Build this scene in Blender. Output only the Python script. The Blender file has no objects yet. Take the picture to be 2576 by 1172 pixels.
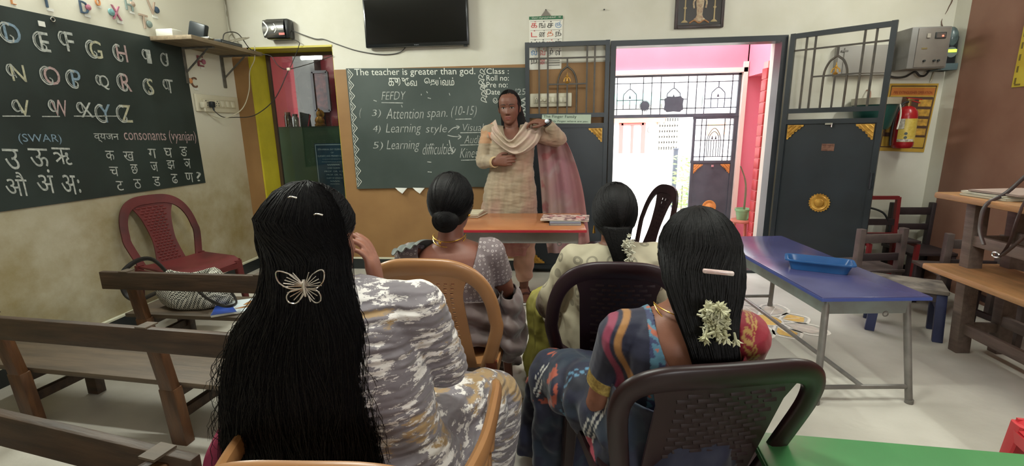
import bpy, bmesh, math, random
import numpy as np
from mathutils import Vector, Matrix, noise
random.seed(7); rng = np.random.default_rng(7)
SC = bpy.context.scene; COL = SC.collection; PI = math.pi
# ---------------------------------------------------------------- camera
W, HH, F = 2576.0, 1172.0, 1185.6
PITCH, YAW, ROLL, EYE = 0.217317, 0.0993598, -0.0160682, Vector((0, 0, 1.3))
fwd = Vector((-math.sin(YAW)*math.cos(PITCH), math.cos(YAW)*math.cos(PITCH), -math.sin(PITCH)))
r0 = Vector((math.cos(YAW), math.sin(YAW), 0)); u0 = r0.cross(fwd)
RIGHT = math.cos(ROLL)*r0 + math.sin(ROLL)*u0; UP = -math.sin(ROLL)*r0 + math.cos(ROLL)*u0
cam = bpy.data.objects.new('camera', bpy.data.cameras.new('camera')); COL.objects.link(cam)
cam.data.sensor_width = 36; cam.data.lens = 36*F/W; cam.data.clip_start = .02; cam.data.clip_end = 200
cam.matrix_world = Matrix(((RIGHT.x, UP.x, -fwd.x, EYE.x), (RIGHT.y, UP.y, -fwd.y, EYE.y), (RIGHT.z, UP.z, -fwd.z, EYE.z), (0, 0, 0, 1)))
SC.camera = cam
# ---------------------------------------------------------------- light
SC.view_settings.view_transform = 'Standard'; SC.view_settings.look = 'None'
SC.view_settings.gamma = 1; SC.view_settings.use_curve_mapping = False; SC.view_settings.exposure = 1.0
SC.cycles.use_denoising = True; SC.cycles.max_bounces = 8
world = bpy.data.worlds.new('sky'); SC.world = world; world.use_nodes = True
bg = world.node_tree.nodes['Background']; bg.inputs[0].default_value = (.86, .93, 1, 1); bg.inputs[1].default_value = 4.8
def lamp(name, kind, loc, energy, color, size=None, aim=None, **kw):
    d = bpy.data.lights.new(name, kind); d.energy = energy; d.color = color
    if kind == 'AREA': d.shape = 'RECTANGLE'; d.size, d.size_y = size
    for k, v in kw.items(): setattr(d, k, v)
    o = bpy.data.objects.new(name, d); COL.objects.link(o); o.location = loc
    if aim is not None: o.rotation_euler = (Vector(aim)-Vector(loc)).to_track_quat('-Z', 'Y').to_euler()
    return o
sun = lamp('sun', 'SUN', (0, 0, 20), 1.5, (1, .96, .9), aim=(10.0, 40.0, 0), angle=.02)
# added fill lamp for the foreground, set in the unseen rear opening
lamp('rear_fill', 'AREA', (1.4, -2.15, 1.8), 15, (1, .97, .92), (1.0, .8), (1.2, 3, .8))
# ---------------------------------------------------------------- pixel rays -> planes of the room
D, XL, XR, ZC, YR = 4.25, -2.95, 3.06, 3.0, -2.2
def ray(px, py): return fwd + RIGHT*((px-W/2)/F) - UP*((py-HH/2)/F)
def onY(px, py, Y=D): d = ray(px, py); return EYE + d*(Y/d.y)
def onX(px, py, X=XL): d = ray(px, py); return EYE + d*(X/d.x)
def onZ(px, py, z=0.): d = ray(px, py); return EYE + d*((z-EYE.z)/d.z)
def V(*a): return Vector(a)
# ---------------------------------------------------------------- materials
def lin(h):
    h = h.lstrip('#'); c = [int(h[i:i+2], 16)/255 for i in (0, 2, 4)]
    return tuple(x/12.92 if x <= .04045 else ((x+.055)/1.055)**2.4 for x in c) + (1,)
MATS = {}
def mat(name, c1, c2=None, scale=8, rough=.6, metal=0, bump=0, bscale=None, stretch=(1, 1, 1), detail=4, emit=0, spec=.5, sheen=0, lo=.35, hi=.65, coords='Object'):
    if name in MATS: return MATS[name]
    m = bpy.data.materials.new(name); m.use_nodes = True; N = m.node_tree.nodes; L = m.node_tree.links
    p = N['Principled BSDF']; p.inputs['Roughness'].default_value = rough; p.inputs['Metallic'].default_value = metal
    p.inputs['Specular IOR Level'].default_value = spec; p.inputs['Sheen Weight'].default_value = sheen
    p.inputs['Base Color'].default_value = lin(c1)
    tc = N.new('ShaderNodeTexCoord'); mp = N.new('ShaderNodeMapping'); mp.inputs['Scale'].default_value = stretch
    L.new(tc.outputs[coords], mp.inputs['Vector'])
    nz = N.new('ShaderNodeTexNoise'); nz.inputs['Scale'].default_value = scale; nz.inputs['Detail'].default_value = detail
    L.new(mp.outputs[0], nz.inputs['Vector'])
    rp = N.new('ShaderNodeValToRGB'); rp.color_ramp.elements[0].position = lo; rp.color_ramp.elements[1].position = hi
    rp.color_ramp.elements[0].color = lin(c1); rp.color_ramp.elements[1].color = lin(c2 or c1)
    L.new(nz.outputs['Fac'], rp.inputs[0]); L.new(rp.outputs[0], p.inputs['Base Color'])
    if bump:
        b = N.new('ShaderNodeBump'); b.inputs['Strength'].default_value = bump; b.inputs['Distance'].default_value = .01
        n2 = N.new('ShaderNodeTexNoise'); n2.inputs['Scale'].default_value = bscale or scale*3; n2.inputs['Detail'].default_value = 5
        L.new(mp.outputs[0], n2.inputs['Vector']); L.new(n2.outputs['Fac'], b.inputs['Height']); L.new(b.outputs[0], p.inputs['Normal'])
    if emit: p.inputs['Emission Color'].default_value = lin(c1); p.inputs['Emission Strength'].default_value = emit
    MATS[name] = m; return m
def nodes(m): return m.node_tree.nodes, m.node_tree.links, m.node_tree.nodes['Principled BSDF']
def attr_mat(name, rough=.55, bump=0, bscale=60, sheen=0, spec=.4, stretch=(1, 1, 1)):
    """base colour read from the mesh's own 'Col' attribute (skin, printed cloth)"""
    m = mat(name, '#808080', rough=rough, bump=bump, bscale=bscale, sheen=sheen, spec=spec, stretch=stretch); Nn, L, p = nodes(m)
    for l in list(p.inputs['Base Color'].links): L.remove(l)
    a = Nn.new('ShaderNodeAttribute'); a.attribute_name = 'Col'; L.new(a.outputs['Color'], p.inputs['Base Color']); return m
# ---------------------------------------------------------------- mesh builder
class B:
    def __init__(s): s.v = []; s.f = []; s.m = []; s.mi = 0
    def add(s, vs, fs):
        o = len(s.v); s.v += [tuple(p) for p in vs]; s.f += [[i+o for i in f] for f in fs]; s.m += [s.mi]*len(fs); return s
    def box(s, c, d, M=None, bev=0):
        bm = bmesh.new(); bmesh.ops.create_cube(bm, size=1)
        for v in bm.verts: v.co = Vector((v.co.x*d[0], v.co.y*d[1], v.co.z*d[2]))
        if bev: bmesh.ops.bevel(bm, geom=bm.edges[:], offset=min(bev, min(d)*.45), segments=2, affect='EDGES', profile=.5)
        c = Vector(c); vs = [((M @ v.co) if M else v.co)+c for v in bm.verts]
        bm.verts.index_update(); s.add(vs, [[v.index for v in f.verts] for f in bm.faces]); bm.free(); return s
    def bar(s, p, q, w, h, up=(0, 0, 1), bev=0, ext=0):
        p, q = Vector(p), Vector(q); d = q-p; L = d.length; d.normalize()
        up = Vector(up); x = d.cross(up)
        if x.length < 1e-4: x = d.cross(Vector((1, 0, 0)))
        x.normalize(); z = x.cross(d)
        return s.box((p+q)/2, (w, L+2*ext, h), Matrix((x, d, z)).transposed(), bev)
    def tube(s, pts, r, n=8, closed=False, flat=None, up=None):
        P = [Vector(p) for p in pts]; k = len(P); R = r if hasattr(r, '__len__') else [r]*k
        T = []
        for i in range(k):
            a = P[(i-1) % k] if (closed or i) else P[0]; b = P[(i+1) % k] if (closed or i < k-1) else P[-1]
            t = b-a; T.append(t.normalized() if t.length > 1e-9 else Vector((0, 0, 1)))
        u = Vector(up) if up is not None else (Vector((0, 0, 1)) if abs(T[0].z) < .9 else Vector((1, 0, 0)))
        vs = []
        for i in range(k):
            if up is not None: u = Vector(up)
            x = u-T[i]*u.dot(T[i])
            x = x.normalized() if x.length > 1e-6 else T[i].orthogonal().normalized()
            u = x; y = T[i].cross(x); fl = flat or 1
            for j in range(n):
                a = 2*PI*(j+.5*(n == 4))/n; vs.append(P[i]+x*(math.cos(a)*R[i])+y*(math.sin(a)*R[i]*fl))
        fs = [[i*n+j, i*n+(j+1) % n, (i+1) % k*n+(j+1) % n, (i+1) % k*n+j] for i in range(k if closed else k-1) for j in range(n)]
        if not closed: fs += [list(range(n))[::-1], [(k-1)*n+j for j in range(n)]]
        return s.add(vs, fs)
    def cyl(s, p, q, r, r2=None, n=16): return s.tube([p, q], [r, r if r2 is None else r2], n)
    def loft(s, rings, n=24, cap=True):
        """rings: (centre, half-axis a, half-axis b[, exponent])"""
        vs = []
        for rg in rings:
            c, a, b = Vector(rg[0]), Vector(rg[1]), Vector(rg[2]); e = 2/(rg[3] if len(rg) > 3 else 2)
            for j in range(n):
                t = 2*PI*j/n; ct, st = math.cos(t), math.sin(t)
                vs.append(c + a*math.copysign(abs(ct)**e, ct) + b*math.copysign(abs(st)**e, st))
        k = len(rings)
        fs = [[i*n+j, i*n+(j+1) % n, (i+1)*n+(j+1) % n, (i+1)*n+j] for i in range(k-1) for j in range(n)]
        if cap: fs += [list(range(n))[::-1], [(k-1)*n+j for j in range(n)]]
        return s.add(vs, fs)
    def lathe(s, prof, c=(0, 0, 0), ax=(0, 0, 1), n=28):
        ax = Vector(ax).normalized(); x = ax.orthogonal().normalized(); y = ax.cross(x); c = Vector(c)
        return s.loft([(c+ax*z, x*max(r, 1e-5), y*max(r, 1e-5)) for r, z in prof], n)
    def ball(s, c, r, nu=14, nv=9, M=None):
        r = r if hasattr(r, '__len__') else (r, r, r); c = Vector(c); rings = []
        X, Y, Z = (Vector((1, 0, 0)), Vector((0, 1, 0)), Vector((0, 0, 1))) if M is None else (M.col[0], M.col[1], M.col[2])
        for i in range(nv+1):
            a = -PI/2+PI*i/nv; k = max(math.cos(a), .01); rings.append((c+Z*(r[2]*math.sin(a)), X*r[0]*k, Y*r[1]*k))
        return s.loft(rings, nu)
    def prism(s, pts, d):
        d = Vector(d); k = len(pts); P = [Vector(p) for p in pts]
        return s.add(P+[p+d for p in P], [list(range(k))[::-1], [k+i for i in range(k)]]+[[i, (i+1) % k, k+(i+1) % k, k+i] for i in range(k)])
    def sheet(s, fn, nu, nv, th, mask=None, closed=False):
        """thick curved sheet fn(u,v); mask(i,j) False leaves a hole"""
        P = [[Vector(fn(i/nu, j/nv)) for j in range(nv+1)] for i in range(nu+1)]; vs = []; idx = {}
        for i in range(nu+1):
            for j in range(nv+1):
                du = P[min(i+1, nu)][j]-P[max(i-1, 0)][j]; dv = P[i][min(j+1, nv)]-P[i][max(j-1, 0)]
                nn = du.cross(dv); nn = nn.normalized() if nn.length > 1e-12 else Vector((0, 0, 1))
                vs += [P[i][j]+nn*th/2, P[i][j]-nn*th/2]; idx[i, j] = 2*(i*(nv+1)+j)
        ok = lambda i, j: 0 <= i < nu and 0 <= j < nv and (mask is None or mask(i, j))
        fs = []
        for i in range(nu):
            for j in range(nv):
                if not ok(i, j): continue
                a, b, c, d = idx[i, j], idx[i+1, j], idx[i+1, j+1], idx[i, j+1]
                fs += [[a, b, c, d], [d+1, c+1, b+1, a+1]]
                if not ok(i, j-1): fs.append([a, a+1, b+1, b])
                if not ok(i, j+1): fs.append([c, c+1, d+1, d])
                if not ok(i-1, j): fs.append([d, d+1, a+1, a])
                if not ok(i+1, j): fs.append([b, b+1, c+1, c])
        return s.add(vs, fs)
    def bm_mesh(s, name):
        me = bpy.data.meshes.new(name); me.from_pydata(s.v, [], s.f); me.update(); return me
def chain_matrix(o):
    M = Matrix.Identity(4)
    while o is not None: M = o.matrix_basis @ M; o = o.parent
    return M
def tag(o, label, cat, group=None, kind=None):
    if label: o['label'] = label
    if cat: o['category'] = cat
    if group: o['group'] = group
    if kind: o['kind'] = kind
    return o
def thing(name, label, cat, loc=(0, 0, 0), rz=0, group=None):
    o = bpy.data.objects.new(name, None); COL.objects.link(o); o.empty_display_size = .1
    o.matrix_basis = Matrix.Translation(loc) @ Matrix.Rotation(rz, 4, 'Z')
    return tag(o, label, cat, group)
def mobj(name, me, m, parent=None, local=True, smooth=35, bevel=0):
    ms = m if isinstance(m, (list, tuple)) else [m]
    for x in ms: me.materials.append(x)
    if not local and parent is not None: me.transform(chain_matrix(parent).inverted())
    o = bpy.data.objects.new(name, me); COL.objects.link(o); o.parent = parent
    if smooth:
        me.polygons.foreach_set('use_smooth', [True]*len(me.polygons)); me.set_sharp_from_angle(angle=math.radians(smooth))
    if bevel:
        b = o.modifiers.new('edge', 'BEVEL'); b.width = bevel; b.segments = 2; b.limit_method = 'ANGLE'
    return o
def part(name, b, m, parent=None, local=False, smooth=35, bevel=0, recalc=True):
    me = b.bm_mesh(name)
    if any(b.m): me.polygons.foreach_set('material_index', b.m)
    if recalc:
        bm = bmesh.new(); bm.from_mesh(me); bmesh.ops.recalc_face_normals(bm, faces=bm.faces[:]); bm.to_mesh(me); bm.free()
    return mobj(name, me, m, parent, local, smooth, bevel)
def struct(name, b, m, **k): o = part(name, b, m, **k); o['kind'] = 'structure'; return o
def clone(o, parent=None):
    c = o.copy(); COL.objects.link(c); c.parent = parent
    for ch in list(o.children): clone(ch, c)
    return c
def smoothline(P, k=6):
    P = [Vector(p) for p in P]; out = []
    for i in range(len(P)-1):
        a, b, c, d = P[max(i-1, 0)], P[i], P[i+1], P[min(i+2, len(P)-1)]
        for j in range(k):
            t = j/k; out.append(.5*((2*b)+(c-a)*t+(2*a-5*b+4*c-d)*t*t+(3*b-a-3*c+d)*t**3))
    return out+[P[-1]]
# ---------------------------------------------------------------- lettering
GLY = {}
def glyphs(s, thin=0.):
    if (s, thin) in GLY: return GLY[s, thin]
    c = bpy.data.curves.new('t', 'FONT'); c.body = s; c.resolution_u = 3; c.offset = thin
    o = bpy.data.objects.new('t', c); COL.objects.link(o); dg = bpy.context.evaluated_depsgraph_get()
    me = bpy.data.meshes.new_from_object(o.evaluated_get(dg)); bpy.data.objects.remove(o); bpy.data.curves.remove(c)
    v = np.array([q.co[:2] for q in me.vertices]) if len(me.vertices) else np.zeros((1, 2)); f = [list(p.vertices) for p in me.polygons]
    lo, hi = v.min(0), v.max(0); v = (v-lo)/np.maximum(hi-lo, 1e-6)
    GLY[s, thin] = (v, f, (hi-lo)); bpy.data.meshes.remove(me); return GLY[s, thin]
def write(b, s, O, U, Vv, shear=0, thin=0., lift=0):
    """fit the line of text s into the box from O (lower left) along U (width) and Vv (height)"""
    v, f, _ = glyphs(s, thin); O, U, Vv = Vector(O), Vector(U), Vector(Vv); n = U.cross(Vv).normalized()*(.0012+lift)
    b.add([O+U*float(x)+Vv*float(y)+U.normalized()*(shear*float(y)*Vv.length)+n for x, y in v], f)
def write_px(b, s, p0, p1, h, Y=D-.03, shear=0, thin=0., plane='Y'):
    """text whose baseline runs between two pixels of a wall plane, h pixels tall"""
    on = (lambda x, y: onY(x, y, Y)) if plane == 'Y' else (lambda x, y: onX(x, y, Y))
    O, E = on(*p0), on(*p1); T = on((p0[0]+p1[0])/2, (p0[1]+p1[1])/2-h); hh = T.z-(O.z+E.z)/2
    write(b, s, O, E-O, V(0, 0, hh), shear, thin)
def stroke(b, pts, w, n, k=4, smooth=True):
    """flat chalk/paint stroke on a plane with normal n"""
    P = smoothline(pts, k) if smooth and len(pts) > 2 else [Vector(p) for p in pts]; n = Vector(n).normalized(); vs = []
    for i, p in enumerate(P):
        t = (P[min(i+1, len(P)-1)]-P[max(i-1, 0)]); s = n.cross(t); s = s.normalized() if s.length > 1e-9 else V(0, 0, 1)
        vs += [p+s*w/2+n*.0016, p-s*w/2+n*.0016]
    b.add(vs, [[2*i, 2*i+1, 2*i+3, 2*i+2] for i in range(len(P)-1)])
def cable(name, label, pts, r, m, cat='cable', k=7, group=None):
    o = part(name, B().tube(smoothline(pts, k), r, 6), m); return tag(o, label, cat, group)
# ================================================================ THE SETTING
cream = mat('cream_paint', '#cfccc0', '#c6c3b4', scale=3, rough=.75, bump=.05, bscale=40)
brown = mat('brown_paint', '#957045', '#8a663e', scale=4, rough=.6, bump=.04, bscale=40)
brown_r = mat('red_brown_paint', '#8a6454', '#80594a', scale=4, rough=.6, bump=.04, bscale=40)
yellow = mat('yellow_paint', '#c0b22c', '#ada022', scale=5, rough=.45)
black_paint = mat('black_paint', '#1b2022', '#262b2c', scale=6, rough=.5)
white_trim = mat('white_trim', '#cfcdb8', rough=.6)
pink = mat('pink_paint', '#dd8090', '#d87a8a', scale=2, rough=.7)
grey_conc = mat('grey_cement', '#a59f94', '#8f8a80', scale=2.2, rough=.55, bump=.12, bscale=30, detail=8)
# left wall: cream above, old grime below, with the falloff of light from above tinted in
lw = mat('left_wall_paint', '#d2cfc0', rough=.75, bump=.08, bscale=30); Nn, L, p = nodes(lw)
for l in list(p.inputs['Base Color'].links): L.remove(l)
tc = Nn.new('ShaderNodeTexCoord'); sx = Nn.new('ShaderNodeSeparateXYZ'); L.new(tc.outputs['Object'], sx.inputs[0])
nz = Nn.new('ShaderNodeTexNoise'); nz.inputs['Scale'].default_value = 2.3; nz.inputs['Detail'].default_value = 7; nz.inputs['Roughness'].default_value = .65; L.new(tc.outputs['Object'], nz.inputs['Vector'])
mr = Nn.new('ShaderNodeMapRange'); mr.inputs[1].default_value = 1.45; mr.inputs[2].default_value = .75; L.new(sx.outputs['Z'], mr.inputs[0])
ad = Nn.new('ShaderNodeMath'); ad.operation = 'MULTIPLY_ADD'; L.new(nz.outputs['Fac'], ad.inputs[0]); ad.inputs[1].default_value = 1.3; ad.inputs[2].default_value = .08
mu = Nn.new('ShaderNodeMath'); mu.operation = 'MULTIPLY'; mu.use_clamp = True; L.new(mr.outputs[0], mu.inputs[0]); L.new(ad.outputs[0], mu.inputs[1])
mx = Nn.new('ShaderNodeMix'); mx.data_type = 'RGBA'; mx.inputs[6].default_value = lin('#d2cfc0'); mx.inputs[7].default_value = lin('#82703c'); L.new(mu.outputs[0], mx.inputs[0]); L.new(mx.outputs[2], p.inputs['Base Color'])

floor_m = mat('cement_floor', '#c9c4ba', '#a7a298', scale=1.6, rough=.42, bump=.15, bscale=22, detail=9)
struct('floor', B().box(((XL+XR)/2, (YR+4.36)/2, -.05), (XR-XL+.3, 4.36-YR, .1)), floor_m, smooth=0)
struct('ceiling', B().box(((XL+XR)/2, (YR+D)/2+.1, ZC+.08), (XR-XL+.3, D-YR+.7, .16)), mat('white_ceiling', '#d8d6cc', rough=.8), smooth=0)
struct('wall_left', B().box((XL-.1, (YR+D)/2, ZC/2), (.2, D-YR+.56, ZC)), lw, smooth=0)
WX0, WX1, WZ0, WZ1 = -2.79, -1.995, .45, 2.05      # glazed opening
DX0, DX1, DZ = .43, 1.83, 2.0                      # doorway
T = .28; b = B()
def wallbox(x0, x1, z0, z1, mi): b.mi = mi; b.box(((x0+x1)/2, D+T/2, (z0+z1)/2), (x1-x0, T, z1-z0))
wallbox(XL, WX0, 0, WZ1, 1); wallbox(WX0, WX1, 0, WZ0, 1); wallbox(WX1, DX0, 0, 1.84, 1); wallbox(XL, WX1, WZ1, ZC, 0)
wallbox(WX1, DX0, 1.84, ZC, 0); wallbox(DX0, DX1, DZ, ZC, 0); wallbox(DX1, XR, 0, ZC, 0)
struct('wall_back', b, [cream, brown], smooth=0)
b = B(); b.box((XR+.1, 4.32, ZC/2), (.2, .42, ZC)); b.mi = 1; b.box((XR+.1, (YR+4.11)/2, ZC/2), (.2, 4.11-YR, ZC))
struct('wall_right', b, [cream, brown_r], smooth=0)
b = B()
for x0, x1, z0, z1 in ((XL, .9, 0, ZC), (.9, 1.9, 0, 1.4), (.9, 1.9, 2.2, ZC), (1.9, XR, 0, ZC)):
    b.box(((x0+x1)/2, YR-.1, (z0+z1)/2), (x1-x0, .2, z1-z0))
struct('wall_rear', b, cream, smooth=0)
b = B(); b.box((XL+.012, (YR+D)/2, .05), (.024, D-YR, .1)); b.mi = 1; b.box((XL+.014, (YR+D)/2, .106), (.028, D-YR, .012))
struct('baseboard_left', b, [black_paint, white_trim], smooth=0)
b = B()
for x0, x1 in ((XL+.03, DX0-.02), (DX1+.02, XR)):
    b.mi = 0; b.box(((x0+x1)/2, D-.012, .05), (x1-x0, .024, .1)); b.mi = 1; b.box(((x0+x1)/2, D-.014, .106), (x1-x0, .028, .012))
struct('baseboard_back', b, [black_paint, white_trim], smooth=0)
# glazed opening into the office: yellow lining, dark frame, glass
b = B()
b.box((WX0+.008, D+T/2-.003, (WZ0+WZ1)/2), (.016, T+.01, WZ1-WZ0)); b.box((WX1-.002, D+T/2, (WZ0+WZ1)/2), (.004, T-.004, WZ1-WZ0)); b.box(((WX0+WX1)/2, D+T/2-.003, WZ1-.008), (WX1-WX0, T+.01, .016)); b.box(((WX0+WX1)/2, D+T/2-.003, WZ0+.008), (WX1-WX0, T+.01, .016))
win = struct('window_1', b, yellow, smooth=0)
b = B(); fy = D+T-.03
for x in (WX0+.03, WX1-.015): b.box((x, fy, (WZ0+WZ1)/2), (.03, .03, WZ1-WZ0-.03))
for z in (WZ0+.03, WZ1-.03): b.box(((WX0+WX1)/2, fy, z), (WX1-WX0-.06, .03, .03))
struct('window_frame', b, mat('dark_frame_wood', '#4a3a2c', rough=.5), parent=win, smooth=0)
glass = bpy.data.materials.new('window_glass'); glass.use_nodes = True; Nn = glass.node_tree.nodes; L = glass.node_tree.links; Nn.remove(Nn['Principled BSDF'])
tr = Nn.new('ShaderNodeBsdfTransparent'); tr.inputs[0].default_value = (.9, .93, .9, 1); gl = Nn.new('ShaderNodeBsdfGlossy'); gl.inputs['Roughness'].default_value = .02
fr = Nn.new('ShaderNodeFresnel'); ms = Nn.new('ShaderNodeMixShader'); L.new(fr.outputs[0], ms.inputs[0]); L.new(tr.outputs[0], ms.inputs[1]); L.new(gl.outputs[0], ms.inputs[2]); L.new(ms.outputs[0], Nn['Material Output'].inputs[0])
struct('glass_pane', B().box(((WX0+WX1)/2, fy, (WZ0+WZ1)/2), (WX1-WX0-.08, .005, WZ1-WZ0-.08)), glass, parent=win, smooth=0)
# office behind the glass
red = mat('red_paint', '#8a1f2a', '#7c1a24', scale=3, rough=.5)
b = B(); b.box((-2.4, 5.75, 1.4), (2.6, .1, 2.8)); b.box((-3.6, 5.1, 1.4), (.1, 1.3, 2.8)); b.box((-1.3, 5.1, 1.4), (.1, 1.3, 2.8))
struct('office_wall', b, red, smooth=0)
b = B(); q0, q1 = onY(748, 200, 5.6), onY(800, 200, 5.6); b.box(((q0.x+q1.x)/2, 5.62, 1.4), (q1.x-q0.x, .16, 2.8)); struct('trim_3', b, mat('grey_upright', '#504d4a', '#464441', scale=5, rough=.5), smooth=0)  # grey upright band on the red office wall
struct('office_floor', B().box((-2.4, 5.12, -.05), (2.6, 1.2, .1)), grey_conc, smooth=0)
struct('office_ceiling', B().box((-2.4, 5.15, 2.75), (2.6, 1.24, .1)), cream, smooth=0)
lamp('office_tube_light', 'AREA', (-2.35, 5.0, 2.6), 1.5, (1, .97, 1), (.9, .06), (-2.35, 5.0, 0))
t = thing('tube_light', 'bright tube light fitting on red wall behind glass', 'light', (-2.2, 5.5, 2.3))
q = onY(783, 145, 5.48); part('housing', B().box(q+V(0, .03, .02), (.26, .04, .05), bev=.01), white_trim, t)
part('tube', B().cyl(q-V(.12, 0, 0), q+V(.12, 0, 0), .022), mat('lit_tube', '#ffffff', emit=9), t)
green_ply = mat('dull_green_laminate', '#3a5540', '#324a38', scale=3, rough=.3)
CT = onY(780, 321, 4.75).z
t = thing('cabinet', 'dull green cabinet standing behind the glass pane', 'cabinet', (-2.4, 4.9, 0))
part('body', B().box((-2.4, 4.9, CT/2), (1.3, .34, CT)), green_ply, t, smooth=0)
part('top_board', B().box((-2.4, 4.9, CT+.006), (1.32, .36, .012)), mat('dark_green_edge', '#27382c', rough=.4), t, smooth=0)
CT += .012
# blue inauguration plaque behind the glass
plq = mat('plaque_blue', '#1e3f58', '#234a66', scale=5, rough=.3); pale = mat('plaque_lettering', '#b9c8cf', rough=.5)
py = 4.6; O = onY(806, 500, py); px1 = O.x+.36; z0, z1 = .6, onY(803, 361, py).z
t = thing('plaque', 'blue engraved plaque with white border behind the glass', 'plaque', (O.x+.18, py, z0))
part('board', B().box((O.x+.18, py, (z0+z1)/2), (.36, .02, z1-z0)), plq, t, smooth=0)
b = B(); yf = py-.011
for x0, x1, za, zb in ((O.x+.008, px1-.008, z1-.016, z1-.010), (O.x+.008, px1-.008, z0+.010, z0+.016), (O.x+.008, O.x+.013, z0+.01, z1-.01), (px1-.013, px1-.008, z0+.01, z1-.01)): b.box(((x0+x1)/2, yf, (za+zb)/2), (x1-x0, .002, zb-za))
zz = z1-.05
for s, w, h in (('25TH ANNUAL DAY CELEBRATIONS', .30, .016), ('OF', .03, .012), ('NURSERY AND PRIMARY SCHOOL', .31, .015), ('inaugurated and blessed by the', .22, .009), ('distinguished guests of the day', .24, .009), ('~~~~~~', .13, .012), ('CHIEF GUESTS', .13, .014), ('PROF. DR. V.S.', .2, .015), ('PROF. DR. N.', .16, .015), ('GUEST OF HONOUR', .17, .014), ('~~~~', .1, .01), ('PRINCIPAL', .1, .01)):
    write(b, s, (O.x+.18-w/2, yf+.001, zz-h), V(w, 0, 0), V(0, 0, h)); zz -= h+.019
for k in range(8):
    a = k*PI/4; c = V(O.x+.05, yf, z0+.14); b.prism([c+V(.012*math.cos(a), 0, .012*math.sin(a)), c+V(.028*math.cos(a-.3), 0, .028*math.sin(a-.3)), c+V(.034*math.cos(a), 0, .034*math.sin(a)), c+V(.028*math.cos(a+.3), 0, .028*math.sin(a+.3))], (0, -.002, 0))
part('lettering', b, pale, t, smooth=0, recalc=False)
# small things standing on the green cabinet
dark_glass = mat('dark_glaze', '#3a2420', '#241816', scale=10, rough=.2); silver = mat('silver_metal', '#c4c4c0', rough=.25, metal=1); gold = mat('gold_paint', '#b88a36', '#8f6420', scale=30, rough=.35, metal=.6)
def on_cab(px): q = onY(px, 321, 4.86); return V(q.x, 4.86, CT)
def jar(px, r, h, m, lab):
    q = on_cab(px); t = thing('jar', lab, 'jar', q, group=None)
    part('body', B().lathe([(0, 0), (r, 0), (r, h*.7), (r*.8, h*.8), (r*.75, h*.84), (0, h*.84)], q), m, t)
    part('lid', B().lathe([(0, h*.84), (r*.82, h*.84), (r*.82, h), (0, h)], q), dark_glass if m is not dark_glass else mat('brown_lid', '#5a3026', rough=.4), t)
jar(727, .036, .15, dark_glass, 'dark brown jar at the yellow lining end of the green cabinet')
jar(745, .034, .13, mat('clear_silver_jar', '#9a9a96', '#6d6c68', scale=9, rough=.15, metal=.4), 'silver glass jar with dark lid on the green cabinet')
q = on_cab(768); t = thing('folder', 'black folder leaning against jars on the green cabinet', 'folder', q)
part('cover', B().prism([q+V(-.05, 0, 0), q+V(.04, .03, 0), q+V(.03, .03, .13), q+V(-.045, 0, .15)], (.01, .012, 0)), mat('black_cover', '#17171a', rough=.4), t, smooth=0)
part('spine', B().bar(q+V(.035, .0, .004), q+V(.07, .0, .12-.0), .012, .01), mat('maroon_spine', '#8c1f2c', rough=.4), t, smooth=0)
q = on_cab(806); t = thing('figurine', 'golden seated figurine on the green cabinet', 'figurine', q)
part('body', B().lathe([(0, 0), (.05, 0), (.055, .02), (.042, .03), (.05, .06), (.036, .09), (.018, .105), (.024, .125), (.02, .145), (.008, .158), (.012, .17), (0, .19)], q, n=14), gold, t)
part('halo', B().lathe([(.03, 0), (.045, .002), (.045, .008), (.03, .01)], q+V(0, .02, .125), (0, 1, 0), 20), gold, t)
for px, h, w, lab in ((845, .1, .07, 'maroon box standing beside the golden figurine'), (860, .05, .05, 'small white packet beside maroon box on the green cabinet')):
    q = on_cab(px); tag(part('box', B().box(q+V(0, .02, h/2), (w, .05, h), bev=.004), mat('maroon_box', '#7d1b26', rough=.4) if h > .06 else white_trim), lab, 'box')
# framed picture and garland on the red wall
q0, q1 = onY(792, 215, 5.52), onY(826, 268, 5.52)
t = thing('framed_picture', 'dark framed picture hanging on the red office wall', 'picture', ((q0.x+q1.x)/2, 5.52, q1.z))
c = V((q0.x+q1.x)/2, 5.52, (q0.z+q1.z)/2+.05); w, h = (q1.x-q0.x)+.04, (q0.z-q1.z)+.2
b = B(); b.box(c+V(-w/2, 0, 0), (.03, .03, h)); b.box(c+V(w/2, 0, 0), (.03, .03, h)); b.box(c+V(0, 0, h/2), (w, .03, .03)); b.box(c+V(0, 0, -h/2), (w, .03, .03))
part('frame', b, mat('dark_wood_frame', '#2e1a14', rough=.35), t, smooth=0); part('print', B().box(c+V(0, .008, 0), (w-.02, .008, h-.02)), mat('faded_print', '#6d3a34', '#3c201e', scale=18, rough=.4), t, smooth=0)
q = onY(757, 165, 5.66); tag(part('garland', B().tube(smoothline([q+V(-.02, 0, .16), q+V(-.015, 0, 0), q+V(0, 0, -.16), q+V(.01, 0, -.3)]), [.010+.005*(i % 2) for i in range(19)], 8), mat('dried_garland', '#4c3024', '#6e4a36', scale=40, rough=.8)), 'dried garland strand hanging on red wall behind glass', 'garland')

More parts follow.
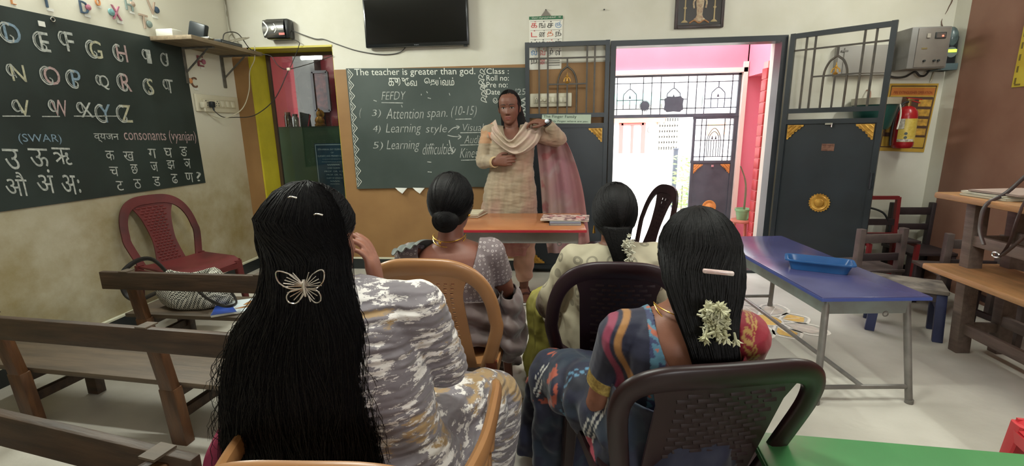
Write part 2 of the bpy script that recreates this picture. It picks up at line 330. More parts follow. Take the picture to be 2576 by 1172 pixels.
# ================================================================ doorway
iron = mat('dark_iron_paint', '#232a30', '#1c2227', scale=4, rough=.38, bump=.03, bscale=30)
bar_m = mat('brown_iron_bars', '#4a4238', '#37322c', scale=20, rough=.45)
goldp = mat('gold_enamel', '#c79a45', '#9a6f28', scale=25, rough=.4, metal=.45)
b = B(); fw = .045
for x in (DX0+fw/2, DX1-fw/2): b.box((x, D+.03, DZ/2), (fw, .13, DZ))
b.box(((DX0+DX1)/2, D+.03, DZ-fw/2), (DX1-DX0-2*fw, .13, fw)); b.box(((DX0+DX1)/2, D+.05, .012), (DX1-DX0-2*fw, .1, .024))
struct('door_1', b, iron, smooth=0)
def scroll_corner(b, o, sx, sz, s, yf):
    """leafy corner ornament: scalloped triangle with raised ribs"""
    pts = [(0, 0), (1, 0), (.98, -.13), (.84, -.17), (.8, -.3), (.66, -.3), (.6, -.46), (.46, -.46), (.42, -.62), (.3, -.66), (.28, -.82), (.14, -.86), (.1, -1), (0, -1)]
    b.prism([o+V(sx*x*s, yf, sz*z*s) for x, z in pts], (0, -.008 if yf <= 0 else .008, 0))
    for k in range(3):
        a = .25+k*.27; b.tube([o+V(sx*a*s, yf*1.0-.009*(1 if yf <= 0 else -1), sz*-.05*s), o+V(sx*a*.72*s, yf-.012*(1 if yf <= 0 else -1), sz*-.35*a*s), o+V(sx*.05*s, yf-.009*(1 if yf <= 0 else -1), sz*-a*s)], .006, 6)
def door_leaf(lab, loc, rz, w, h, flip=1):
    t = thing('door_leaf', lab, 'door', loc, rz); s = .035; pz = 1.33; gz = 1.42
    b = B()
    for x in (s/2, w-s/2): b.box((x, 0, h/2+.02), (s, .035, h-.04))
    for z in (h-.02, gz-.015, pz-.01, .06): b.box((w/2, 0, z), (w-2*s, .033, .036))
    part('frame', b, iron, t, local=True, smooth=0)
    b = B(); r = .0075; X = lambda u: s*.5+(w-s)*u; gt = h-.03; Z = lambda v: gt+(gz-gt)*v
    for u in (.155, .25, .74, .85): b.bar((X(u), 0, Z(0)), (X(u), 0, Z(1)), .014, .012, (0, 1, 0))
    b.bar((s, 0, Z(.18)), (w-s, 0, Z(.18)), .014, .012); b.bar((X(.25), 0, Z(.56)), (X(.74), 0, Z(.56)), .014, .012)
    arch = [(.375, 1), (.375, .6), (.385, .48), (.42, .38), (.46, .335), (.495, .31), (.53, .335), (.57, .38), (.605, .48), (.615, .6), (.615, 1)]
    b.tube(smoothline([(X(u), 0, Z(v)) for u, v in arch], 4), .008, 6); b.bar((X(.495), 0, Z(.18)), (X(.495), 0, Z(.31)), .014, .012, (0, 1, 0)); b.bar((X(.495), 0, Z(.56)), (X(.495), 0, Z(1)), .012, .012, (0, 1, 0))
    part('grille', b, bar_m, t, local=True)
    b = B(); c = V(X(.495), 0, Z(.56)); k = .001
    b.lathe([(0, 0), (.012, .004), (.018, .014), (.006, .024), (.005, .05), (.012, .06), (.004, .075), (0, .1)], c, n=10)
    for sg in (-1, 1): b.tube(smoothline([c+V(0, 0, .055), c+V(sg*.02, 0, .045), c+V(sg*.028, 0, .02)]), .005, 6)
    part('finial', b, goldp, t, local=True)
    part('panel', B().box((w/2, .004, (pz+.06)/2), (w-2*s+.01, .012, pz-.06)), iron, t, local=True, smooth=0)
    for yf in (-.004, .012):
        for cx, sx in ((s+.012, 1), (w-s-.012, -1)):
            for cz, sz in ((pz-.035, 1), (.095, -1)):
                b = B(); scroll_corner(b, V(cx, 0, cz), sx, sz, .115, yf); part('corner_ornament', b, goldp, t, local=True)
        sg = -1 if yf < 0 else 1; c = V(w/2, yf, .68)
        b = B(); n = 44
        b.prism([c+V((.068+.009*(k % 2))*math.cos(2*PI*k/n), 0, (.068+.009*(k % 2))*math.sin(2*PI*k/n)) for k in range(n)], (0, sg*.008, 0))
        b.lathe([(.062, .008), (.056, .016), (.046, .012), (.036, .012), (.03, .02), (.018, .022), (0, .024)], c, (0, sg, 0), 24); part('medallion', b, goldp, t, local=True)
    b = B(); b.box((w/2+.01, -.004, 1.12), (.085, .004, .055))
    for k in range(3): b.box((w/2+.01, -.008, 1.105+.017*k), (.07, .003, .008))
    part('sticker', b, mat('copper_sticker', '#8f6a5a', '#6a4a40', scale=40, rough=.35, metal=.5), t, local=True, smooth=0)
    part('bolt', B().box((w/2, -.012, pz-.03), (.05, .02, .014)).cyl((w/2+.02, -.02, pz-.03), (w/2+.02, -.02, pz-.055), .006), silver, t, local=True)
    part('latch', B().cyl((w-.02, -.03, .82), (w-.02, -.03, .94), .008).box((w-.02, -.02, .86), (.03, .016, .05)), iron, t, local=True)
    return t
door_leaf('dark iron door leaf folded flat against the brown wall behind the teacher', (DX0-.012, D-.07, 0), PI, .7, 2.0)
door_leaf('dark iron door leaf swung into the room beside the blue table', (DX1+.012, D-.05, 0), math.atan2(-.42, .51), .67, 2.0)
# ================================================================ THINGS ON THE LEFT WALL
board_m = mat('chalkboard_black', '#1c2624', '#2a3533', scale=2.5, rough=.5, bump=.03, bscale=25, detail=6)
chalk = mat('white_chalk', '#b9bcb6', '#8c918d', scale=60, rough=.9); chalk_b = mat('blue_chalk', '#7d94a6', '#667a88', scale=60, rough=.9)
chalk_p = mat('pink_chalk', '#b39a98', '#927d7c', scale=60, rough=.9); chalk_y = mat('yellow_chalk', '#b9b69c', '#94927c', scale=60, rough=.9); paint_w = mat('white_board_paint', '#d5d8cf', rough=.7)
BX = XL+.012
t = thing('chalkboard', 'black alphabet chalkboard with fancy chalk capitals above wine red chair', 'chalkboard', (XL, 2.6, .9))
b = B(); b.prism([(XL+.001, 1.55, 1.972), (XL+.001, 3.665, 1.993), (XL+.001, 3.682, .9), (XL+.001, 1.55, .92)], (.01, 0, 0)); part('board', b, board_m, t, smooth=0)
NX = V(1, 0, 0)
def fancy(b1, b2, ch, px, py, hp, curl=1):
    c = onX(px, py, BX); top = onX(px, py-hp/2, BX).z; bot = onX(px, py+hp/2, BX).z; h = top-bot; v, f, wh = glyphs(ch); w = h*min(.95, max(.42, wh[0]/wh[1]*.85))
    write(b1, ch, V(BX, c.y-w*.35, c.z-h/2), V(0, w, 0), V(0, 0, h), thin=.004)
    # calligraphic bowl sweeping round the left of the letter
    P = [(.02, .40), (-.25, .46), (-.56, .22), (-.58, -.18), (-.3, -.46), (.05, -.46), (.12, -.22), (-.05, -.12)] if curl else [(-.1, .1), (-.3, .02), (-.28, .3), (-.05, .42), (-.05, .2)]
    if curl == 2: P = [(-.12, -.12), (-.4, -.2), (-.62, .1), (-.48, .42), (-.2, .4), (-.16, .12), (-.05, -.3)]
    stroke(b2, [V(BX, c.y+x*h*.82, c.z+z*h) for x, z in P], h*.07, NX)
    stroke(b2, [V(BX, c.y+x*h*.68, c.z+z*h*.82) for x, z in P], h*.03, NX)
ws = {k: (B(), B()) for k in 'wpby'}
for ch, px, py, hp, k, cu in (('D', 24, 82, 50, 'b', 1), ('E', 108, 105, 48, 'w', 1), ('F', 172, 105, 48, 'w', 2), ('G', 236, 124, 44, 'y', 1), ('H', 302, 133, 42, 'p', 1), ('I', 372, 142, 34, 'w', 2), ('J', 416, 150, 32, 'w', 1),
                              ('N', 40, 183, 42, 'y', 2), ('O', 124, 190, 46, 'p', 1), ('P', 188, 199, 46, 'b', 1), ('Q', 258, 207, 36, 'w', 2), ('R', 313, 207, 44, 'p', 1), ('S', 376, 218, 40, 'y', 1), ('T', 424, 217, 34, 'w', 2),
                              ('V', 54, 272, 42, 'y', 2), ('W', 144, 272, 42, 'p', 2), ('X', 212, 276, 38, 'w', 2), ('Y', 260, 285, 46, 'b', 1), ('Z', 312, 286, 44, 'y', 1)):
    fancy(ws[k][0], ws['w'][1], ch, px, py, hp, cu)
for px0, px1, y in ((5, 75, 292), (105, 150, 293), (185, 300, 292)): stroke(ws['w'][1], [onX(px0, y, BX), onX(px1, y, BX)], .006, NX)
for k, m in (('w', chalk), ('p', chalk_p), ('b', chalk_b), ('y', chalk_y)):
    b = B(); b.add(ws[k][0].v, ws[k][0].f); b.add([tuple(V(*q)+V(.001, 0, 0)) for q in ws[k][1].v], ws[k][1].f); part('chalk_lettering', b, m, t, smooth=0, recalc=False)
def lw_text(m, rows):
    b = B()
    for s, px, py, wpx, hpx in rows: write_px(b, s, (px-wpx/2, py+hpx/2), (px+wpx/2, py+hpx/2), hpx, BX, plane='X')
    part('chalk_lettering', b, m, t, smooth=0, recalc=False)
lw_text(chalk_b, [('(SWAR)', 103, 350, 108, 26)])
lw_text(chalk_p, [('consonants (vyanjan)', 405, 344, 180, 34)])
lw_text(chalk, [('उ', 36, 400, 40, 52), ('ऊ', 103, 396, 48, 46), ('ऋ', 161, 393, 46, 44), ('औ', 47, 462, 56, 62), ('अं', 120, 455, 44, 62), ('अः', 183, 464, 46, 50), ('व्यजन', 270, 347, 62, 22)])
lw_text(chalk, [(s, x, y, w, 24) for s, x, y, w in (('क', 279, 391, 22), ('ख', 326, 393, 26), ('ग', 385, 386, 20), ('घ', 425, 384, 20), ('ङ', 464, 381, 18), ('च', 289, 431, 22), ('छ', 340, 425, 18), ('ज', 390, 419, 18), ('झ', 432, 415, 20), ('ञ', 473, 411, 16), ('ट', 304, 467, 18), ('ठ', 348, 462, 18), ('ड', 396, 456, 18), ('ढ', 441, 449, 16), ('ण', 478, 446, 20), ('?', 502, 444, 12))])
q = onX(104, 60, BX); part('paper_tag', B().box((BX+.002, q.y, q.z), (.004, .035, .028)), mat('white_paper', '#d8d8d2', rough=.8), t, smooth=0)
q = onX(132, 49, BX); part('grommet', B().tube([(BX+.002, q.y+.012*math.cos(a), q.z+.012*math.sin(a)) for a in np.linspace(0, 2*PI, 12, False)], .003, 6, True), silver, t)
# cut-out craft letters stuck on the wall
def cutout(ch, px, py, hp, m, lab, deco=None, tag_paper=True):
    c = onX(px, py); top, bot = onX(px, py-hp/2).z, onX(px, py+hp/2).z; h = top-bot; w = h*.75; t = thing('letter_cutout', lab, 'letter', (XL, c.y, bot), group=None)
    b = B(); v, f, _ = glyphs(ch); X0 = XL+.004
    k = len(v); vs = [(X0, c.y-w/2+w*x, bot+h*y) for x, y in v]+[(X0+.008, c.y-w/2+w*x, bot+h*y) for x, y in v]
    bm = bmesh.new(); vv = [bm.verts.new(q) for q in vs[k:]]
    for q in f:
        try: bm.faces.new([vv[i] for i in q])
        except ValueError: pass
    ex = bmesh.ops.extrude_face_region(bm, geom=bm.faces[:]); bmesh.ops.translate(bm, vec=(-.008, 0, 0), verts=[e for e in ex['geom'] if isinstance(e, bmesh.types.BMVert)])
    me = bpy.data.meshes.new('letter'); bm.to_mesh(me); bm.free(); mobj('letter', me, m, t, local=False, smooth=0)
    if deco: part('ornament', B().lathe([(0, 0), (h*.26, .001), (h*.24, .008), (0, .012)], V(X0, c.y+w*deco[0], c.z+h*deco[1]), (1, 0, 0), 12), deco[2], t)
    if tag_paper: part('paper_slip', B().box((X0, c.y+w*.3, bot-h*.12), (.003, w*.7, h*.22)), mat('white_paper', '#d8d8d2', rough=.8), t, smooth=0)
navy_f = mat('navy_foam', '#3c4f63', rough=.8); red_f = mat('pink_red_foam', '#a8697c', rough=.8); tan_f = mat('tan_foam', '#a99584', rough=.8); grn_f = mat('grey_green_foam', '#7f8f8a', rough=.8); org_f = mat('orange_foam', '#c98a58', rough=.8); teal_f = mat('teal_foam', '#6f9a9a', rough=.8)
cutout('T', 113, 2, 32, navy_f, 'dark foam letter T stuck above the alphabet board')
cutout('D', 209, 19, 30, navy_f, 'navy foam letter with pink heart above the board', (.5, .1, red_f))
cutout('L', 30, 4, 14, org_f, 'tan foam cutout touching the top edge of alphabet board')
cutout('X', 290, 32, 34, red_f, 'pink red foam letter X with green ornament', (-.55, -.05, teal_f))
cutout('H', 322, 12, 28, grn_f, 'pale grey foam letter H above the board', (.55, .15, tan_f))
cutout('o', 243, 5, 18, org_f, 'small orange foam round cutout above the board')
cutout('V', 380, 20, 32, tan_f, 'grey tan foam letter V nearest the wall shelf', (.6, -.05, navy_f))
cutout('T', 360, 54, 34, tan_f, 'tan foam letter T lowest above the board', (.62, -.1, grn_f), False)
cutout('E', 502, 154, 26, mat('maroon_foam', '#84484e', rough=.8), 'maroon foam letter E stuck under the wall shelf', (.6, 0, red_f))
cutout('C', 486, 207, 26, mat('brown_foam', '#6f5140', rough=.8), 'brown foam letter C stuck above the switchboard', (-.6, .1, org_f))
# wooden wall shelf on two metal brackets
shz = 1.98; wood_g = mat('grey_weathered_wood', '#8a7a62', '#6e5f4a', scale=5, rough=.7, bump=.2, stretch=(8, 1, 8)); brk = mat('grey_bracket_steel', '#7c7a74', '#5f5d58', scale=20, rough=.5, metal=.5)
yA, yB, shw = 3.36, 4.2, .33
t = thing('wall_shelf', 'weathered wooden wall shelf on steel brackets in the corner', 'shelf', (XL, (yA+yB)/2, shz))
part('board', B().box((XL+shw/2+.002, (yA+yB)/2, shz), (shw, yB-yA, .03), bev=.003), wood_g, t)
for y in (3.66, 4.1):
    b = B(); b.box((XL+.008, y, shz-.15), (.012, .03, .27)); b.box((XL+.14, y, shz-.022), (.26, .03, .012)); b.bar((XL+.014, y, shz-.2), (XL+.22, y, shz-.03), .012, .008, (0, 1, 0))
    part('bracket', b, brk, t, smooth=0)
zt = shz+.016
def on_shelf(px, py): q = onZ(px, py, zt); return q
tag(part('adapter_box', B().box((-2.84, 3.43, zt+.025), (.13, .1, .05), bev=.006), mat('white_plastic', '#c9c8be', rough=.4)), 'white plastic box on near end of wall shelf', 'box')
t = thing('router', 'black square adapter standing on the wall shelf', 'adapter', (-2.72, 3.55, zt))
part('body', B().box((-2.71, 3.56, zt+.06), (.13, .05, .12), Matrix.Rotation(.3, 3, 'Y'), bev=.012), mat('black_plastic', '#1a2024', '#22282c', scale=9, rough=.4), t)
part('foot', B().box((-2.66, 3.56, zt+.008), (.1, .06, .014), bev=.003), silver, t)
t = thing('set_top_box', 'flat black set top box lying on the wall shelf', 'set-top box', (-2.76, 3.86, zt))
part('body', B().box((-2.76, 3.86, zt+.018), (.2, .26, .034), bev=.004), mat('black_plastic', '#1a2024'), t); part('front_strip', B().box((-2.657, 3.86, zt+.018), (.004, .24, .012)), mat('grey_strip', '#55595c', rough=.3), t, smooth=0)
wire_k = mat('black_cable', '#2a2826', rough=.5); wire_w = mat('white_cable', '#b9b29c', rough=.5); wire_g = mat('grey_cable', '#8a8474', rough=.5)
pts = [V(-2.72, 3.9, zt+.03)]
for k in range(26): a = k*.62; pts.append(V(-2.74+.07*math.cos(a)+.003*k, 4.0+.06*math.sin(a), zt+.05+.05*math.sin(a*.5+1)**2))
cable('cable_coil', 'loose coil of grey cable lying on wall shelf corner', pts, .004, wire_g, k=4)
cable('cable', 'grey cable rising up the corner above the shelf', [V(-2.78, 4.05, zt+.03), V(-2.86, 4.12, zt+.12), onX(590, 75, XL+.015), onX(572, 40, XL+.012), onX(566, 0, XL+.012), V(XL+.012, 4.12, 2.95)], .005, wire_g)
cable('cable', 'thin grey cable beside the corner above the shelf', [V(-2.74, 4.1, zt+.02), V(-2.83, 4.2, zt+.08), V(-2.92, D-.012, 2.2), V(-2.925, D-.012, 2.4), V(-2.93, D-.012, 2.95)], .004, wire_g)
cable('cable', 'black cable arching over the wall shelf', [V(-2.66, 3.75, zt+.02), V(-2.7, 3.85, zt+.1), V(-2.68, 3.98, zt+.12), V(-2.66, 4.08, zt+.02), V(-2.64, 4.14, zt+.01)], .004, wire_k)
# left switchboard with two plugs
pw = mat('ivory_switch_plastic', '#cfc9b4', '#c4bea8', scale=6, rough=.35); sw_grey = mat('switch_grey', '#a5a08e', rough=.35)
ya, yb = onX(486, 242).y, onX(592, 248).y; za, zb = onX(535, 282).z, onX(535, 240).z
def switchboard(lab, O, U, n, names):
    """O lower-left, U width vector, n normal; names: modules from the left"""
    U = V(*U); n = V(*n); w = U.length; e = U.normalized(); h = names[0]; t = thing('switchboard', lab, 'switch', O)
    M = Matrix((e, n, V(0, 0, 1))).transposed(); c = O+U/2+V(0, 0, h/2)
    part('plate', B().box(c+n*.012, (w, .024, h), M, bev=.006), pw, t)
    part('module_frame', B().box(c+n*.026, (w*.82, .006, h*.5), M, bev=.002), mat('ivory_frame', '#bdb69e', rough=.35), t)
    x = -w*.39
    for k in names[1:]:
        ww = w*.78/len(names[1:]); q = c+e*(x+ww/2)+n*.031
        if k == 's':
            part('switch', B().box(q, (ww*.62, .008, h*.36), M @ Matrix.Rotation(.12, 3, 'X'), bev=.002), pw, t)
        elif k == 'k':
            part('regulator_knob', B().lathe([(0, 0), (ww*.36, 0), (ww*.3, .014), (0, .014)], q, n, 18), pw, t)
        else:
            o = part('socket', B().box(q, (ww*.8, .006, h*.42), M, bev=.002), pw, t); bb = B()
            for dx, dz in ((0, .22), (-.22, .02), (.22, .02), (-.22, -.2), (.22, -.2)): bb.cyl(q+e*(dx*ww)+V(0, 0, dz*h*.6), q+e*(dx*ww)+V(0, 0, dz*h*.6)+n*.0045, h*.035, n=8)
            part('socket_hole', bb, black_paint, o)
        x += ww
    return t
switchboard('ivory switchboard with two plugs beside the alphabet board', V(XL, ya, za), (0, yb-ya, 0), (1, 0, 0), [zb-za, 'p', 's', 'p', 's', 's', 's'])
def plug(lab, px, py, m):
    q = onX(px, py, XL+.032); t = thing('plug', lab, 'plug', q)
    part('body', B().box(q+V(.02, 0, 0), (.036, .045, .05), bev=.01), m, t); part('cable_boot', B().cyl(q+V(.025, 0, -.02), q+V(.03, 0, -.05), .009, .006), m, t)
    return q+V(.03, 0, -.05)
qk = plug('black plug pushed into the switchboard by the alphabet board', 528, 263, mat('black_plastic', '#1a2024'))
qw = plug('white plug beside the black plug in the switchboard', 506, 264, pw)
cable('cable', 'black cable looping from switchboard past the glass to clip', [qk, qk+V(.03, .05, -.05), onY(590, 295, 4.05), onY(640, 290, 4.1), onY(690, 250, 4.16), onY(722, 185, D-.03), onY(726, 172, D-.02)], .004, wire_k)
cable('cable', 'white cable hanging from shelf down to white plug', [V(-2.64, 4.12, zt-.03), onY(640, 115, 4.12), onY(640, 150, 4.12), onY(628, 180, 4.12), onY(626, 230, 4.08), onY(608, 275, 3.98), onY(565, 297, 3.9), onY(530, 290, 3.86), qw], .004, wire_w)
cable('cable', 'black cable sagging across top of the glass opening', [V(-2.64, 4.18, zt-.02), onY(680, 140, 4.2), onY(700, 165, 4.2), onY(724, 174, D-.02), onY(780, 160, D-.02), onY(838, 140, D-.012)], .0035, wire_k)
t = thing('cable_clip', 'small white cable clip on cable crossing the glass', 'clip', onY(726, 174, D-.03)); part('body', B().box(onY(726, 174, D-.026), (.03, .016, .024), bev=.003), pw, t)

# ================================================================ THINGS ON THE BACK WALL
blk = mat('glossy_black_plastic', '#101214', '#16191b', scale=4, rough=.22); scr = mat('tv_screen', '#060708', rough=.12)
c0, c1 = onY(674, 54), onY(745, 102); t = thing('voltage_stabilizer', 'black and silver voltage stabilizer on wall above glass opening', 'stabilizer', ((c0.x+c1.x)/2, D, c1.z))
cx, cz, w, h = (c0.x+c1.x)/2, (c0.z+c1.z)/2, c1.x-c0.x-.02, c0.z-c1.z
part('body', B().box((cx+.01, D-.05, cz), (w, .1, h), bev=.02), blk, t)
b = B(); b.sheet(lambda u, v: V(cx-w/2+.004+(w-.03)*u, D-.102-.02*math.sin(PI*v), cz-h/2+.012+(h-.024)*v), 8, 10, .004); part('front_shell', b, mat('brushed_chrome', '#b8b8b8', '#4d4f52', scale=3, rough=.18, metal=.9, stretch=(1, 1, 6)), t)
b = B(); stroke(b, [(cx-w*.42, D-.122, cz+h*.34), (cx-w*.24, D-.126, cz), (cx-w*.42, D-.122, cz-h*.34)], .012, (0, -1, 0)); b.lathe([(0, 0), (.018, 0), (.016, .003), (0, .003)], V(cx-w*.06, D-.122, cz), (0, -1, 0), 16); stroke(b, [(cx, D-.125, cz+h*.22), (cx+.024, D-.126, cz), (cx, D-.125, cz-h*.22)], .005, (0, -1, 0)); part('emblem', b, mat('white_enamel', '#dcdcd8', rough=.3), t)
part('red_label', B().box((cx+w*.28, D-.118, cz-h*.28), (.05, .004, .018)), mat('red_label_print', '#b33a34', '#d06a5a', scale=60, rough=.4), t, smooth=0)
b = B(); 
for k in range(7): b.box((cx+w/2+.006, D-.08+.009*k, cz-.005), (.006, .004, .05))
part('side_vent', b, blk, t, smooth=0)
# television
tx0, tx1, tz0 = onY(921, 118, D-.06).x, onY(1180, 115, D-.06).x, onY(1050, 117, D-.06).z; tz1 = tz0+.54; t = thing('television', 'flat black television mounted high above the chalkboard', 'television', ((tx0+tx1)/2, D, tz0))
tc_ = ((tx0+tx1)/2, D-.045, (tz0+tz1)/2); part('casing', B().box(tc_, (tx1-tx0, .05, tz1-tz0), bev=.008), blk, t)
part('screen', B().box((tc_[0], D-.0715, tc_[2]+.006), (tx1-tx0-.03, .003, tz1-tz0-.045)), scr, t, smooth=0)
b = B(); write(b, 'Impex', (tc_[0]-.02, D-.0715, tz0+.008), V(.04, 0, 0), V(0, 0, .009)); part('badge', b, mat('grey_badge', '#8c9094', rough=.4), t, smooth=0, recalc=False)
q = onY(918, 12, D-.073); b = B(); b.box((tx0+.035, D-.0725, tz1-.1), (.04, .002, .12)); part('energy_label', b, mat('grey_sticker', '#5c6063', '#2c2f31', scale=50, rough=.4), t, smooth=0)
part('wall_mount', B().box((tc_[0], D-.011, tc_[2]), (.3, .02, .2)), iron, t, smooth=0); part('foot_pad', B().box((tx1-.03, D-.05, tz0-.006), (.03, .03, .012)), blk, t, smooth=0)
cable('cable', 'black cable sagging from stabilizer to the television', [V(cx+w/2+.01, D-.05, cz-.01), onY(790, 97, D-.02), onY(815, 99, D-.01), onY(850, 112, D-.01), onY(900, 128, D-.01), onY(960, 137, D-.01), onY(1005, 132, D-.01), V(onY(1030, 118).x, D-.03, tz0+.03)], .004, wire_k)
cable('cable', 'short black lead hanging under the stabilizer', [V(cx+w*.46, D-.06, cz-h/2+.01), onY(752, 106, D-.04), onY(751, 118, D-.03), onY(742, 142, D-.02), onY(730, 170, D-.02)], .003, wire_k)
# main chalkboard
YB = D-.022; t = thing('chalkboard', 'large greenish chalkboard with lesson notes behind the teacher', 'chalkboard', (-1.08, D, .77))
green_b = mat('chalkboard_green', '#323d39', '#454f4b', scale=1.6, rough=.55, bump=.03, bscale=20, detail=7)
b = B(); A = [onY(870, 172, YB), onY(1330, 170, YB), onY(1330, 474, YB), onY(1192, 470, YB), onY(898, 475, YB)]; b.prism(A, (0, .018, 0)); part('board', b, green_b, t, smooth=0)
NY = V(0, -1, 0); YW = YB-.0005
def bw(b, s, x0, y0, x1, y1, h, shear=0, thin=0.): write_px(b, s, (x0, y0), (x1, y1), h, YW, shear, thin)
def bs(b, pts, w=.007): stroke(b, [onY(x, y, YW) for x, y in pts], w, NY)
b = B(); bw(b, 'The teacher is greater than god.', 893, 195, 1196, 192, 22); bw(b, 'கு', 978, 216, 1001, 216, 20); bw(b, 'ரு', 1001, 216, 1019, 216, 20); bw(b, 'ேவ', 1019, 216, 1049, 216, 20); bw(b, 'ெத', 1068, 215, 1096, 215, 19); bw(b, 'ய்வம்', 1097, 215, 1143, 215, 20)
for s, y, x1 in (('Class :', 186, 1280), ('Roll no:', 203, 1280), ('Pre no:', 220, 1277), ('Date', 238, 1258)): bw(b, s, 1224, y, x1, y, 14)
part('painted_lettering', b, paint_w, t, smooth=0, recalc=False)
b = B()
for s, x0, x1, y, h in (('FEFDY', 960, 1018, 251, 20), ('(', 903, 907, 298, 24), ('3)', 935, 957, 297, 21), ('Attention', 972, 1064, 299, 26), ('span.', 1073, 1124, 302, 22), ('(10-15)', 1133, 1196, 297, 30), ('4)', 937, 956, 337, 21), ('Learning', 970, 1056, 341, 30), ('style', 1070, 1122, 340, 26), ('Visual', 1161, 1214, 330, 18), ('Audi', 1168, 1204, 361, 20), ('5)', 938, 962, 379, 22), ('Learning', 972, 1052, 383, 30), ('difficulties', 1062, 1140, 389, 28), ('Kinest', 1157, 1208, 397, 24)):
    bw(b, s, x0, y, x1, y-1, h, .22, -.012)
bw(b, "'25", 1296, 239, 1322, 238, 16, .1)
for P in (((960, 258), (1014, 259)), ((1146, 300), (1186, 299)), ((1158, 334), (1216, 333)), ((1158, 365), (1206, 364)), ((1160, 403), (1200, 402)), ((1128, 333), (1140, 322), (1156, 319)), ((1148, 316), (1156, 319), (1149, 325)), ((1126, 340), (1140, 343), (1160, 344)), ((1153, 339), (1160, 344), (1152, 350)), ((1130, 352), (1134, 370), (1140, 383)), ((1134, 378), (1141, 384), (1146, 374)), ((1075, 407), (1085, 408)), ((1076, 432), (1086, 433)), ((1010, 264), (1012, 270)), ((1130, 234), (1132, 240)), ((1073, 230), (1076, 234)), ((940, 252), (948, 255)), ((1076, 246), (1084, 248)), ((1060, 236), (1060, 240))): bs(b, P)
part('chalk_note_lettering', b, chalk, t, smooth=0, recalc=False)
b = B(); n = 11
for k in range(n):
    f0, f1 = k/n, (k+1)/n; x0, y0 = 876+(900-876)*f0, 174+(470-174)*f0; x1, y1 = 876+(900-876)*f1, 174+(470-174)*f1; xm, ym = (x0+x1)/2+11, (y0+y1)/2
    bs(b, [(x0, y0), (xm, ym)], .005); bs(b, [(xm, ym), (x1, y1)], .005); bs(b, [(x0, y0+6), (xm-6, ym)], .004); bs(b, [(xm-6, ym), (x1, y1-6)], .004); bs(b, [(x0-1, y0+3), (x1-1, y1-3)], .003)
for k in range(5):
    y = 246+k*14; bs(b, [(1322, y), (1311, y+6)], .006); bs(b, [(1311, y+6), (1322, y+12)], .006); bs(b, [(1323, y+3), (1316, y+6)], .005)
for k in range(6):
    y = 178+k*14; xx = 1216-4*math.sin(k*1.1); bs(b, [(xx+6, y+10), (xx-8, y+4), (xx-4, y-4), (xx+6, y+10)], .005); bs(b, [(xx+6, y+10), (xx+2, y+2), (xx+6, y-6)], .004)
for cx_, cy_ in ((1216, 215), (1246, 252)): bs(b, [(cx_+7*math.cos(a)*(1-a/14), cy_+8*math.sin(a)*(1-a/14)) for a in np.linspace(0, 10, 18)], .004)
part('painted_border', b, paint_w, t, smooth=0, recalc=False)
b = B()
for x in (1008, 1052): b.prism([onY(x-14, 472, YB), onY(x+16, 473, YB), onY(x+4, 487, YB-.01), onY(x-6, 480, YB-.01)], (0, .004, 0))
part('torn_paper', b, mat('white_paper', '#d8d8d2', rough=.8), t, smooth=0)
# syllable calendar
paper = mat('calendar_paper', '#e0ddd2', rough=.7); t = thing('calendar', 'hanging calendar of coloured Tamil letters partly behind iron grille', 'calendar', onY(1373, 175)); yc = D-.006
P = [onY(1331, 42, yc), onY(1416, 39, yc), onY(1412, 173, yc), onY(1332, 176, yc)]; part('sheet', B().prism(P, (0, .004, 0)), paper, t, smooth=0)
P = [onY(1331, 42, yc-.001), onY(1416, 39, yc-.001), onY(1416, 48, yc-.001), onY(1331, 50, yc-.001)]; part('header_strip', B().prism(P, (0, -.001, 0)), mat('green_print', '#2f6a48', rough=.6), t, smooth=0)
b = B(); write_px(b, 'ெமய் எழுத்துக்கள் - 18', (1338, 49), (1410, 46), 6, yc-.0025); part('header_lettering', b, paper, t, smooth=0, recalc=False)
cols = [mat('red_print', '#c03030', rough=.6), mat('black_print', '#25241f', rough=.6), mat('blue_print', '#2f77b0', rough=.6), mat('orange_print', '#c8642c', rough=.6)]
gl_ = [('க்', 0), ('ங்', 1), ('ச்', 1), ('ஞ்', 2), ('ட்', 0), ('ண்', 1), ('த்', 3), ('ந்', 1), ('ப்', 1), ('ம்', 1), ('ய்', 0), ('ர்', 1), ('ல்', 2), ('வ்', 0), ('ழ்', 1), ('ள்', 1), ('ற்', 1), ('ன்', 0)]
bl = [B() for _ in cols]
for k, (s, ci) in enumerate(gl_): r, c_ = divmod(k, 4); x = 1343+c_*20.3; y = 70+r*23; write_px(bl[ci], s, (x-7, y), (x+8, y), 17, yc-.0005)
for bb, m in zip(bl, cols): part('letters', bb, m, t, smooth=0, recalc=False)
b = B()
for k in range(4): q0, q1 = onY(1376, 146+6*k, yc-.0015), onY(1408, 146+6*k, yc-.0015); b.box((q0+q1)/2, (q1.x-q0.x, .001, .008))
for k in range(5): q0, q1 = onY(1334, 48+23*k+5, yc-.0015), onY(1413, 48+23*k+4, yc-.0015); b.box((q0+q1)/2, (q1.x-q0.x, .001, .002))
part('date_grid', b, mat('grey_print', '#8d8b84', rough=.6), t, smooth=0)
part('hanger', B().prism([onY(1361, 40, yc), onY(1386, 39, yc), onY(1373, 24, yc)], (0, .003, 0)), mat('grey_metal', '#777168', rough=.5, metal=.4), t, smooth=0)
tag(part('nail', B().cyl(onY(1373, 24, D), onY(1373, 24, D-.03), .004, n=8), iron), 'small nail holding the calendar hanger', 'nail'); tag(part('nail', B().cyl(onY(1520, 24, D), onY(1520, 24, D-.02), .006, n=8), iron), 'dark nail in cream wall between calendar and framed print', 'nail')
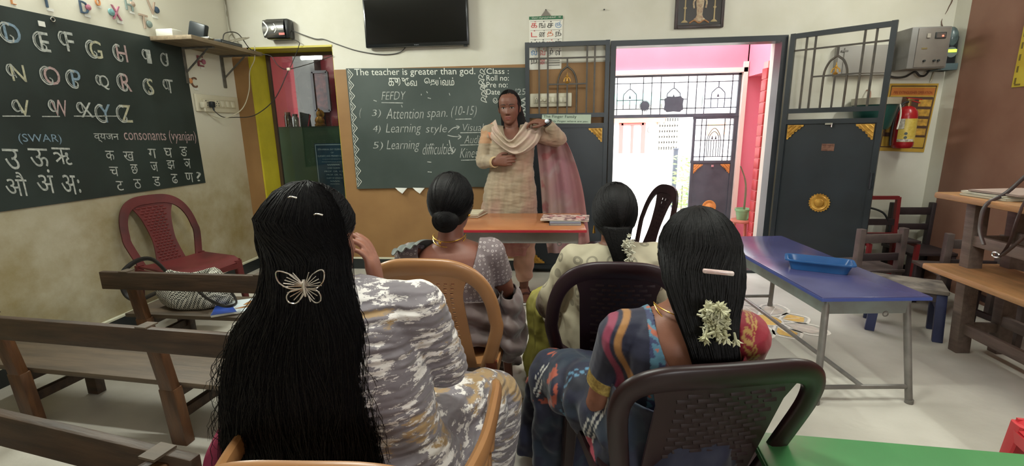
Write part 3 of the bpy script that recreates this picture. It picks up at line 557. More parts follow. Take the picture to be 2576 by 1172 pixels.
q0, q1 = onY(1334, 270), onY(1438, 268); switchboard('long ivory switchboard seen through iron grille behind the teacher', V(q0.x, D, q0.z), (q1.x-q0.x, 0, 0), (0, -1, 0), [onY(1380, 236).z-onY(1380, 270).z, 'p', 'k', 'k', 's', 's', 's', 's', 's'])
# paper strip on the door leaf
ys = D-.095; t = thing('paper_strip', 'pale green handwritten paper strip behind the teacher hand', 'paper', onY(1425, 312, ys)); P = [onY(1364, 288, ys), onY(1487, 288, ys), onY(1486, 311, ys), onY(1362, 310, ys)]; part('paper', B().prism(P, (0, .003, 0)), mat('pale_green_paper', '#a9b7a6', rough=.8), t, smooth=0)
b = B(); write_px(b, 'The Finger Family', (1367, 298), (1450, 299), 9, ys-.0005); write_px(b, 'Daddy Finger where are you', (1376, 308), (1478, 309), 6, ys-.0005, .2); part('handwriting', b, mat('dark_green_ink', '#2b3f33', rough=.7), t, smooth=0, recalc=False)
# framed print above the doorway
t = thing('framed_picture', 'dark framed print with standing figure and lamps above doorway', 'picture', onY(1757, 72)); yc = D-.012
c0 = onY(1757, 71, yc); w = .385; h = .5; x0 = c0.x-w/2; z0 = c0.z
M = Matrix.Rotation(-.03, 3, 'Y'); 
def pp(u, v, dy=0): return V(x0+w*u, yc+dy, z0+h*v)
b = B()
for u0, u1, v0, v1 in ((0, .06, 0, 1), (.94, 1, 0, 1), (.06, .94, 0, .05), (.06, .94, .95, 1)): b.box((pp(u0, v0)+pp(u1, v1))/2, (w*(u1-u0), .024, h*(v1-v0)), bev=.003)
part('frame', b, mat('dark_picture_frame', '#3a2a28', '#2a1f1e', scale=20, rough=.4), t)
part('print', B().box((pp(.06, .05)+pp(.94, .95))/2, (w*.88, .008, h*.9)), mat('dark_print', '#1f1c1a', '#2c2522', scale=6, rough=.35), t, smooth=0)
b = B(); c = pp(.5, .1, -.006)
b.loft([(c+V(0, 0, z), V(a, 0, 0), V(0, .003, 0)) for z, a in ((0, .03), (.02, .045), (.03, .03), (.05, .022), (.1, .026), (.15, .032), (.19, .02), (.21, .012), (.225, .02), (.25, .02), (.27, .008))], 12)
for sg in (-1, 1):
    b.tube(smoothline([c+V(sg*.02, 0, .18), c+V(sg*.05, 0, .15), c+V(sg*.045, 0, .1)]), .007, 6)
part('figure_motif', b, mat('pale_print_gold', '#b9a888', '#8d6f5a', scale=40, rough=.5), t)
for u in (.2, .8):
    b = B(); c = pp(u, .09, -.006); b.loft([(c+V(0, 0, z), V(a, 0, 0), V(0, .003, 0)) for z, a in ((0, .028), (.01, .02), (.02, .006), (.1, .005), (.11, .014), (.12, .005), (.18, .005), (.19, .018), (.21, .022), (.215, .004), (.24, .006), (.255, .001))], 10); part('lamp_motif', b, mat('pale_print_brass', '#a08b62', rough=.5), t)
b = B(); b.tube(smoothline([pp(.3, .08, -.006), pp(.4, .12, -.006), pp(.5, .08, -.006), pp(.6, .12, -.006), pp(.7, .08, -.006)]), .006, 6); part('flower_motif', b, mat('print_orange', '#9a6a40', rough=.5), t)
# ================================================================ THINGS ON THE RIGHT OF THE BACK WALL
grey_st = mat('grey_enamel_steel', '#7b7874', '#6f6c69', scale=6, rough=.45); lgrey = mat('light_grey_steel', '#9a9690', '#8f8b86', scale=3, rough=.5)
t = thing('distribution_box', 'pale grey flat distribution box behind the open leaf grille', 'electrical box', (2.41, D, 1.67))
part('body', B().box((2.41, D-.03, 1.787), (.4, .06, .225), bev=.004), lgrey, t); part('door', B().box((2.425, D-.064, 1.787), (.35, .008, .195), bev=.002), lgrey, t)
part('latch', B().box((2.25, D-.066, 1.86), (.05, .01, .012)), grey_st, t, smooth=0)
t = thing('voltage_stabilizer', 'dark grey steel stabilizer with small gauge beside the energy meter', 'stabilizer', (2.79, D, 1.7))
part('body', B().box((2.79, D-.09, 1.85), (.28, .18, .3), bev=.008), grey_st, t); part('face_plate', B().box((2.805, D-.183, 1.85), (.22, .006, .28), bev=.002), mat('warm_grey_face', '#777069', '#6d6660', scale=8, rough=.5), t)
o = part('gauge', B().box((2.85, D-.188, 1.935), (.075, .008, .045), bev=.002), black_paint, t); part('gauge_window', B().box((2.85, D-.1925, 1.935), (.062, .002, .034)), mat('gauge_glass', '#5b5552', rough=.2), o, smooth=0)
part('indicator_lamp', B().ball((2.862, D-.194, 1.93), .006), mat('red_led', '#ff5540', emit=3), o)
b = B(); b.box((2.765, D-.19, 1.935), (.022, .01, .03)); part('rocker_switch', b, mat('pale_switch', '#a39c92', rough=.4), t, smooth=0)
for x in (2.76, 2.83, 2.86): part('terminal', B().cyl((x, D-.186, 1.755), (x, D-.198, 1.755), .008, n=10), black_paint, t)
part('label_plate', B().box((2.75, D-.187, 1.845), (.04, .003, .012)), silver, t, smooth=0)
t = thing('energy_meter', 'black energy meter with lit green display', 'meter', (3.0, D, 1.69))
part('body', B().box((2.99, D-.06, 1.82), (.1, .12, .26), bev=.02), mat('meter_black', '#20262a', rough=.3), t); part('dome', B().ball((2.99, D-.09, 1.93), (.046, .05, .08)), mat('meter_teal_cover', '#5f7274', '#3a4648', scale=14, rough=.25), t)
o = part('display_panel', B().lathe([(0, 0), (.042, 0), (.038, .01), (0, .01)], (2.99, D-.118, 1.82), (0, -1, 0), 20), mat('meter_grey', '#6d7678', rough=.3), t)
part('display', B().box((2.99, D-.13, 1.83), (.062, .004, .02)), mat('lit_green_display', '#b8f03a', emit=1.6), o, smooth=0)
part('terminal_cover', B().box((2.98, D-.07, 1.715), (.14, .12, .05), bev=.004), mat('meter_teal', '#56686c', rough=.35), t)
cable('cable', 'black cable hanging below the grey stabilizer', [V(2.9, D-.06, 1.7), V(2.88, D-.05, 1.66), V(2.84, D-.05, 1.66), V(2.8, D-.05, 1.69), V(2.74, D-.04, 1.655), V(2.66, D-.03, 1.655), V(2.58, D-.02, 1.69)], .008, wire_k)
cable('cable', 'thin brown cable dropping to the energy meter', [V(3.0, D-.05, 1.95), onY(2368, 55), onY(2386, 20), V(3.02, D-.012, 2.3), V(3.02, D-.012, 2.95)], .004, mat('brown_cable', '#5a4336', rough=.5))
tag(part('conduit', B().cyl((2.97, D-.014, 1.70), (2.955, D-.014, 1.61), .006), wire_w), 'short pale conduit under the energy meter', 'pipe')
# fire extinguisher and its instruction poster
yp = D-.006; P = [onY(2240, 210, yp), onY(2362, 210, yp), onY(2324, 383, yp), onY(2208, 379, yp)]
t = thing('poster', 'yellow instruction poster behind the red fire extinguisher', 'poster', (P[2]+P[3])/2); part('sheet', B().prism(P, (0, .004, 0)), mat('poster_yellow', '#bd983a', '#ab8830', scale=9, rough=.6), t, smooth=0)
def quad(b, P, u0, u1, v0, v1, dy):
    f = lambda u, v: (P[0]*(1-u)+P[1]*u)*(1-v)+(P[3]*(1-u)+P[2]*u)*v+V(0, -dy, 0); b.prism([f(u0, v0), f(u1, v0), f(u1, v1), f(u0, v1)], (0, -.0008, 0))
b = B()
for a in ((.03, .97, .03, .045), (.03, .97, .93, .945), (.03, .045, .03, .94), (.955, .97, .03, .94), (.06, .94, .19, .2)): quad(b, P, *a, .001)
quad(b, P, .05, .95, .2, .78, .001); part('dark_panel', b, mat('poster_dark_print', '#4a3226', rough=.6), t, smooth=0)
b = B(); quad(b, P, .05, .95, .06, .17, .001); part('orange_banner', b, mat('poster_orange', '#b06a2c', rough=.6), t, smooth=0)
b = B()
for k in range(4): quad(b, P, .66, .93, .23+.14*k, .33+.14*k, .003)
quad(b, P, .08, .2, .24, .36, .003); quad(b, P, .08, .2, .55, .72, .003); part('poster_tile', b, mat('poster_tiles', '#c89a3c', '#8f6a2c', scale=30, rough=.6), t, smooth=0)
b = B(); f = lambda u, v: (P[0]*(1-u)+P[1]*u)*(1-v)+(P[3]*(1-u)+P[2]*u)*v+V(0, -.003, 0); O = f(.1, .15); write(b, 'FIRE EXTINGUISHER OPERATION', O, f(.9, .15)-O, V(0, 0, .022)); part('banner_lettering', b, mat('poster_dark_red', '#7c2f1c', rough=.6), t, smooth=0, recalc=False)
ex = 2.76; t = thing('fire_extinguisher', 'red fire extinguisher hanging in front of yellow poster', 'fire extinguisher', (ex, D, 1.1)); c = V(ex, D-.1, 1.1); rd = mat('red_enamel', '#9e1c22', '#8a161c', scale=5, rough=.25)
part('cylinder', B().lathe([(.06, 0), (.07, .012), (.072, .03), (.072, .25), (.066, .285), (.045, .315), (.022, .328), (0, .33)], c), rd, t)
part('label', B().sheet(lambda u, v: c+V(.0735*math.cos(-PI*.86+PI*.62*u), .0735*math.sin(-PI*.86+PI*.62*u), .05+.18*v), 12, 3, .001), mat('label_yellow', '#b59a3c', '#cbb35a', scale=40, rough=.4), t)
b = B(); b.sheet(lambda u, v: c+V(.0745*math.cos(-PI*.86+PI*.16*u), .0745*math.sin(-PI*.86+PI*.16*u), .15+.08*v), 5, 2, .001); b.sheet(lambda u, v: c+V(.0745*math.cos(-PI*.86+PI*.5*u), .0745*math.sin(-PI*.86+PI*.5*u), .052+.02*v), 8, 1, .001); part('label_band', b, mat('label_white', '#c9c2b4', '#8e8474', scale=60, rough=.4), t)
b = B()
for k in range(2): b.lathe([(0, 0), (.011, 0), (.011, .001), (0, .001)], c+V(-.03, -.068, .085+.03*k), (-.4, -.9, 0), 14)
part('label_pictogram', b, mat('label_dark', '#2c3a34', rough=.4), t)
part('valve', B().cyl(c+V(0, 0, .325), c+V(0, 0, .365), .017).box(c+V(.01, 0, .375), (.05, .025, .02), bev=.004), mat('brass_valve', '#8c7448', rough=.35, metal=.7), t)
part('lever', B().bar(c+V(-.02, 0, .39), c+V(.085, -.01, .375), .018, .006).bar(c+V(-.01, 0, .375), c+V(.075, -.01, .35), .018, .006), rd, t)
part('hose', B().tube(smoothline([c+V(-.01, -.01, .36), c+V(-.06, -.02, .34), c+V(-.092, -.01, .25), c+V(-.095, 0, .1), c+V(-.09, 0, .02)]), .009, 8), mat('black_rubber', '#1c1a1a', rough=.6), t)
part('wall_hook', B().box((ex, D-.015, 1.43), (.03, .03, .05)), grey_st, t, smooth=0)
# green tub hanging on the wall behind the door leaf
t = thing('tub', 'teal green plastic tub hanging behind the open door leaf', 'tub', (2.49, D, 1.25)); c = V(2.49, D-.14, 1.25); teal = mat('teal_plastic', '#1d4a44', '#17403b', scale=5, rough=.35); clearp = mat('milky_plastic', '#a49d8c', '#918a7a', scale=6, rough=.3)
rr = lambda z: .1+.05*z/.2
part('bowl', B().lathe([(0, 0), (.1, 0), (.118, .03), (.15, .19), (.143, .19), (.11, .03), (.095, .012), (0, .012)], c), teal, t)
part('rim_band', B().lathe([(.15, .19), (.158, .19), (.162, .24), (.154, .24), (.148, .195)], c), clearp, t)
b = B(); b.tube(smoothline([c+V(.155, -.02, .235), c+V(.165, -.05, .12), c+V(.13, -.09, -.0)]), .006, 6); part('carry_handle', b, mat('white_handle', '#c9c4b6', rough=.4), t)
part('hook', B().tube(smoothline([V(2.49, D-.005, 1.56), V(2.49, D-.05, 1.55), V(2.49, D-.06, 1.49)]), .006, 6), mat('pinkish_hook', '#96705f', rough=.5), t)
# yellow poster on the right wall
q0, q1, q2 = onX(2570, 0, XR-.004), onX(2545, 220, XR-.004), onX(2576, 222, XR-.004); t = thing('poster', 'yellow wall chart on the red brown wall', 'poster', (XR, 3.2, 1.5))
zb_, yb_ = q1.z, q1.y; part('sheet', B().box((XR-.004, yb_-.35, zb_+.45), (.005, .7, .9)), mat('chart_yellow', '#c3ae3c', '#b79c2e', scale=8, rough=.6), t, smooth=0)
b = B()
for k in range(12): b.box((XR-.0075, yb_-.02, zb_+.04+.075*k), (.002, .012, .04))
for k in range(9): b.box((XR-.0075, yb_-.04-.075*k, zb_+.015), (.002, .04, .01))
part('dark_border', b, mat('chart_dark', '#6b5a24', rough=.6), t, smooth=0)
b = B()
for k in range(8): b.lathe([(0, 0), (.025, 0), (.022, .001), (0, .001)], (XR-.007, yb_-.1-.11*(k % 3), zb_+.1+.1*k), (-1, 0, 0), 8)
part('printed_motifs', b, mat('chart_orange_red', '#b8642c', '#c23a38', scale=30, rough=.6), t)

# ================================================================ FURNITURE
wood = mat('worn_bench_wood', '#473425', '#30231a', scale=3.5, rough=.55, bump=.25, stretch=(1.2, 9, 9), detail=7); wood_o = mat('orange_worn_wood', '#5c3a1e', '#432814', scale=4, rough=.5, bump=.2, stretch=(8, 8, 1.5)); wood_t = mat('dusty_seat_wood', '#5e4f40', '#4a3f34', scale=3, rough=.6, bump=.2, stretch=(1.2, 9, 9))
def school_bench(lab, loc, rz, L=1.5):
    t = thing('bench', lab, 'bench', loc, rz, None); sh = .27
    part('back_rail', B().box((0, -.11, .515), (L, .028, .1), bev=.004), wood, t, local=True)
    part('seat', B().box((0, .14, sh), (L, .33, .024), bev=.003), wood_t, t, local=True)
    for x in (-.40, .40):
        b = B(); b.bar((x, -.035, 0), (x, -.05, sh), .075, .045, (0, 1, 0), bev=.004); b.bar((x, -.05, sh-.01), (x, -.086, .545), .065, .04, (0, 1, 0), bev=.005); part('post', b, wood_o, t, local=True)
        part('leg', B().bar((x, .24, 0), (x, .24, sh-.01), .065, .045, (0, 1, 0), bev=.004), wood, t, local=True)
        part('side_stretcher', B().bar((x, -.04, .13), (x, .22, .13), .03, .045, bev=.003), wood, t, local=True)
        part('seat_bearer', B().bar((x, -.05, sh-.035), (x, .27, sh-.035), .035, .04), wood, t, local=True, smooth=0)
        part('rail_cap', B().box((x, -.098, .568), (.05, .055, .006)), wood_t, t, local=True, smooth=0)
    return t
school_bench('dark wooden bench holding the checked bag below alphabet board', (-1.97, 2.37, 0), -.03, 1.1)
school_bench('empty dark wooden bench in front of the bag bench', (-2.0, 1.72, 0), -.09, 1.66)
school_bench('worn wooden bench showing its back rail beside tan armchair', (-1.35, .87, 0), PI-.19, 1.0)
# checked bag and magazine on the far bench
gm = mat('houndstooth_cloth', '#d8d6cc', rough=.8, bump=.15, bscale=80); Nn, L_, p = nodes(gm)
for l in list(p.inputs['Base Color'].links): L_.remove(l)
tc = Nn.new('ShaderNodeTexCoord'); ck = Nn.new('ShaderNodeTexChecker'); ck.inputs['Scale'].default_value = 125; ck.inputs[1].default_value = lin('#c9c6b8'); ck.inputs[2].default_value = lin('#26241f'); mp = Nn.new('ShaderNodeMapping'); mp.inputs['Rotation'].default_value = (.35, .2, .3); L_.new(tc.outputs['Object'], mp.inputs[0]); L_.new(mp.outputs[0], ck.inputs[0]); L_.new(ck.outputs[0], p.inputs['Base Color'])
bz = .282; bx, by = -2.18, 2.51; t = thing('bag', 'black and white checked cloth handbag slumped on the bench', 'bag', (bx, by, bz))
def bagw(z, a): return 1+.05*math.sin(3*a+z*20)+.035*math.sin(7*a+2)
b = B(); rings = []
n = 40; vs = []; prof = [(0, .0), (.16, .0), (.215, .03), (.23, .10), (.21, .18), (.17, .24), (.135, .27), (.12, .265), (.11, .23)]
for r, z in prof:
    for j in range(n):
        a = 2*PI*j/n; k = bagw(z, a)*(1+.06*math.sin(9*a)*(z > .1)); vs.append((bx+r*k*math.cos(a)*1.0, by+r*k*.5*math.sin(a), bz+z*.78*(1+.10*math.sin(2*a+.6))))
b.add(vs, [[i*n+j, i*n+(j+1) % n, (i+1)*n+(j+1) % n, (i+1)*n+j] for i in range(len(prof)-1) for j in range(n)]); part('body', b, gm, t, smooth=60)
leath = mat('black_leather', '#1d1b1a', '#2a2725', scale=20, rough=.4)
part('handle', B().tube(smoothline([V(bx-.13, by-.02, bz+.19), V(bx-.22, by-.02, bz+.29), V(bx-.30, by-.05, bz+.29), V(bx-.36, by-.1, bz+.22), V(bx-.36, by-.1, bz+.1), V(bx-.3, by-.08, bz+.06), V(bx-.2, by-.05, bz+.1)]), .014, 8, flat=.4), leath, t)
part('handle', B().tube(smoothline([V(bx+.03, by-.06, bz+.2), V(bx+.1, by-.12, bz+.17), V(bx+.2, by-.16, bz+.11), V(bx+.29, by-.15, bz+.06), V(bx+.33, by-.1, bz+.06), V(bx+.26, by-.05, bz+.12), V(bx+.12, by, bz+.2)]), .013, 8, flat=.45), leath, t)
part('tassel', B().lathe([(0, 0), (.016, .01), (.02, .03), (.008, .045), (0, .05)], (bx-.05, by-.07, bz+.17)), leath, t)
M = Matrix.Rotation(.5, 4, 'Z'); t = thing('magazine', 'blue and white magazine lying on the bench beside the bag', 'magazine', (-1.87, 2.49, bz+.002), .5)
part('pages', B().box((0, 0, .006), (.3, .22, .01), bev=.002), mat('page_white', '#d6d5cf', rough=.7), t, local=True); part('cover', B().box((0, 0, .0125), (.302, .222, .003)), mat('cover_white', '#c9d3d8', rough=.35), t, local=True, smooth=0)
b = B(); b.prism([(-.15, -.11, .0145), (-.02, -.11, .0145), (-.06, .02, .0145), (-.15, .11, .0145)], (0, 0, .0006)); part('blue_print', b, mat('cover_blue', '#27479c', '#1f3a86', scale=8, rough=.35), t, local=True, smooth=0)
b = B(); b.prism([(.0, .0, .0152), (.09, -.02, .0152), (.11, .05, .0152), (.03, .06, .0152)], (0, 0, .0006)); b.prism([(-.04, -.05, .0152), (.02, -.06, .0152), (.05, -.01, .0152)], (0, 0, .0006)); part('orange_print', b, mat('cover_orange', '#c98436', '#5a4a3a', scale=30, rough=.35), t, local=True, smooth=0)
b = B(); b.prism([(.06, -.11, .0148), (.15, -.11, .0148), (.15, .0, .0148)], (0, 0, .0006)); part('teal_print', b, mat('cover_teal', '#5fa3ad', rough=.35), t, local=True, smooth=0)
b = B(); write(b, 'MATHS', (-.14, .07, .0152), (.07, 0, 0), (0, .02, 0)); part('title_lettering', b, mat('page_white', '#d6d5cf'), t, local=True, smooth=0, recalc=False)

# plastic chairs -----------------------------------------------------------
def plastic_chair(lab, loc, rz, m, leg_m=None, back='weave', arms=False, group=None, H=.86, lean=.13, bw=.225, wide=.15, ex=(.62, .8), b0=.185, taper=0):
    t = thing('plastic_chair', lab, 'chair', loc, rz, group); leg_m = leg_m or m; sz = .42; yb = -.19
    def yl(z): return yb-lean*max(0, (z-sz))/(H-sz)
    # seat
    def seat(u, v):
        x = (u-.5)*2; y = yb-.01+(.42)*v; w = .215+.015*v
        return V(x*w, y, sz+.012*abs(x)**3-.016*(1-x*x)*math.sin(PI*min(1, v*1.1))-.035*max(0, v-.88)/.12*1.0)
    part('seat', B().sheet(seat, 14, 14, .012), m, t, local=True)
    b = B()
    for sx in (-1, 1): b.sheet(lambda u, v: V(sx*(.222+.008*u), yb+.0+.40*u, sz-.05*v*(1-.3*math.sin(PI*u))), 8, 2, .01)
    b.sheet(lambda u, v: V((u-.5)*.44, yb+.41+.008*math.sin(PI*u), sz-.03-.035*v), 8, 2, .01); part('apron', b, m, t, local=True)
    # arch of the back
    pts = [(-b0, sz-.01)]+[(-bw*math.copysign(abs(math.cos(a))**ex[0], math.cos(a)), sz+.16+(H-.025-sz-.16)*abs(math.sin(a))**ex[1]) for a in np.linspace(0, PI, 23)]+[(b0, sz-.01)]
    pts = [(x*(1-taper*(H-z)/(H-sz)), z) for x, z in pts]; P = smoothline([V(x, yl(z)+.02*(1-(x/bw)**2)*-1*(z-sz)/(H-sz), z) for x, z in pts], 3)
    b = B(); k = len(P); vs = []
    for i, q in enumerate(P):
        tt = (P[min(i+1, k-1)]-P[max(i-1, 0)]).normalized(); n = V(0, -1, -.25).normalized(); s = tt.cross(n).normalized(); top = max(0, (q.z-sz-.2)/(H-sz-.2)); wd = .024+.012*top**3
        ring = [(-1, .3), (-.8, 1), (0, 1.25), (.8, 1), (1, .3), (.95, -.6), (0, -.75), (-.95, -.6)]; vs += [q+s*(wd*a)+n*(.011*c) for a, c in ring]
    b.add(vs, [[i*8+j, i*8+(j+1) % 8, (i+1)*8+(j+1) % 8, (i+1)*8+j] for i in range(k-1) for j in range(8)]+[list(range(8))[::-1], [(k-1)*8+j for j in range(8)]]); part('back_frame', b, m, t, local=True, smooth=50)
    # central splat
    zt = H-.03
    def hw(v):
        if back == 'wide': return wide*(.93+.07*v)+.02*max(0, v-.8)/.2
        if back == 'holes': return .122+.03*(1-v)**1.3+.10*max(0, v-.72)**1.5/.15*.42
        return .075+.035*abs(2*v-.75)**1.5+.10*max(0, v-.72)**1.5/.15*.28*(1 if back != 'holes' else 1.5)
    def spl(u, v):
        z = sz-.005+(zt-sz)*v; x = (u-.5)*2*hw(v); return V(x, yl(z)-.02*v*(1-(u-.5)**2*2)-.006, z)
    if back == 'holes':
        nu, nv = 23, 43; part('back_panel', B().sheet(spl, nu, nv, .008, lambda i, j: not (i % 2 == 1 and j % 2 == 1 and 2 < i < nu-2 and 3 < j < nv-4)), m, t, local=True)
    else:
        part('back_panel', B().sheet(spl, 16, 30, .007, (lambda i, j: not (i % 3 == 1 and j % 2 == 1 and 3 < i < 13 and 4 < j < 27)) if back == 'slots' else None), m, t, local=True)
        if back in ('weave', 'wide'):
            b = B()
            for j in range(20):
                v = .06+j*.044
                for i in range(5):
                    u = .14+.15*i+.075*(j % 2)
                    q = spl(u+.06, v); 
                    for sgn in (1, -1): b.box(q+V(0, sgn*(.0045 if back == 'weave' else .0032), 0), (.17*hw(v)*1.25, .007 if back == 'weave' else .004, .0125), Matrix.Rotation(-.28, 3, 'X'), bev=.003)
            part('woven_relief', b, mat(m.name+'_worn', {'wine_red_plastic': '#662827', 'maroon_plastic': '#221213'}.get(m.name, '#281820'), rough=.55, spec=.3), t, local=True)
    # legs (angle section, splayed)
    for sx in (-1, 1):
        b = B(); b.loft([(V(sx*.205, yb-.005, sz+.02), V(.024, 0, 0), V(0, .018, 0), 4), (V(sx*.22, yb-.03, .2), V(.02, 0, 0), V(0, .019, 0), 4), (V(sx*.235, yb-.06, 0), V(.016, 0, 0), V(0, .018, 0), 4)], 12); part('leg', b, leg_m, t, local=True)
        b = B(); b.loft([(V(sx*.215, yb+.39, sz-.01), V(.026, 0, 0), V(0, .024, 0), 4), (V(sx*.222, yb+.41, .2), V(.021, 0, 0), V(0, .02, 0), 4), (V(sx*.23, yb+.43, 0), V(.016, 0, 0), V(0, .016, 0), 4)], 12); part('leg', b, leg_m, t, local=True)
        if arms:
            b = B(); A = smoothline([V(sx*.22, yl(.64)+.0, .67), V(sx*.255, yb+.08, .665), V(sx*.265, yb+.26, .655), V(sx*.26, yb+.36, .63), V(sx*.245, yb+.40, .56), V(sx*.235, yb+.41, .42)], 5); b.tube(A, [.026]*12+[.028]*5+[.024]*(len(A)-17), 10, flat=.55, up=(sx*.001, .3, 1)); part('armrest', b, m, t, local=True)
    return t
plum = mat('maroon_plastic', '#251314', '#1d0f10', scale=6, rough=.36, spec=.35); plum_d = mat('dark_plum_plastic', '#2c1a22', '#241419', scale=6, rough=.4, spec=.35)
tan_p = mat('tan_plastic', '#9a6f48', '#8c623d', scale=5, rough=.32); tan_leg_shade = mat('shaded_tan_plastic', '#6a3420', '#5c2c1b', scale=5, rough=.35); wine = mat('wine_red_plastic', '#5a2222', '#311716', scale=3.2, rough=.5, spec=.3, lo=.4, hi=.7); brt = mat('bright_red_plastic', '#c4383e', '#b83038', scale=5, rough=.3)  # second chair's leg brown: tan plastic with its shade put into the colour
plastic_chair('wine red plastic chair with woven back below the alphabet board', (-2.56, 2.93, 0), math.radians(-110), wine, back='weave', H=.88)
plastic_chair('tan plastic armchair under the long haired woman', (-.41, .93, 0), .06, tan_p, tan_p, back='holes', arms=True, H=.80)
plastic_chair('tan plastic chair with pierced back at second row', (-.455, 1.82, 0), .0, tan_p, tan_leg_shade, back='holes', H=.875, bw=.235)
plastic_chair('dark plum plastic chair in the second row', (.215, 1.84, 0), -.04, plum_d, back='wide', wide=.13, H=.865)
plastic_chair('dark maroon plastic chair carrying the woman in navy sari', (.30, 1.27, 0), .20, plum, back='wide', H=.81, ex=(.42, .55), b0=.25, bw=.252, taper=.28)
plastic_chair('maroon plastic chair seen sideways in the doorway light', (.47, 3.42, 0), math.radians(104), plum, back='slots', H=.88)
plastic_chair('bright red plastic chair pushed up to the green table', (1.556, 1.15, 0), math.radians(80), brt, back='slots', H=.7)
# tables --------------------------------------------------------------------
pipe_g = mat('grey_pipe', '#7f7b76', '#6d6a66', scale=14, rough=.4, metal=.35)
def table(lab, loc, rz, w, l, h, top_m, edge_m, apron_m, leg_m, splay=.07, group=None, bar_y=True):
    """w along x, l along y"""
    t = thing('table', lab, 'table', loc, rz, group)
    part('top', B().box((0, 0, h-.011), (w, l, .022), bev=.004), top_m, t, local=True); part('edge_band', B().box((0, 0, h-.012), (w+.006, l+.006, .014)), edge_m, t, local=True, smooth=0)
    b = B(); ah = .075
    for sx in (-1, 1): b.box((sx*(w/2-.05), 0, h-.022-ah/2), (.014, l-.1, ah))
    for sy in (-1, 1): b.box((0, sy*(l/2-.05), h-.022-ah/2), (w-.1, .014, ah))
    part('apron', b, apron_m, t, local=True, smooth=0)
    ft = {}
    for sx in (-1, 1):
        for sy in (-1, 1):
            p0, p1 = V(sx*(w/2-.06), sy*(l/2-.06), h-.03), V(sx*(w/2-.06+splay*.5), sy*(l/2-.06+splay), 0); ft[sx, sy] = p0+(p1-p0)*.84
            part('leg', B().cyl(p0, p1, .0155, n=12).cyl(p1, p1+V(0, 0, .02), .018, n=12), leg_m, t, local=True)
    for sy in (-1, 1) if bar_y else (): part('stretcher', B().cyl(ft[-1, sy], ft[1, sy], .011, n=10), leg_m, t, local=True)
    if not bar_y:
        for sx in (-1, 1): part('stretcher', B().cyl(ft[sx, -1], ft[sx, 1], .011, n=10), leg_m, t, local=True)
    a, c = ((ft[-1, -1]+ft[1, -1])/2, (ft[-1, 1]+ft[1, 1])/2) if bar_y else ((ft[-1, -1]+ft[-1, 1])/2, (ft[1, -1]+ft[1, 1])/2)
    part('long_stretcher', B().cyl(a, c, .011, n=10), leg_m, t, local=True); part('pipe_ring', B().tube([V(w/2-.16+.012*math.cos(k), -l/2+.043, h-.1+.012*math.sin(k)) for k in np.linspace(0, 2*PI, 12, False)], .003, 6, True), leg_m, t, local=True)
    return t
lam_o = mat('orange_brown_laminate', '#a86e48', '#9a6340', scale=4, rough=.22); red_edge = mat('red_edging', '#a02030', rough=.4)
table('orange brown table with red edge in front of the teacher', (-.285, 3.085, 0), .02, .90, .56, .70, lam_o, red_edge, grey_st, pipe_g, bar_y=False, splay=.0)
lam_b = mat('violet_blue_laminate', '#45466e', '#3d3e64', scale=5, rough=.22); table('low violet blue table in front of the open door leaf', (1.39, 2.79, 0), .085, .49, 1.24, .53, lam_b, mat('blue_edging', '#3a4a8a', rough=.4), mat('painted_apron', '#7d8782', '#6f716c', scale=8, rough=.5), pipe_g)
lam_gr = mat('green_laminate', '#4d8a56', '#437c4c', scale=4, rough=.3); table('low green topped table beside the maroon chair', (1.0, .815, 0), -.07, 1.05, .56, .53, lam_gr, mat('dark_green_edging', '#2c5a36', rough=.4), grey_st, pipe_g, bar_y=False)
# blue tray with chalk bits on the blue table
tb = mat('blue_tray_plastic', '#27568c', '#214b7c', scale=6, rough=.3); t = thing('tray', 'blue plastic tray holding chalk bits on the blue table', 'tray', (1.405, 2.6, .531), -.42)
b = B(); w, l, h = .15, .07, .055; ring = lambda s, z, e=0: [(V(0, 0, z), V(w*s+e, 0, 0), V(0, l*s+e, 0), 7)]
b.loft(ring(.86, 0)+ring(1, h)+ring(1, h, .012)+ring(1, h-.006, .012)+ring(1, h-.004, .0)+ring(1, h, -.004)+ring(.86, .006, -.004), 40); part('body', b, tb, t, local=True, smooth=40)
for k in range(7):
    a = V(random.uniform(-.11, .11), random.uniform(-.045, .045), .54); a = Matrix.Rotation(-.42, 3, 'Z') @ V(a.x, a.y, 0)+V(1.405, 2.6, .5425); d = Matrix.Rotation(random.uniform(0, 3), 3, 'Z') @ V(.022, 0, 0)
    tag(part('chalk_stick', B().cyl(a-d, a+d, .0055, n=8), mat('white_chalk_stick', '#c9c9c4', '#a8c0c8', scale=30, rough=.9)), 'short piece of chalk lying in the blue tray', 'chalk', 'chalk pieces in the blue tray')
# books on the teacher's table
cr = mat('page_edges', '#cfc8b4', '#b8ae98', scale=50, rough=.8, stretch=(1, 1, 12))
def book(lab, x, y, z, w, l, h, rz, cov, name='book'):
    t = thing(name, lab, 'book', (x, y, z), rz); part('pages', B().box((.003, 0, h/2), (w-.006, l-.006, h-.004)), cr, t, local=True, smooth=0); b = B(); b.box((0, 0, .0015), (w, l, .003)); b.box((0, 0, h-.0015), (w, l, .003)); b.box((-w/2+.0015, 0, h/2), (.003, l, h)); part('cover', b, cov, t, local=True, smooth=0); return t
tz = .701; q = onZ(1193, 538, tz); book('lower of two notebooks stacked on the teacher table', q.x, q.y-.05, tz, .15, .2, .013, -.2, mat('brown_cover', '#7a5a48', rough=.5)); book('upper pale notebook of the stack on teacher table', q.x-.01, q.y-.05, tz+.0135, .14, .19, .012, -.05, mat('cream_cover', '#c9bfa8', '#b5a890', scale=20, rough=.5))
q = onZ(1430, 557, tz); book('grey blue thin book under magazine on teacher table', q.x-.025, q.y-.06, tz, .2, .14, .013, .02, mat('grey_blue_cover', '#6a6a78', rough=.4))
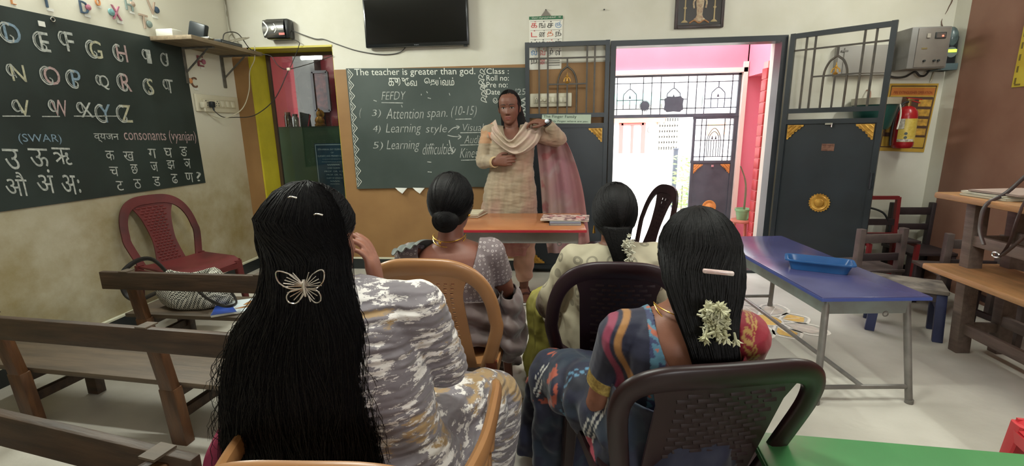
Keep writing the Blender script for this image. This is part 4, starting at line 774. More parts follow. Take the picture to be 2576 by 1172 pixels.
t = thing('magazine', 'glossy printed magazine lying over thin book on teacher table', 'magazine', (q.x-.02, q.y+.035, tz+.0138), -.08); part('pages', B().box((0, 0, .003), (.31, .2, .005)), cr, t, local=True, smooth=0)
part('cover', B().box((0, 0, .0065), (.312, .202, .002)), mat('printed_cover', '#c9b4a8', '#6a4a50', scale=22, rough=.25, lo=.45, hi=.6), t, local=True, smooth=0); part('red_print', B().box((.1, -.01, .0082), (.06, .1, .001)).box((-.06, .05, .0082), (.1, .03, .001)), mat('magazine_red', '#b0404a', '#c9c0b8', scale=60, rough=.25), t, local=True, smooth=0)
tag(part('cable', B().tube(smoothline([V(-.75, 3.62, .006), V(-.45, 3.61, .006), V(-.1, 3.63, .006), V(.2, 3.62, .006), V(.38, 3.7, .006)]), .006, 6), wire_k), 'dark cable lying on the floor by the teacher foot', 'cable')
# big two-level desk at the right
dw = mat('grey_desk_wood', '#64554c', '#51443d', scale=4, rough=.6, bump=.2, stretch=(9, 1.2, 9)); dt = mat('light_plank_wood', '#a3744a', '#8a6540', scale=4, rough=.55, bump=.2, stretch=(9, 1.2, 9))
t = thing('desk', 'tall wooden desk with lower bench plank holding floral handbag', 'desk', (2.35, 2.1, 0)); y0, y1 = 1.35, 2.86
part('top_plank', B().box((2.34, (y0+y1)/2, .9), (.46, y1-y0, .034), bev=.01), dt, t); part('bench_plank', B().box((2.30, (y0+y1)/2-.03, .49), (.40, y1-y0+.02, .034), bev=.008), dt, t)
for y in (2.76, 1.5):
    for x in (2.27, 2.48): part('post', B().bar((x+.05, y, 0), (x, y, .885), .075, .06, (0, 1, 0), bev=.004), dw, t)
    part('side_rail', B().box((2.4, y, .66), (.2, .03, .05)), dw, t, smooth=0); part('side_rail', B().box((2.42, y, .15), (.2, .03, .05)), dw, t, smooth=0)
for x, z in ((2.27, .665), (2.48, .68), (2.31, .15), (2.5, .2)): part('long_rail', B().box((x, (y0+y1)/2, z), (.03, 1.3, .06), bev=.003), dw, t)
# books and bag on the desk
wz = .918
for k, (dx, dy, h, rz, c, lab) in enumerate(((0, 0, .012, .1, '#b8b09c', 'lowest of the notebooks on the tall desk'), (.012, .01, .01, .02, '#c9c4b4', 'middle notebook of the pile on the tall desk'), (.02, -.02, .009, .16, '#a08c84', 'topmost notebook of the pile on the tall desk'))):
    book(lab, 2.30+dx, 2.62+dy, wz+.0125*k, .3, .24, h, rz, mat('notebook_cover_%s' % 'abc'[k], c, rough=.5))
hb = mat('floral_bag_cloth', '#6f6a5c', '#8a5a56', scale=16, rough=.7, lo=.45, hi=.6, bump=.2); strap = mat('brown_leather', '#3c2a26', '#2a1f20', scale=18, rough=.4); t = thing('handbag', 'floral handbag with hanging brown straps on the tall desk', 'bag', (2.42, 2.33, wz))
b = B(); b.loft([(V(2.42, 2.33, wz+z), V(a*1.0, 0, 0), V(0, d, 0), 3) for z, a, d in ((0, .1, .17), (.03, .12, .2), (.1, .125, .2), (.17, .11, .18), (.22, .07, .16), (.235, .04, .14))], 28); part('body', b, hb, t)
part('flap', B().sheet(lambda u, v: V(2.42-.02-.11*math.sin(v*1.6), 2.16+.34*u, wz+.235-.13*v*v), 12, 8, .006), mat('floral_flap', '#8d7f74', '#a3686a', scale=22, rough=.7, lo=.45, hi=.55), t)
for P in ([V(2.40, 2.42, wz+.235), V(2.30, 2.50, wz+.18), V(2.19, 2.52, wz+.04), V(2.09, 2.5, wz-.02), V(2.06, 2.47, wz-.13), V(2.05, 2.42, wz-.2)], [V(2.38, 2.40, wz+.23), V(2.26, 2.42, wz+.16), V(2.14, 2.36, wz+.03), V(2.085, 2.32, wz-.04), V(2.07, 2.32, wz-.17), V(2.06, 2.34, wz-.24)], [V(2.4, 2.2, wz+.2), V(2.2, 2.2, wz+.08), V(2.08, 2.2, wz-.02), V(2.06, 2.26, wz-.14), V(2.06, 2.33, wz-.23)]):
    part('strap', B().tube(smoothline(P), .009, 8, flat=.3), strap, t)
part('buckle', B().tube([V(2.06, 2.36+.02*math.cos(a), wz-.235+.012*math.sin(a)) for a in np.linspace(0, 2*PI, 10, False)], .004, 6, True), silver, t)
# low furniture stored in the right corner
dk = mat('dark_stained_wood', '#33282a', '#251d20', scale=5, rough=.5, bump=.2); dk2 = mat('scuffed_dark_wood', '#5a4c48', '#3a302f', scale=7, rough=.6, bump=.2); blue_w = mat('blue_painted_wood', '#2c3358', '#252b4a', scale=6, rough=.5)
def small_chair(lab, x, y, rz, m, m2, h=.6):
    t = thing('wooden_chair', lab, 'chair', (x, y, 0), rz); w = .15
    for sx in (-1, 1): part('post', B().box((sx*w, -.14, h/2), (.04, .045, h), bev=.004), m2, t, local=True); part('leg', B().box((sx*w, .14, .145), (.04, .04, .29), bev=.004), m, t, local=True); part('side_rail', B().box((sx*w, 0, .12), (.025, .24, .035)), m, t, local=True, smooth=0); 
    part('back_rail', B().box((0, -.14, h-.07), (2*w-.03, .022, .06), bev=.003), m2, t, local=True); part('back_rail', B().box((0, -.14, h-.2), (2*w-.03, .022, .05), bev=.003), m, t, local=True); part('seat', B().box((0, 0, .3), (2*w+.06, .34, .022), bev=.003), m2, t, local=True)
    return t
small_chair('small dark wooden chair nearest the open leaf', 2.18, 3.50, .15, dk, dk2)
small_chair('small dark wooden chair behind tall desk post', 2.75, 3.42, -.15, dk, dk2, .58)
small_chair('small black wooden chair against the cream wall', 2.90, 3.98, PI, dk, dk, .66)
small_chair('small dark wooden chair under the tall desk end', 2.8, 2.98, .1, dk, dk2, .62)
t = thing('stool', 'low worn stool with blue legs beside the blue table', 'stool', (2.2, 3.06, 0), -.5); part('top', B().box((0, 0, .31), (.36, .26, .025), bev=.004), mat('scuffed_pale_top', '#8a8178', '#4c4644', scale=6, rough=.6, lo=.42, hi=.58), t, local=True)
for sx in (-1, 1):
    for sy in (-1, 1): part('leg', B().bar((sx*.15, sy*.1, .3), (sx*.165, sy*.115, 0), .05, .035, (0, 1, 0), bev=.003), blue_w, t, local=True)
    part('stretcher', B().box((sx*.155, 0, .2), (.025, .2, .04)), blue_w, t, local=True, smooth=0)
part('apron', B().box((0, -.105, .27), (.28, .02, .05)).box((0, .105, .27), (.28, .02, .05)), dk, t, local=True, smooth=0)
redf = mat('red_frame_paint', '#6e1f22', rough=.4); t = thing('folding_chair', 'red tube framed chair behind the open leaf', 'chair', (2.54, 4.0, 0))
b = B()
for x in (2.37, 2.71): b.bar((x, 3.98, 0), (x, 4.02, .72), .028, .028, (0, 1, 0))
b.bar((2.37, 4.02, .715), (2.71, 4.02, .715), .028, .028); b.bar((2.37, 4.0, .42), (2.71, 4.0, .42), .024, .024)
for x in (2.37, 2.71): b.bar((x, 3.74, 0), (x, 3.74, .4), .026, .026, (0, 1, 0)); b.bar((x, 3.74, .39), (x, 4.0, .4), .024, .024)
part('frame', b, redf, t, smooth=0); part('seat', B().box((2.54, 3.87, .42), (.36, .3, .016), bev=.003), dk, t); part('back_wire', B().tube(smoothline([V(2.39, 4.0, .62), V(2.47, 3.99, .64), V(2.59, 3.99, .6), V(2.65, 4.0, .52), V(2.67, 4.0, .45)]), .008, 6), black_paint, t)
part('back_slat', B().box((2.54, 4.0, .52), (.3, .014, .05)), dk, t, smooth=0)
# coloured-powder floor drawing
rw = mat('white_powder', '#e6e0d6', '#d0c8bc', scale=50, rough=.9); rc = V(1.42, 3.16, 0); t = thing('rangoli', 'white outlined floor drawing of yellow petals by blue table', 'floor drawing', rc)
b, by_, bp = B(), B(), B()
for k in range(8):
    a = k*PI/4+.2; d, s = V(math.cos(a), math.sin(a), 0), V(-math.sin(a), math.cos(a), 0); L = .36 if k % 2 else .30; pet = [rc+d*(.09)+s*0, rc+d*(.18)+s*.075, rc+d*(L-.07)+s*.085, rc+d*L, rc+d*(L-.07)-s*.085, rc+d*.18-s*.075, rc+d*.09]
    stroke(b, pet, .017, (0, 0, 1)); stroke(b, [rc+d*.12, rc+d*(L-.06)], .006, (0, 0, 1)); (by_ if k % 3 == 0 else bp).prism([q+(rc+d*.2-q)*.25+V(0, 0, .0004) for q in pet[:-1]], (0, 0, .0006))
by_.lathe([(0, .0006), (.09, .0006), (.09, .0012), (0, .0012)], rc, n=24); stroke(b, [rc+V(.095*math.cos(a), .095*math.sin(a), .001) for a in np.linspace(0, 2*PI, 25)], .01, (0, 0, 1))
part('white_lines', b, rw, t, smooth=0, recalc=False); part('yellow_fill', by_, mat('yellow_powder', '#d9b25c', '#c9a062', scale=40, rough=.9), t, smooth=0); part('mauve_fill', bp, mat('mauve_powder', '#b9aca4', '#c4b8aa', scale=30, rough=.9), t, smooth=0)
pm_ = mat('dry_petal', '#a5814e', '#7c6a48', scale=30, rough=.8)
for px, py in ((1312, 1052), (1335, 1078), (1306, 1118), (1330, 1100), (1316, 1002), (1338, 1130), (1308, 1082), (1322, 1035)):
    q = onZ(px, py, .004); a = random.uniform(0, 6); d, s = V(math.cos(a), math.sin(a), 0)*.012, V(-math.sin(a), math.cos(a), 0)*.005; tag(part('petal', B().prism([q-d-V(0, 0, .003), q+s-V(0, 0, .003), q+d-V(0, 0, .003), q-s-V(0, 0, .003)], (0, 0, .004)), pm_, smooth=0), 'dry flower petal fallen on the floor between the chairs', 'petal', 'fallen petals on the floor')
# tube light on the left wall just above the picture plus unseen tubes added as fill
lit = MATS['lit_tube']
def tube_fixture(lab, c, d, energy, aim, emit=True):
    d = V(*d); c = V(*c); t = thing('tube_light', lab, 'light', c); n = (V(*aim)-c).normalized(); M = Matrix((d.normalized(), n, d.normalized().cross(n))).transposed()
    part('housing', B().box(c-n*.03, (d.length*2, .03, .06), M, bev=.006), white_trim, t); part('tube', B().cyl(c-d*.97, c+d*.97, .014), lit, t); lamp('tube_glow', 'AREA', c+n*.02, energy, (.95, 1, .90), (d.length*2, .04), c+n)
    return t
tube_fixture('tube light on the wall above the alphabet board', (XL+.07, 2.75, 2.62), (0, .55, 0), 27, (XL+2, 2.75, 1.9))
tube_fixture('added fill tube on the unseen ceiling over the seated women', (-.5, 1.3, ZC-.06), (.55, 0, 0), 24, (-.5, 1.3, 0))  # tube added out of view to lift the foreground
tube_fixture('added unseen fill tube high on the red brown wall', (XR-.07, 2.9, 2.72), (0, .55, 0), 13, (XR-2, 2.9, 1.6))  # tube added out of view to brighten the walls
tube_fixture('added fill tube on the unseen ceiling near the rear opening', (1.6, 1.1, ZC-.06), (0, .55, 0), 15, (1.6, 1.1, 0))  # tube added out of view to fill the right wall and floor
# ================================================================ PORCH AND STREET
YG = 6.0; GX0, GX1 = onY(1533, 290, YG).x-.02, onY(1858, 290, YG).x; GZ1 = onY(1700, 187, YG).z; TZ = onY(1700, 291, YG).z; PZ = -.12
tile = mat('pale_porch_floor', '#b5aca2', '#a8a096', scale=3, rough=.4)
struct('porch_floor', B().box((1.3, (D+.11+YG+.2)/2, PZ-.05), (3.6, YG+.2-D-.11, .1)), tile, smooth=0)
struct('trim_1', B().box(((DX0+DX1)/2, D+.2, PZ/2-.01), (DX1-DX0, .2, -PZ+.02)), tile, smooth=0)
b = B(); b.box((( -.45+GX0-.04)/2, YG+.1, 1.2), (GX0-.04+.45, .2, 2.64)); b.box(((GX1+.05+2.6)/2, YG+.1, 1.2), (2.6-GX1-.05, .2, 2.64)); b.box((1.1, YG+.1, (GZ1+.05+2.6)/2), (3.2, .2, 2.6-GZ1-.05)); struct('porch_wall', b, pink, smooth=0)
XP = onY(1925, 300, 5.4).x; b = B(); b.box((XP+.1, (D+.28+5.35)/2, 1.2), (.2, 5.35-D-.28, 2.64)); b.box((XP+.1, 5.68, 2.25), (.2, .66, .8)); b.box((XP+.35, 5.68, 1.0), (.1, .66, 2.4)); struct('porch_wall', b, pink, smooth=0)
struct('porch_wall', B().box((-.4, 5.25, 1.2), (.1, 1.42, 2.64)), pink, smooth=0)
b = B(); b.box(((GX0+GX1)/2, YG-.01, GZ1+.03), (GX1-GX0+.1, .06, .05)); b.box((GX1+.03, YG-.01, GZ1/2), (.05, .06, GZ1-PZ*2)); b.box((GX0-.02, YG-.01, GZ1/2), (.04, .06, GZ1-PZ*2)); struct('trim_2', b, mat('pale_gate_trim', '#e2cfc0', rough=.6), smooth=0)
brick = mat('red_tile', '#b43a3c', '#a33034', scale=8, rough=.5); t = thing('pillar', 'narrow red tiled pillar with yellow edge on porch', 'pillar', (XP+.02, 5.45, PZ))
b = B()
for k in range(17):
    z = PZ+.06+k*.118
    b.box((XP-.005, 5.46, z), (.05, .12, .108), bev=.004)
part('tile_courses', b, brick, t); part('core', B().box((XP, 5.46, .92), (.04, .11, 2.06)), mat('pink_mortar', '#d98f8a', rough=.8), t, smooth=0); part('edge_strip', B().box((XP+.012, 5.375, .92), (.05, .035, 2.06)), mat('yellow_edge', '#d2b25c', rough=.6), t, smooth=0)
# gate: fixed grille above, two leaves, the left one open
gi = mat('grey_iron', '#4a5058', '#3e444c', scale=6, rough=.45); t = thing('gate_grille', 'iron transom grille with arches over the porch gate', 'grille', (GX0, YG, TZ)); yg = YG+.02
b = B(); b.box(((GX0+GX1)/2, yg, TZ), (GX1-GX0, .04, .04)); b.box(((GX0+GX1)/2, yg, GZ1-.01), (GX1-GX0, .03, .025)); b.box((GX1-.015, yg, (TZ+GZ1)/2), (.03, .03, GZ1-TZ)); part('frame', b, gi, t, smooth=0)
b = B(); gw = GX1-GX0; zz = lambda v: GZ1+(TZ-GZ1)*v
for v in (.19, .82): b.bar((GX0, yg, zz(v)), (GX1, yg, zz(v)), .01, .01)
for u in (.07, .27, .335, .405, .61, .675, .74, .94, .985): b.bar((GX0+gw*u, yg, zz(0)), (GX0+gw*u, yg, zz(1)), .01, .01, (0, 1, 0))
for u0 in (.17, .505, .84):
    r = .05; c = GX0+gw*u0
    b.tube(smoothline([(c-gw*r, yg, zz(.82)), (c-gw*r, yg, zz(.5)), (c-gw*r*.75, yg, zz(.42)), (c, yg, zz(.33)), (c+gw*r*.75, yg, zz(.42)), (c+gw*r, yg, zz(.5)), (c+gw*r, yg, zz(.82))]), .006, 6); b.bar((c, yg, zz(.19)), (c, yg, zz(.33)), .01, .01, (0, 1, 0)); b.bar((c, yg, zz(.6)), (c, yg, zz(.82)), .008, .008, (0, 1, 0)); b.bar((c-gw*.1, yg, zz(.6)), (c+gw*.1, yg, zz(.6)), .01, .01)
    b.prism([(c-.016, yg, zz(.56)), (c, yg, zz(.47)), (c+.016, yg, zz(.56))], (0, .006, 0))
part('bars', b, gi, t, smooth=0)
c = onY(1622, 266, YG); b = B(); n = 40; b.prism([c+V((.05 if k % 2 else .072)*math.cos(2*PI*k/n), 0, (.05 if k % 2 else .072)*math.sin(2*PI*k/n)) for k in range(n)], (0, .012, 0)); part('sun_ornament', b, gi, t, smooth=0)
c = onY(1695, 262, YG); b = B(); w_, h_ = .105, .085; P = []
for a in np.linspace(0, 2*PI, 64, False): k = 1+.10*abs(math.sin(a*4)); P.append(c+V(w_*k*math.copysign(abs(math.cos(a))**.45, math.cos(a)), 0, h_*k*math.copysign(abs(math.sin(a))**.45, math.sin(a))))
b.prism(P, (0, .012, 0)); part('plaque_ornament', b, gi, t, smooth=0)
GH = onY(1746, 290, YG).x; lw_ = GX1-GH; t = thing('gate_leaf', 'closed iron gate leaf with orange gold corner ornaments', 'gate', (GX1, YG, 0)); y_ = YG+.02
pz = onY(1780, 407, YG).z; b = B()
for x in (GH+.015, GX1-.02): b.box((x, y_, (TZ+PZ)/2), (.03 if x < GX1-.1 else .05, .035, TZ-PZ-.02))
for z in (TZ-.03, pz, PZ+.04): b.box(((GH+GX1)/2, y_, z), (lw_, .033, .03))
part('frame', b, gi, t, smooth=0); b = B(); zt_, X = TZ-.04, lambda u: GH+lw_*u; zg = lambda v: zt_+(pz-zt_)*v
for u in (.2, .3, .72, .84): b.bar((X(u), y_, zg(0)), (X(u), y_, zg(1)), .01, .01, (0, 1, 0))
for v in (.15, .5, .88): b.bar((X(0), y_, zg(v)), (X(1), y_, zg(v)), .01, .01)
for r in (.11, .15): b.tube(smoothline([(X(.5-r), y_, zg(.88)), (X(.5-r), y_, zg(.45)), (X(.5), y_, zg(.22 if r > .12 else .3)), (X(.5+r), y_, zg(.45)), (X(.5+r), y_, zg(.88))]), .005, 6)
for u in (.44, .5, .56): b.bar((X(u), y_, zg(.5)), (X(u), y_, zg(.88)), .008, .008, (0, 1, 0))
for u in (.46, .54): b.prism([(X(u)-.012, y_, zg(.48)), (X(u), y_, zg(.38)), (X(u)+.012, y_, zg(.48))], (0, .006, 0))
part('grille', b, gi, t, smooth=0); part('panel', B().box(((GH+GX1)/2, y_, (pz+PZ)/2), (lw_-.05, .012, pz-PZ)), gi, t, smooth=0)
og = mat('orange_gold_enamel', '#d0904a', '#b87a3a', scale=20, rough=.4)
for x, sx in ((GH+.035, 1), (GX1-.05, -1)): b = B(); scroll_corner(b, V(x, y_-.006, pz-.03), sx, 1, .11, 0); part('corner_ornament', b, og, t)
b = B(); b.lathe([(.085, 0), (.08, .012), (.05, .008), (.03, .02), (0, .022)], ((GH+GX1)/2, y_-.006, onY(1790, 515, YG).z-.03), (0, -1, 0), 28); part('medallion', b, og, t); part('bolt', B().box(((GH+GX1)/2, y_-.014, pz-.05), (.03, .012, .025)), silver, t, smooth=0)
t = thing('gate_leaf', 'iron gate leaf standing open into the street', 'gate', (GX0+.02, YG+.05, 0)); b = B()
for y in (YG+.06, YG+.6): b.box((GX0+.02, y, (TZ+PZ)/2), (.03, .035, TZ-PZ-.02))
for z in (TZ-.03, pz, PZ+.04): b.box((GX0+.02, YG+.33, z), (.03, .5, .03))
part('frame', b, gi, t, smooth=0); part('panel', B().box((GX0+.02, YG+.33, (pz+PZ)/2), (.012, .5, pz-PZ)), gi, t, smooth=0)
b = B()
for k in range(4): b.bar((GX0+.02, YG+.15+.12*k, pz), (GX0+.02, YG+.15+.12*k, TZ-.04), .01, .01, (0, 1, 0))
part('grille', b, gi, t, smooth=0)
# potted plant on a small stand in the porch
q = onY(1867, 552, 5.62); zs = q.z; t = thing('plant_stand', 'small terracotta coloured stand under the green pot', 'stand', (q.x, 5.62, PZ)); st = mat('terracotta_paint', '#b8705a', '#a8624e', scale=9, rough=.6)
part('top', B().lathe([(0, -.03), (.12, -.03), (.125, -.015), (.12, 0), (0, 0)], (q.x, 5.62, zs)), st, t)
for k in range(3): a = k*2.1+.6; part('leg', B().cyl((q.x+.07*math.cos(a), 5.62+.07*math.sin(a), zs-.03), (q.x+.1*math.cos(a), 5.62+.1*math.sin(a), PZ), .012, n=10), st, t)
t = thing('potted_plant', 'green pot with one tall thin stem by red pillar', 'plant', (q.x, 5.62, zs)); part('pot', B().lathe([(0, 0), (.06, 0), (.078, .1), (.088, .105), (.09, .13), (.078, .13), (.07, .1), (0, .1)], (q.x, 5.62, zs)), mat('green_pot', '#7fae7c', '#6f9e6e', scale=6, rough=.4), t)
part('stem', B().tube(smoothline([V(q.x+.01, 5.62, zs+.1), onY(1876, 480, 5.62), onY(1874, 450, 5.62), onY(1863, 418, 5.62)]), [.012]*8+[.01]*5+[.007]*6, 8), mat('plant_stem', '#6d5d48', '#5a6a44', scale=20, rough=.7), t); part('soil', B().lathe([(0, .0), (.068, 0), (.06, .006), (0, .008)], (q.x, 5.62, zs+.1)), mat('soil', '#4a3a2c', rough=.9), t)
# street
road = mat('sunlit_concrete', '#cfc9bd', '#c2bcb0', scale=2, rough=.8); struct('ground', B().box((3, 12.2, PZ-.12), (26, 12.0, .2)), road, smooth=0)
YF = 10.5; hw_ = mat('white_house_wall', '#dedbd2', '#d2cfc6', scale=2, rough=.8); t = thing('house', 'white house across the street with orange lintel', 'house', (2.5, YF, PZ)); part('wall', B().box((2.8, YF+.1, 2.2), (10, .2, 4.8)), hw_, t, smooth=0)
def rectF(x0, y0, x1, y1, Y): a, c = onY(x0, y0, Y), onY(x1, y1, Y); return (a+c)/2, abs(c.x-a.x), abs(a.z-c.z)
c, w, h = rectF(1530, 296, 1672, 307, YF-.06); part('lintel', B().box(c, (w, .12, h)), mat('orange_lintel', '#d49a6a', rough=.7), t, smooth=0)
c, w, h = rectF(1563, 310, 1616, 385, YF-.02); d = part('door_frame', B().box(c+V(-w/2, 0, 0), (.08, .06, h)).box(c+V(w/2, 0, 0), (.08, .06, h)).box(c+V(0, 0, h/2), (w, .06, .09)), mat('red_brown_door', '#a35e58', rough=.6), t, smooth=0); part('door_panel', B().box(c+V(0, .015, 0), (w, .02, h)), mat('grey_pink_door', '#c8b6b2', rough=.6), d, smooth=0); part('door_rail', B().box(c, (.05, .04, h)), mat('red_brown_door', '#a35e58'), d, smooth=0)
c, w, h = rectF(1657, 296, 1702, 378, YF-.02); part('window_recess', B().box(c, (w, .03, h)), mat('dark_window', '#6e706c', rough=.3), t, smooth=0); b = B()
for k in range(9): b.cyl(c+V(-w/2+w*k/8, -.05, -h/2), c+V(-w/2+w*k/8, -.05, h/2), .014, n=6)
for k in range(7): b.cyl(c+V(-w/2, -.05, -h/2+h*k/6), c+V(w/2, -.05, -h/2+h*k/6), .014, n=6)
for k in range(1, 6):
    for j in range(4): b.lathe([(.03, 0), (.045, 0), (.045, .01), (.03, .01)], c+V(-w/2+w*(j+.5)/4, -.06, -h/2+h*k/6), (0, -1, 0), 8)
part('window_grille', b, mat('cream_grille', '#c4bcae', rough=.5), t, smooth=0); c = onY(1633, 327, YF-.03); part('wall_lamp', B().ball(c, (.04, .03, .06)), mat('lamp_grey', '#7a7a78', rough=.4), t)
c, w, h = rectF(1540, 236, 1664, 262, YF-.4); part('awning', B().prism([c+V(-w/2, -.1, -h/2), c+V(w/2, -.1, -h/2), c+V(w/2, .38, h/2), c+V(-w/2, .38, h/2)], (0, 0, .03)), mat('green_awning', '#7cc0a4', rough=.6), t, smooth=0)
c, w, h = rectF(1666, 232, 1760, 270, YF-.1); part('dark_balcony', B().box(c, (w, .1, h)), mat('grey_balcony', '#8f948e', rough=.7), t, smooth=0); c, w, h = rectF(1770, 205, 1850, 280, YF-.06); part('side_window', B().box(c, (w, .08, h)), mat('house_grey_panel', '#a9aeb0', rough=.5), t, smooth=0)
c, w, h = rectF(1792, 316, 1812, 332, YF-.05); part('orange_panel', B().box(c, (w*2, .06, h*2)), mat('orange_lintel', '#d49a6a'), t, smooth=0)
q0 = onY(1700, 376, 8.6); t = thing('gate_post', 'white street gate post beside low plants', 'post', (q0.x, 8.6, PZ)); part('post', B().box((q0.x, 8.6, (q0.z+PZ)/2), (.07, .07, q0.z-PZ)), gi, t, smooth=0); part('board', B().box((q0.x+.28, 8.62, (q0.z+PZ)/2), (.45, .03, q0.z-PZ-.1)), mat('pale_blue_board', '#c3ccd2', rough=.6), t, smooth=0); part('cap', B().box((q0.x, 8.6, q0.z+.01), (.09, .09, .02)), gi, t, smooth=0)
lf = mat('leaf_green', '#8fae5c', '#6f9450', scale=9, rough=.6)
for px, hgt, lab in ((1712, .55, 'leafy shrub beside the pale street board'), (1730, .38, 'lower leafy shrub nearer the gate leaf')):
    ys_ = 8.2 if px < 1720 else 7.5; q = onY(px, 540, ys_); t = thing('shrub', lab, 'plant', (q.x, ys_, PZ)); b = B(); part('stem', B().cyl((q.x, ys_, PZ-.02), (q.x, ys_, PZ+hgt*.8), .012, n=6), mat('plant_stem', '#6d5d48'), t)
    for k in range(110):
        a, z, r = random.uniform(0, 6.28), PZ+.06+hgt*random.random()*1.6, random.uniform(.02, .15); p_ = V(q.x+r*math.cos(a), ys_+r*math.sin(a), z); d_ = V(math.cos(a), math.sin(a), random.uniform(-.4, .6)).normalized()*.045; s_ = d_.orthogonal().normalized()*.018; b.prism([p_-d_, p_+s_, p_+d_, p_-s_], (0, 0, .001))
    part('leaves', b, lf, t, smooth=0)
# ================================================================ PEOPLE
def remesh(b, voxel, it=8, fac=.5):
    me = b.bm_mesh('tmp'); bm = bmesh.new(); bm.from_mesh(me); bmesh.ops.recalc_face_normals(bm, faces=bm.faces[:]); bm.to_mesh(me); bm.free()
    o = bpy.data.objects.new('tmp', me); COL.objects.link(o); r = o.modifiers.new('r', 'REMESH'); r.mode = 'VOXEL'; r.voxel_size = voxel; r.use_smooth_shade = True
    s = o.modifiers.new('s', 'SMOOTH'); s.iterations = it; s.factor = fac
    out = bpy.data.meshes.new_from_object(o.evaluated_get(bpy.context.evaluated_depsgraph_get())); bpy.data.objects.remove(o); bpy.data.meshes.remove(me); return out
def coords(me): a = np.empty(len(me.vertices)*3, np.float32); me.vertices.foreach_get('co', a); return a.reshape(-1, 3).astype(float)
def normals(me): a = np.empty(len(me.vertices)*3, np.float32); me.vertices.foreach_get('normal', a); return a.reshape(-1, 3).astype(float)
def setco(me, a): me.vertices.foreach_set('co', a.astype(np.float32).ravel()); me.update()
def paint(me, rgb):
    c = me.color_attributes.new('Col', 'FLOAT_COLOR', 'POINT'); a = np.ones((len(me.vertices), 4), np.float32); a[:, :3] = rgb; c.data.foreach_set('color', a.ravel())
def LIN(h): return np.array(lin(h)[:3])
def fbm(p, s, seed=0):
    """cheap smooth noise on an (N,3) array from sums of sines, about -1..1"""
    r = np.random.default_rng(seed); out = 0; amp = 1; tot = 0
    for o in range(4):
        for k in range(3):
            d = r.normal(size=3); d /= np.linalg.norm(d); out = out+amp*np.sin(p@d*s*(1.9**o)*6.28+r.uniform(0, 6.28)+1.3*np.sin(p@np.roll(d, 1)*s*(1.9**o)*4+k)); tot += amp*.6
        amp *= .55
    return out/tot
def cut(me, g):
    """keep where g>=0 and snap the rim on to g=0"""
    co = coords(me); val = g(co); bm = bmesh.new(); bm.from_mesh(me); bm.verts.ensure_lookup_table()
    bmesh.ops.delete(bm, geom=[f for f in bm.faces if sum(val[v.index] for v in f.verts) < 0], context='FACES')
    rim = [v for v in bm.verts if any(e.is_boundary for e in v.link_edges)]
    if rim:
        P = np.array([v.co[:] for v in rim], float)
        for _ in range(3):
            v0 = g(P); G = np.stack([(g(P+np.eye(3)[k]*1e-3)-v0)/1e-3 for k in range(3)], 1); P = P-np.clip(v0/np.maximum((G**2).sum(1), .05), -.02, .02)[:, None]*G*.8
        for v, q in zip(rim, P): v.co = q
    bm.to_mesh(me); bm.free(); return me
def cloth(b, voxel, m, name, parent, g=None, disp=None, col=None, it=8, th=.004):
    me = remesh(b, voxel, it)
    if disp is not None: co = coords(me); setco(me, co+normals(me)*disp(co)[:, None])
    for q in (g if isinstance(g, (list, tuple)) else [g] if g else []): cut(me, q)
    if col is not None: paint(me, col(coords(me)))
    o = mobj(name, me, m, parent, local=False, smooth=0); me.polygons.foreach_set('use_smooth', [True]*len(me.polygons))
    s = o.modifiers.new('hem', 'SOLIDIFY'); s.thickness = th; s.offset = -1; return o
def limb(b, pts, rad, n=16, k=5, flat=1, up=None):
    P = smoothline(pts, k); t = np.linspace(0, len(pts)-1, len(P)); R = list(np.interp(t, range(len(rad)), rad))
    d0 = (P[0]-P[1]).normalized(); d1 = (P[-1]-P[-2]).normalized()
    P = [P[0]+d0*R[0]*.75, P[0]+d0*R[0]*.5]+P+[P[-1]+d1*R[-1]*.5, P[-1]+d1*R[-1]*.75]; R = [R[0]*.35, R[0]*.8]+R+[R[-1]*.8, R[-1]*.35]
    b.tube(P, R, n, flat=flat, up=up)
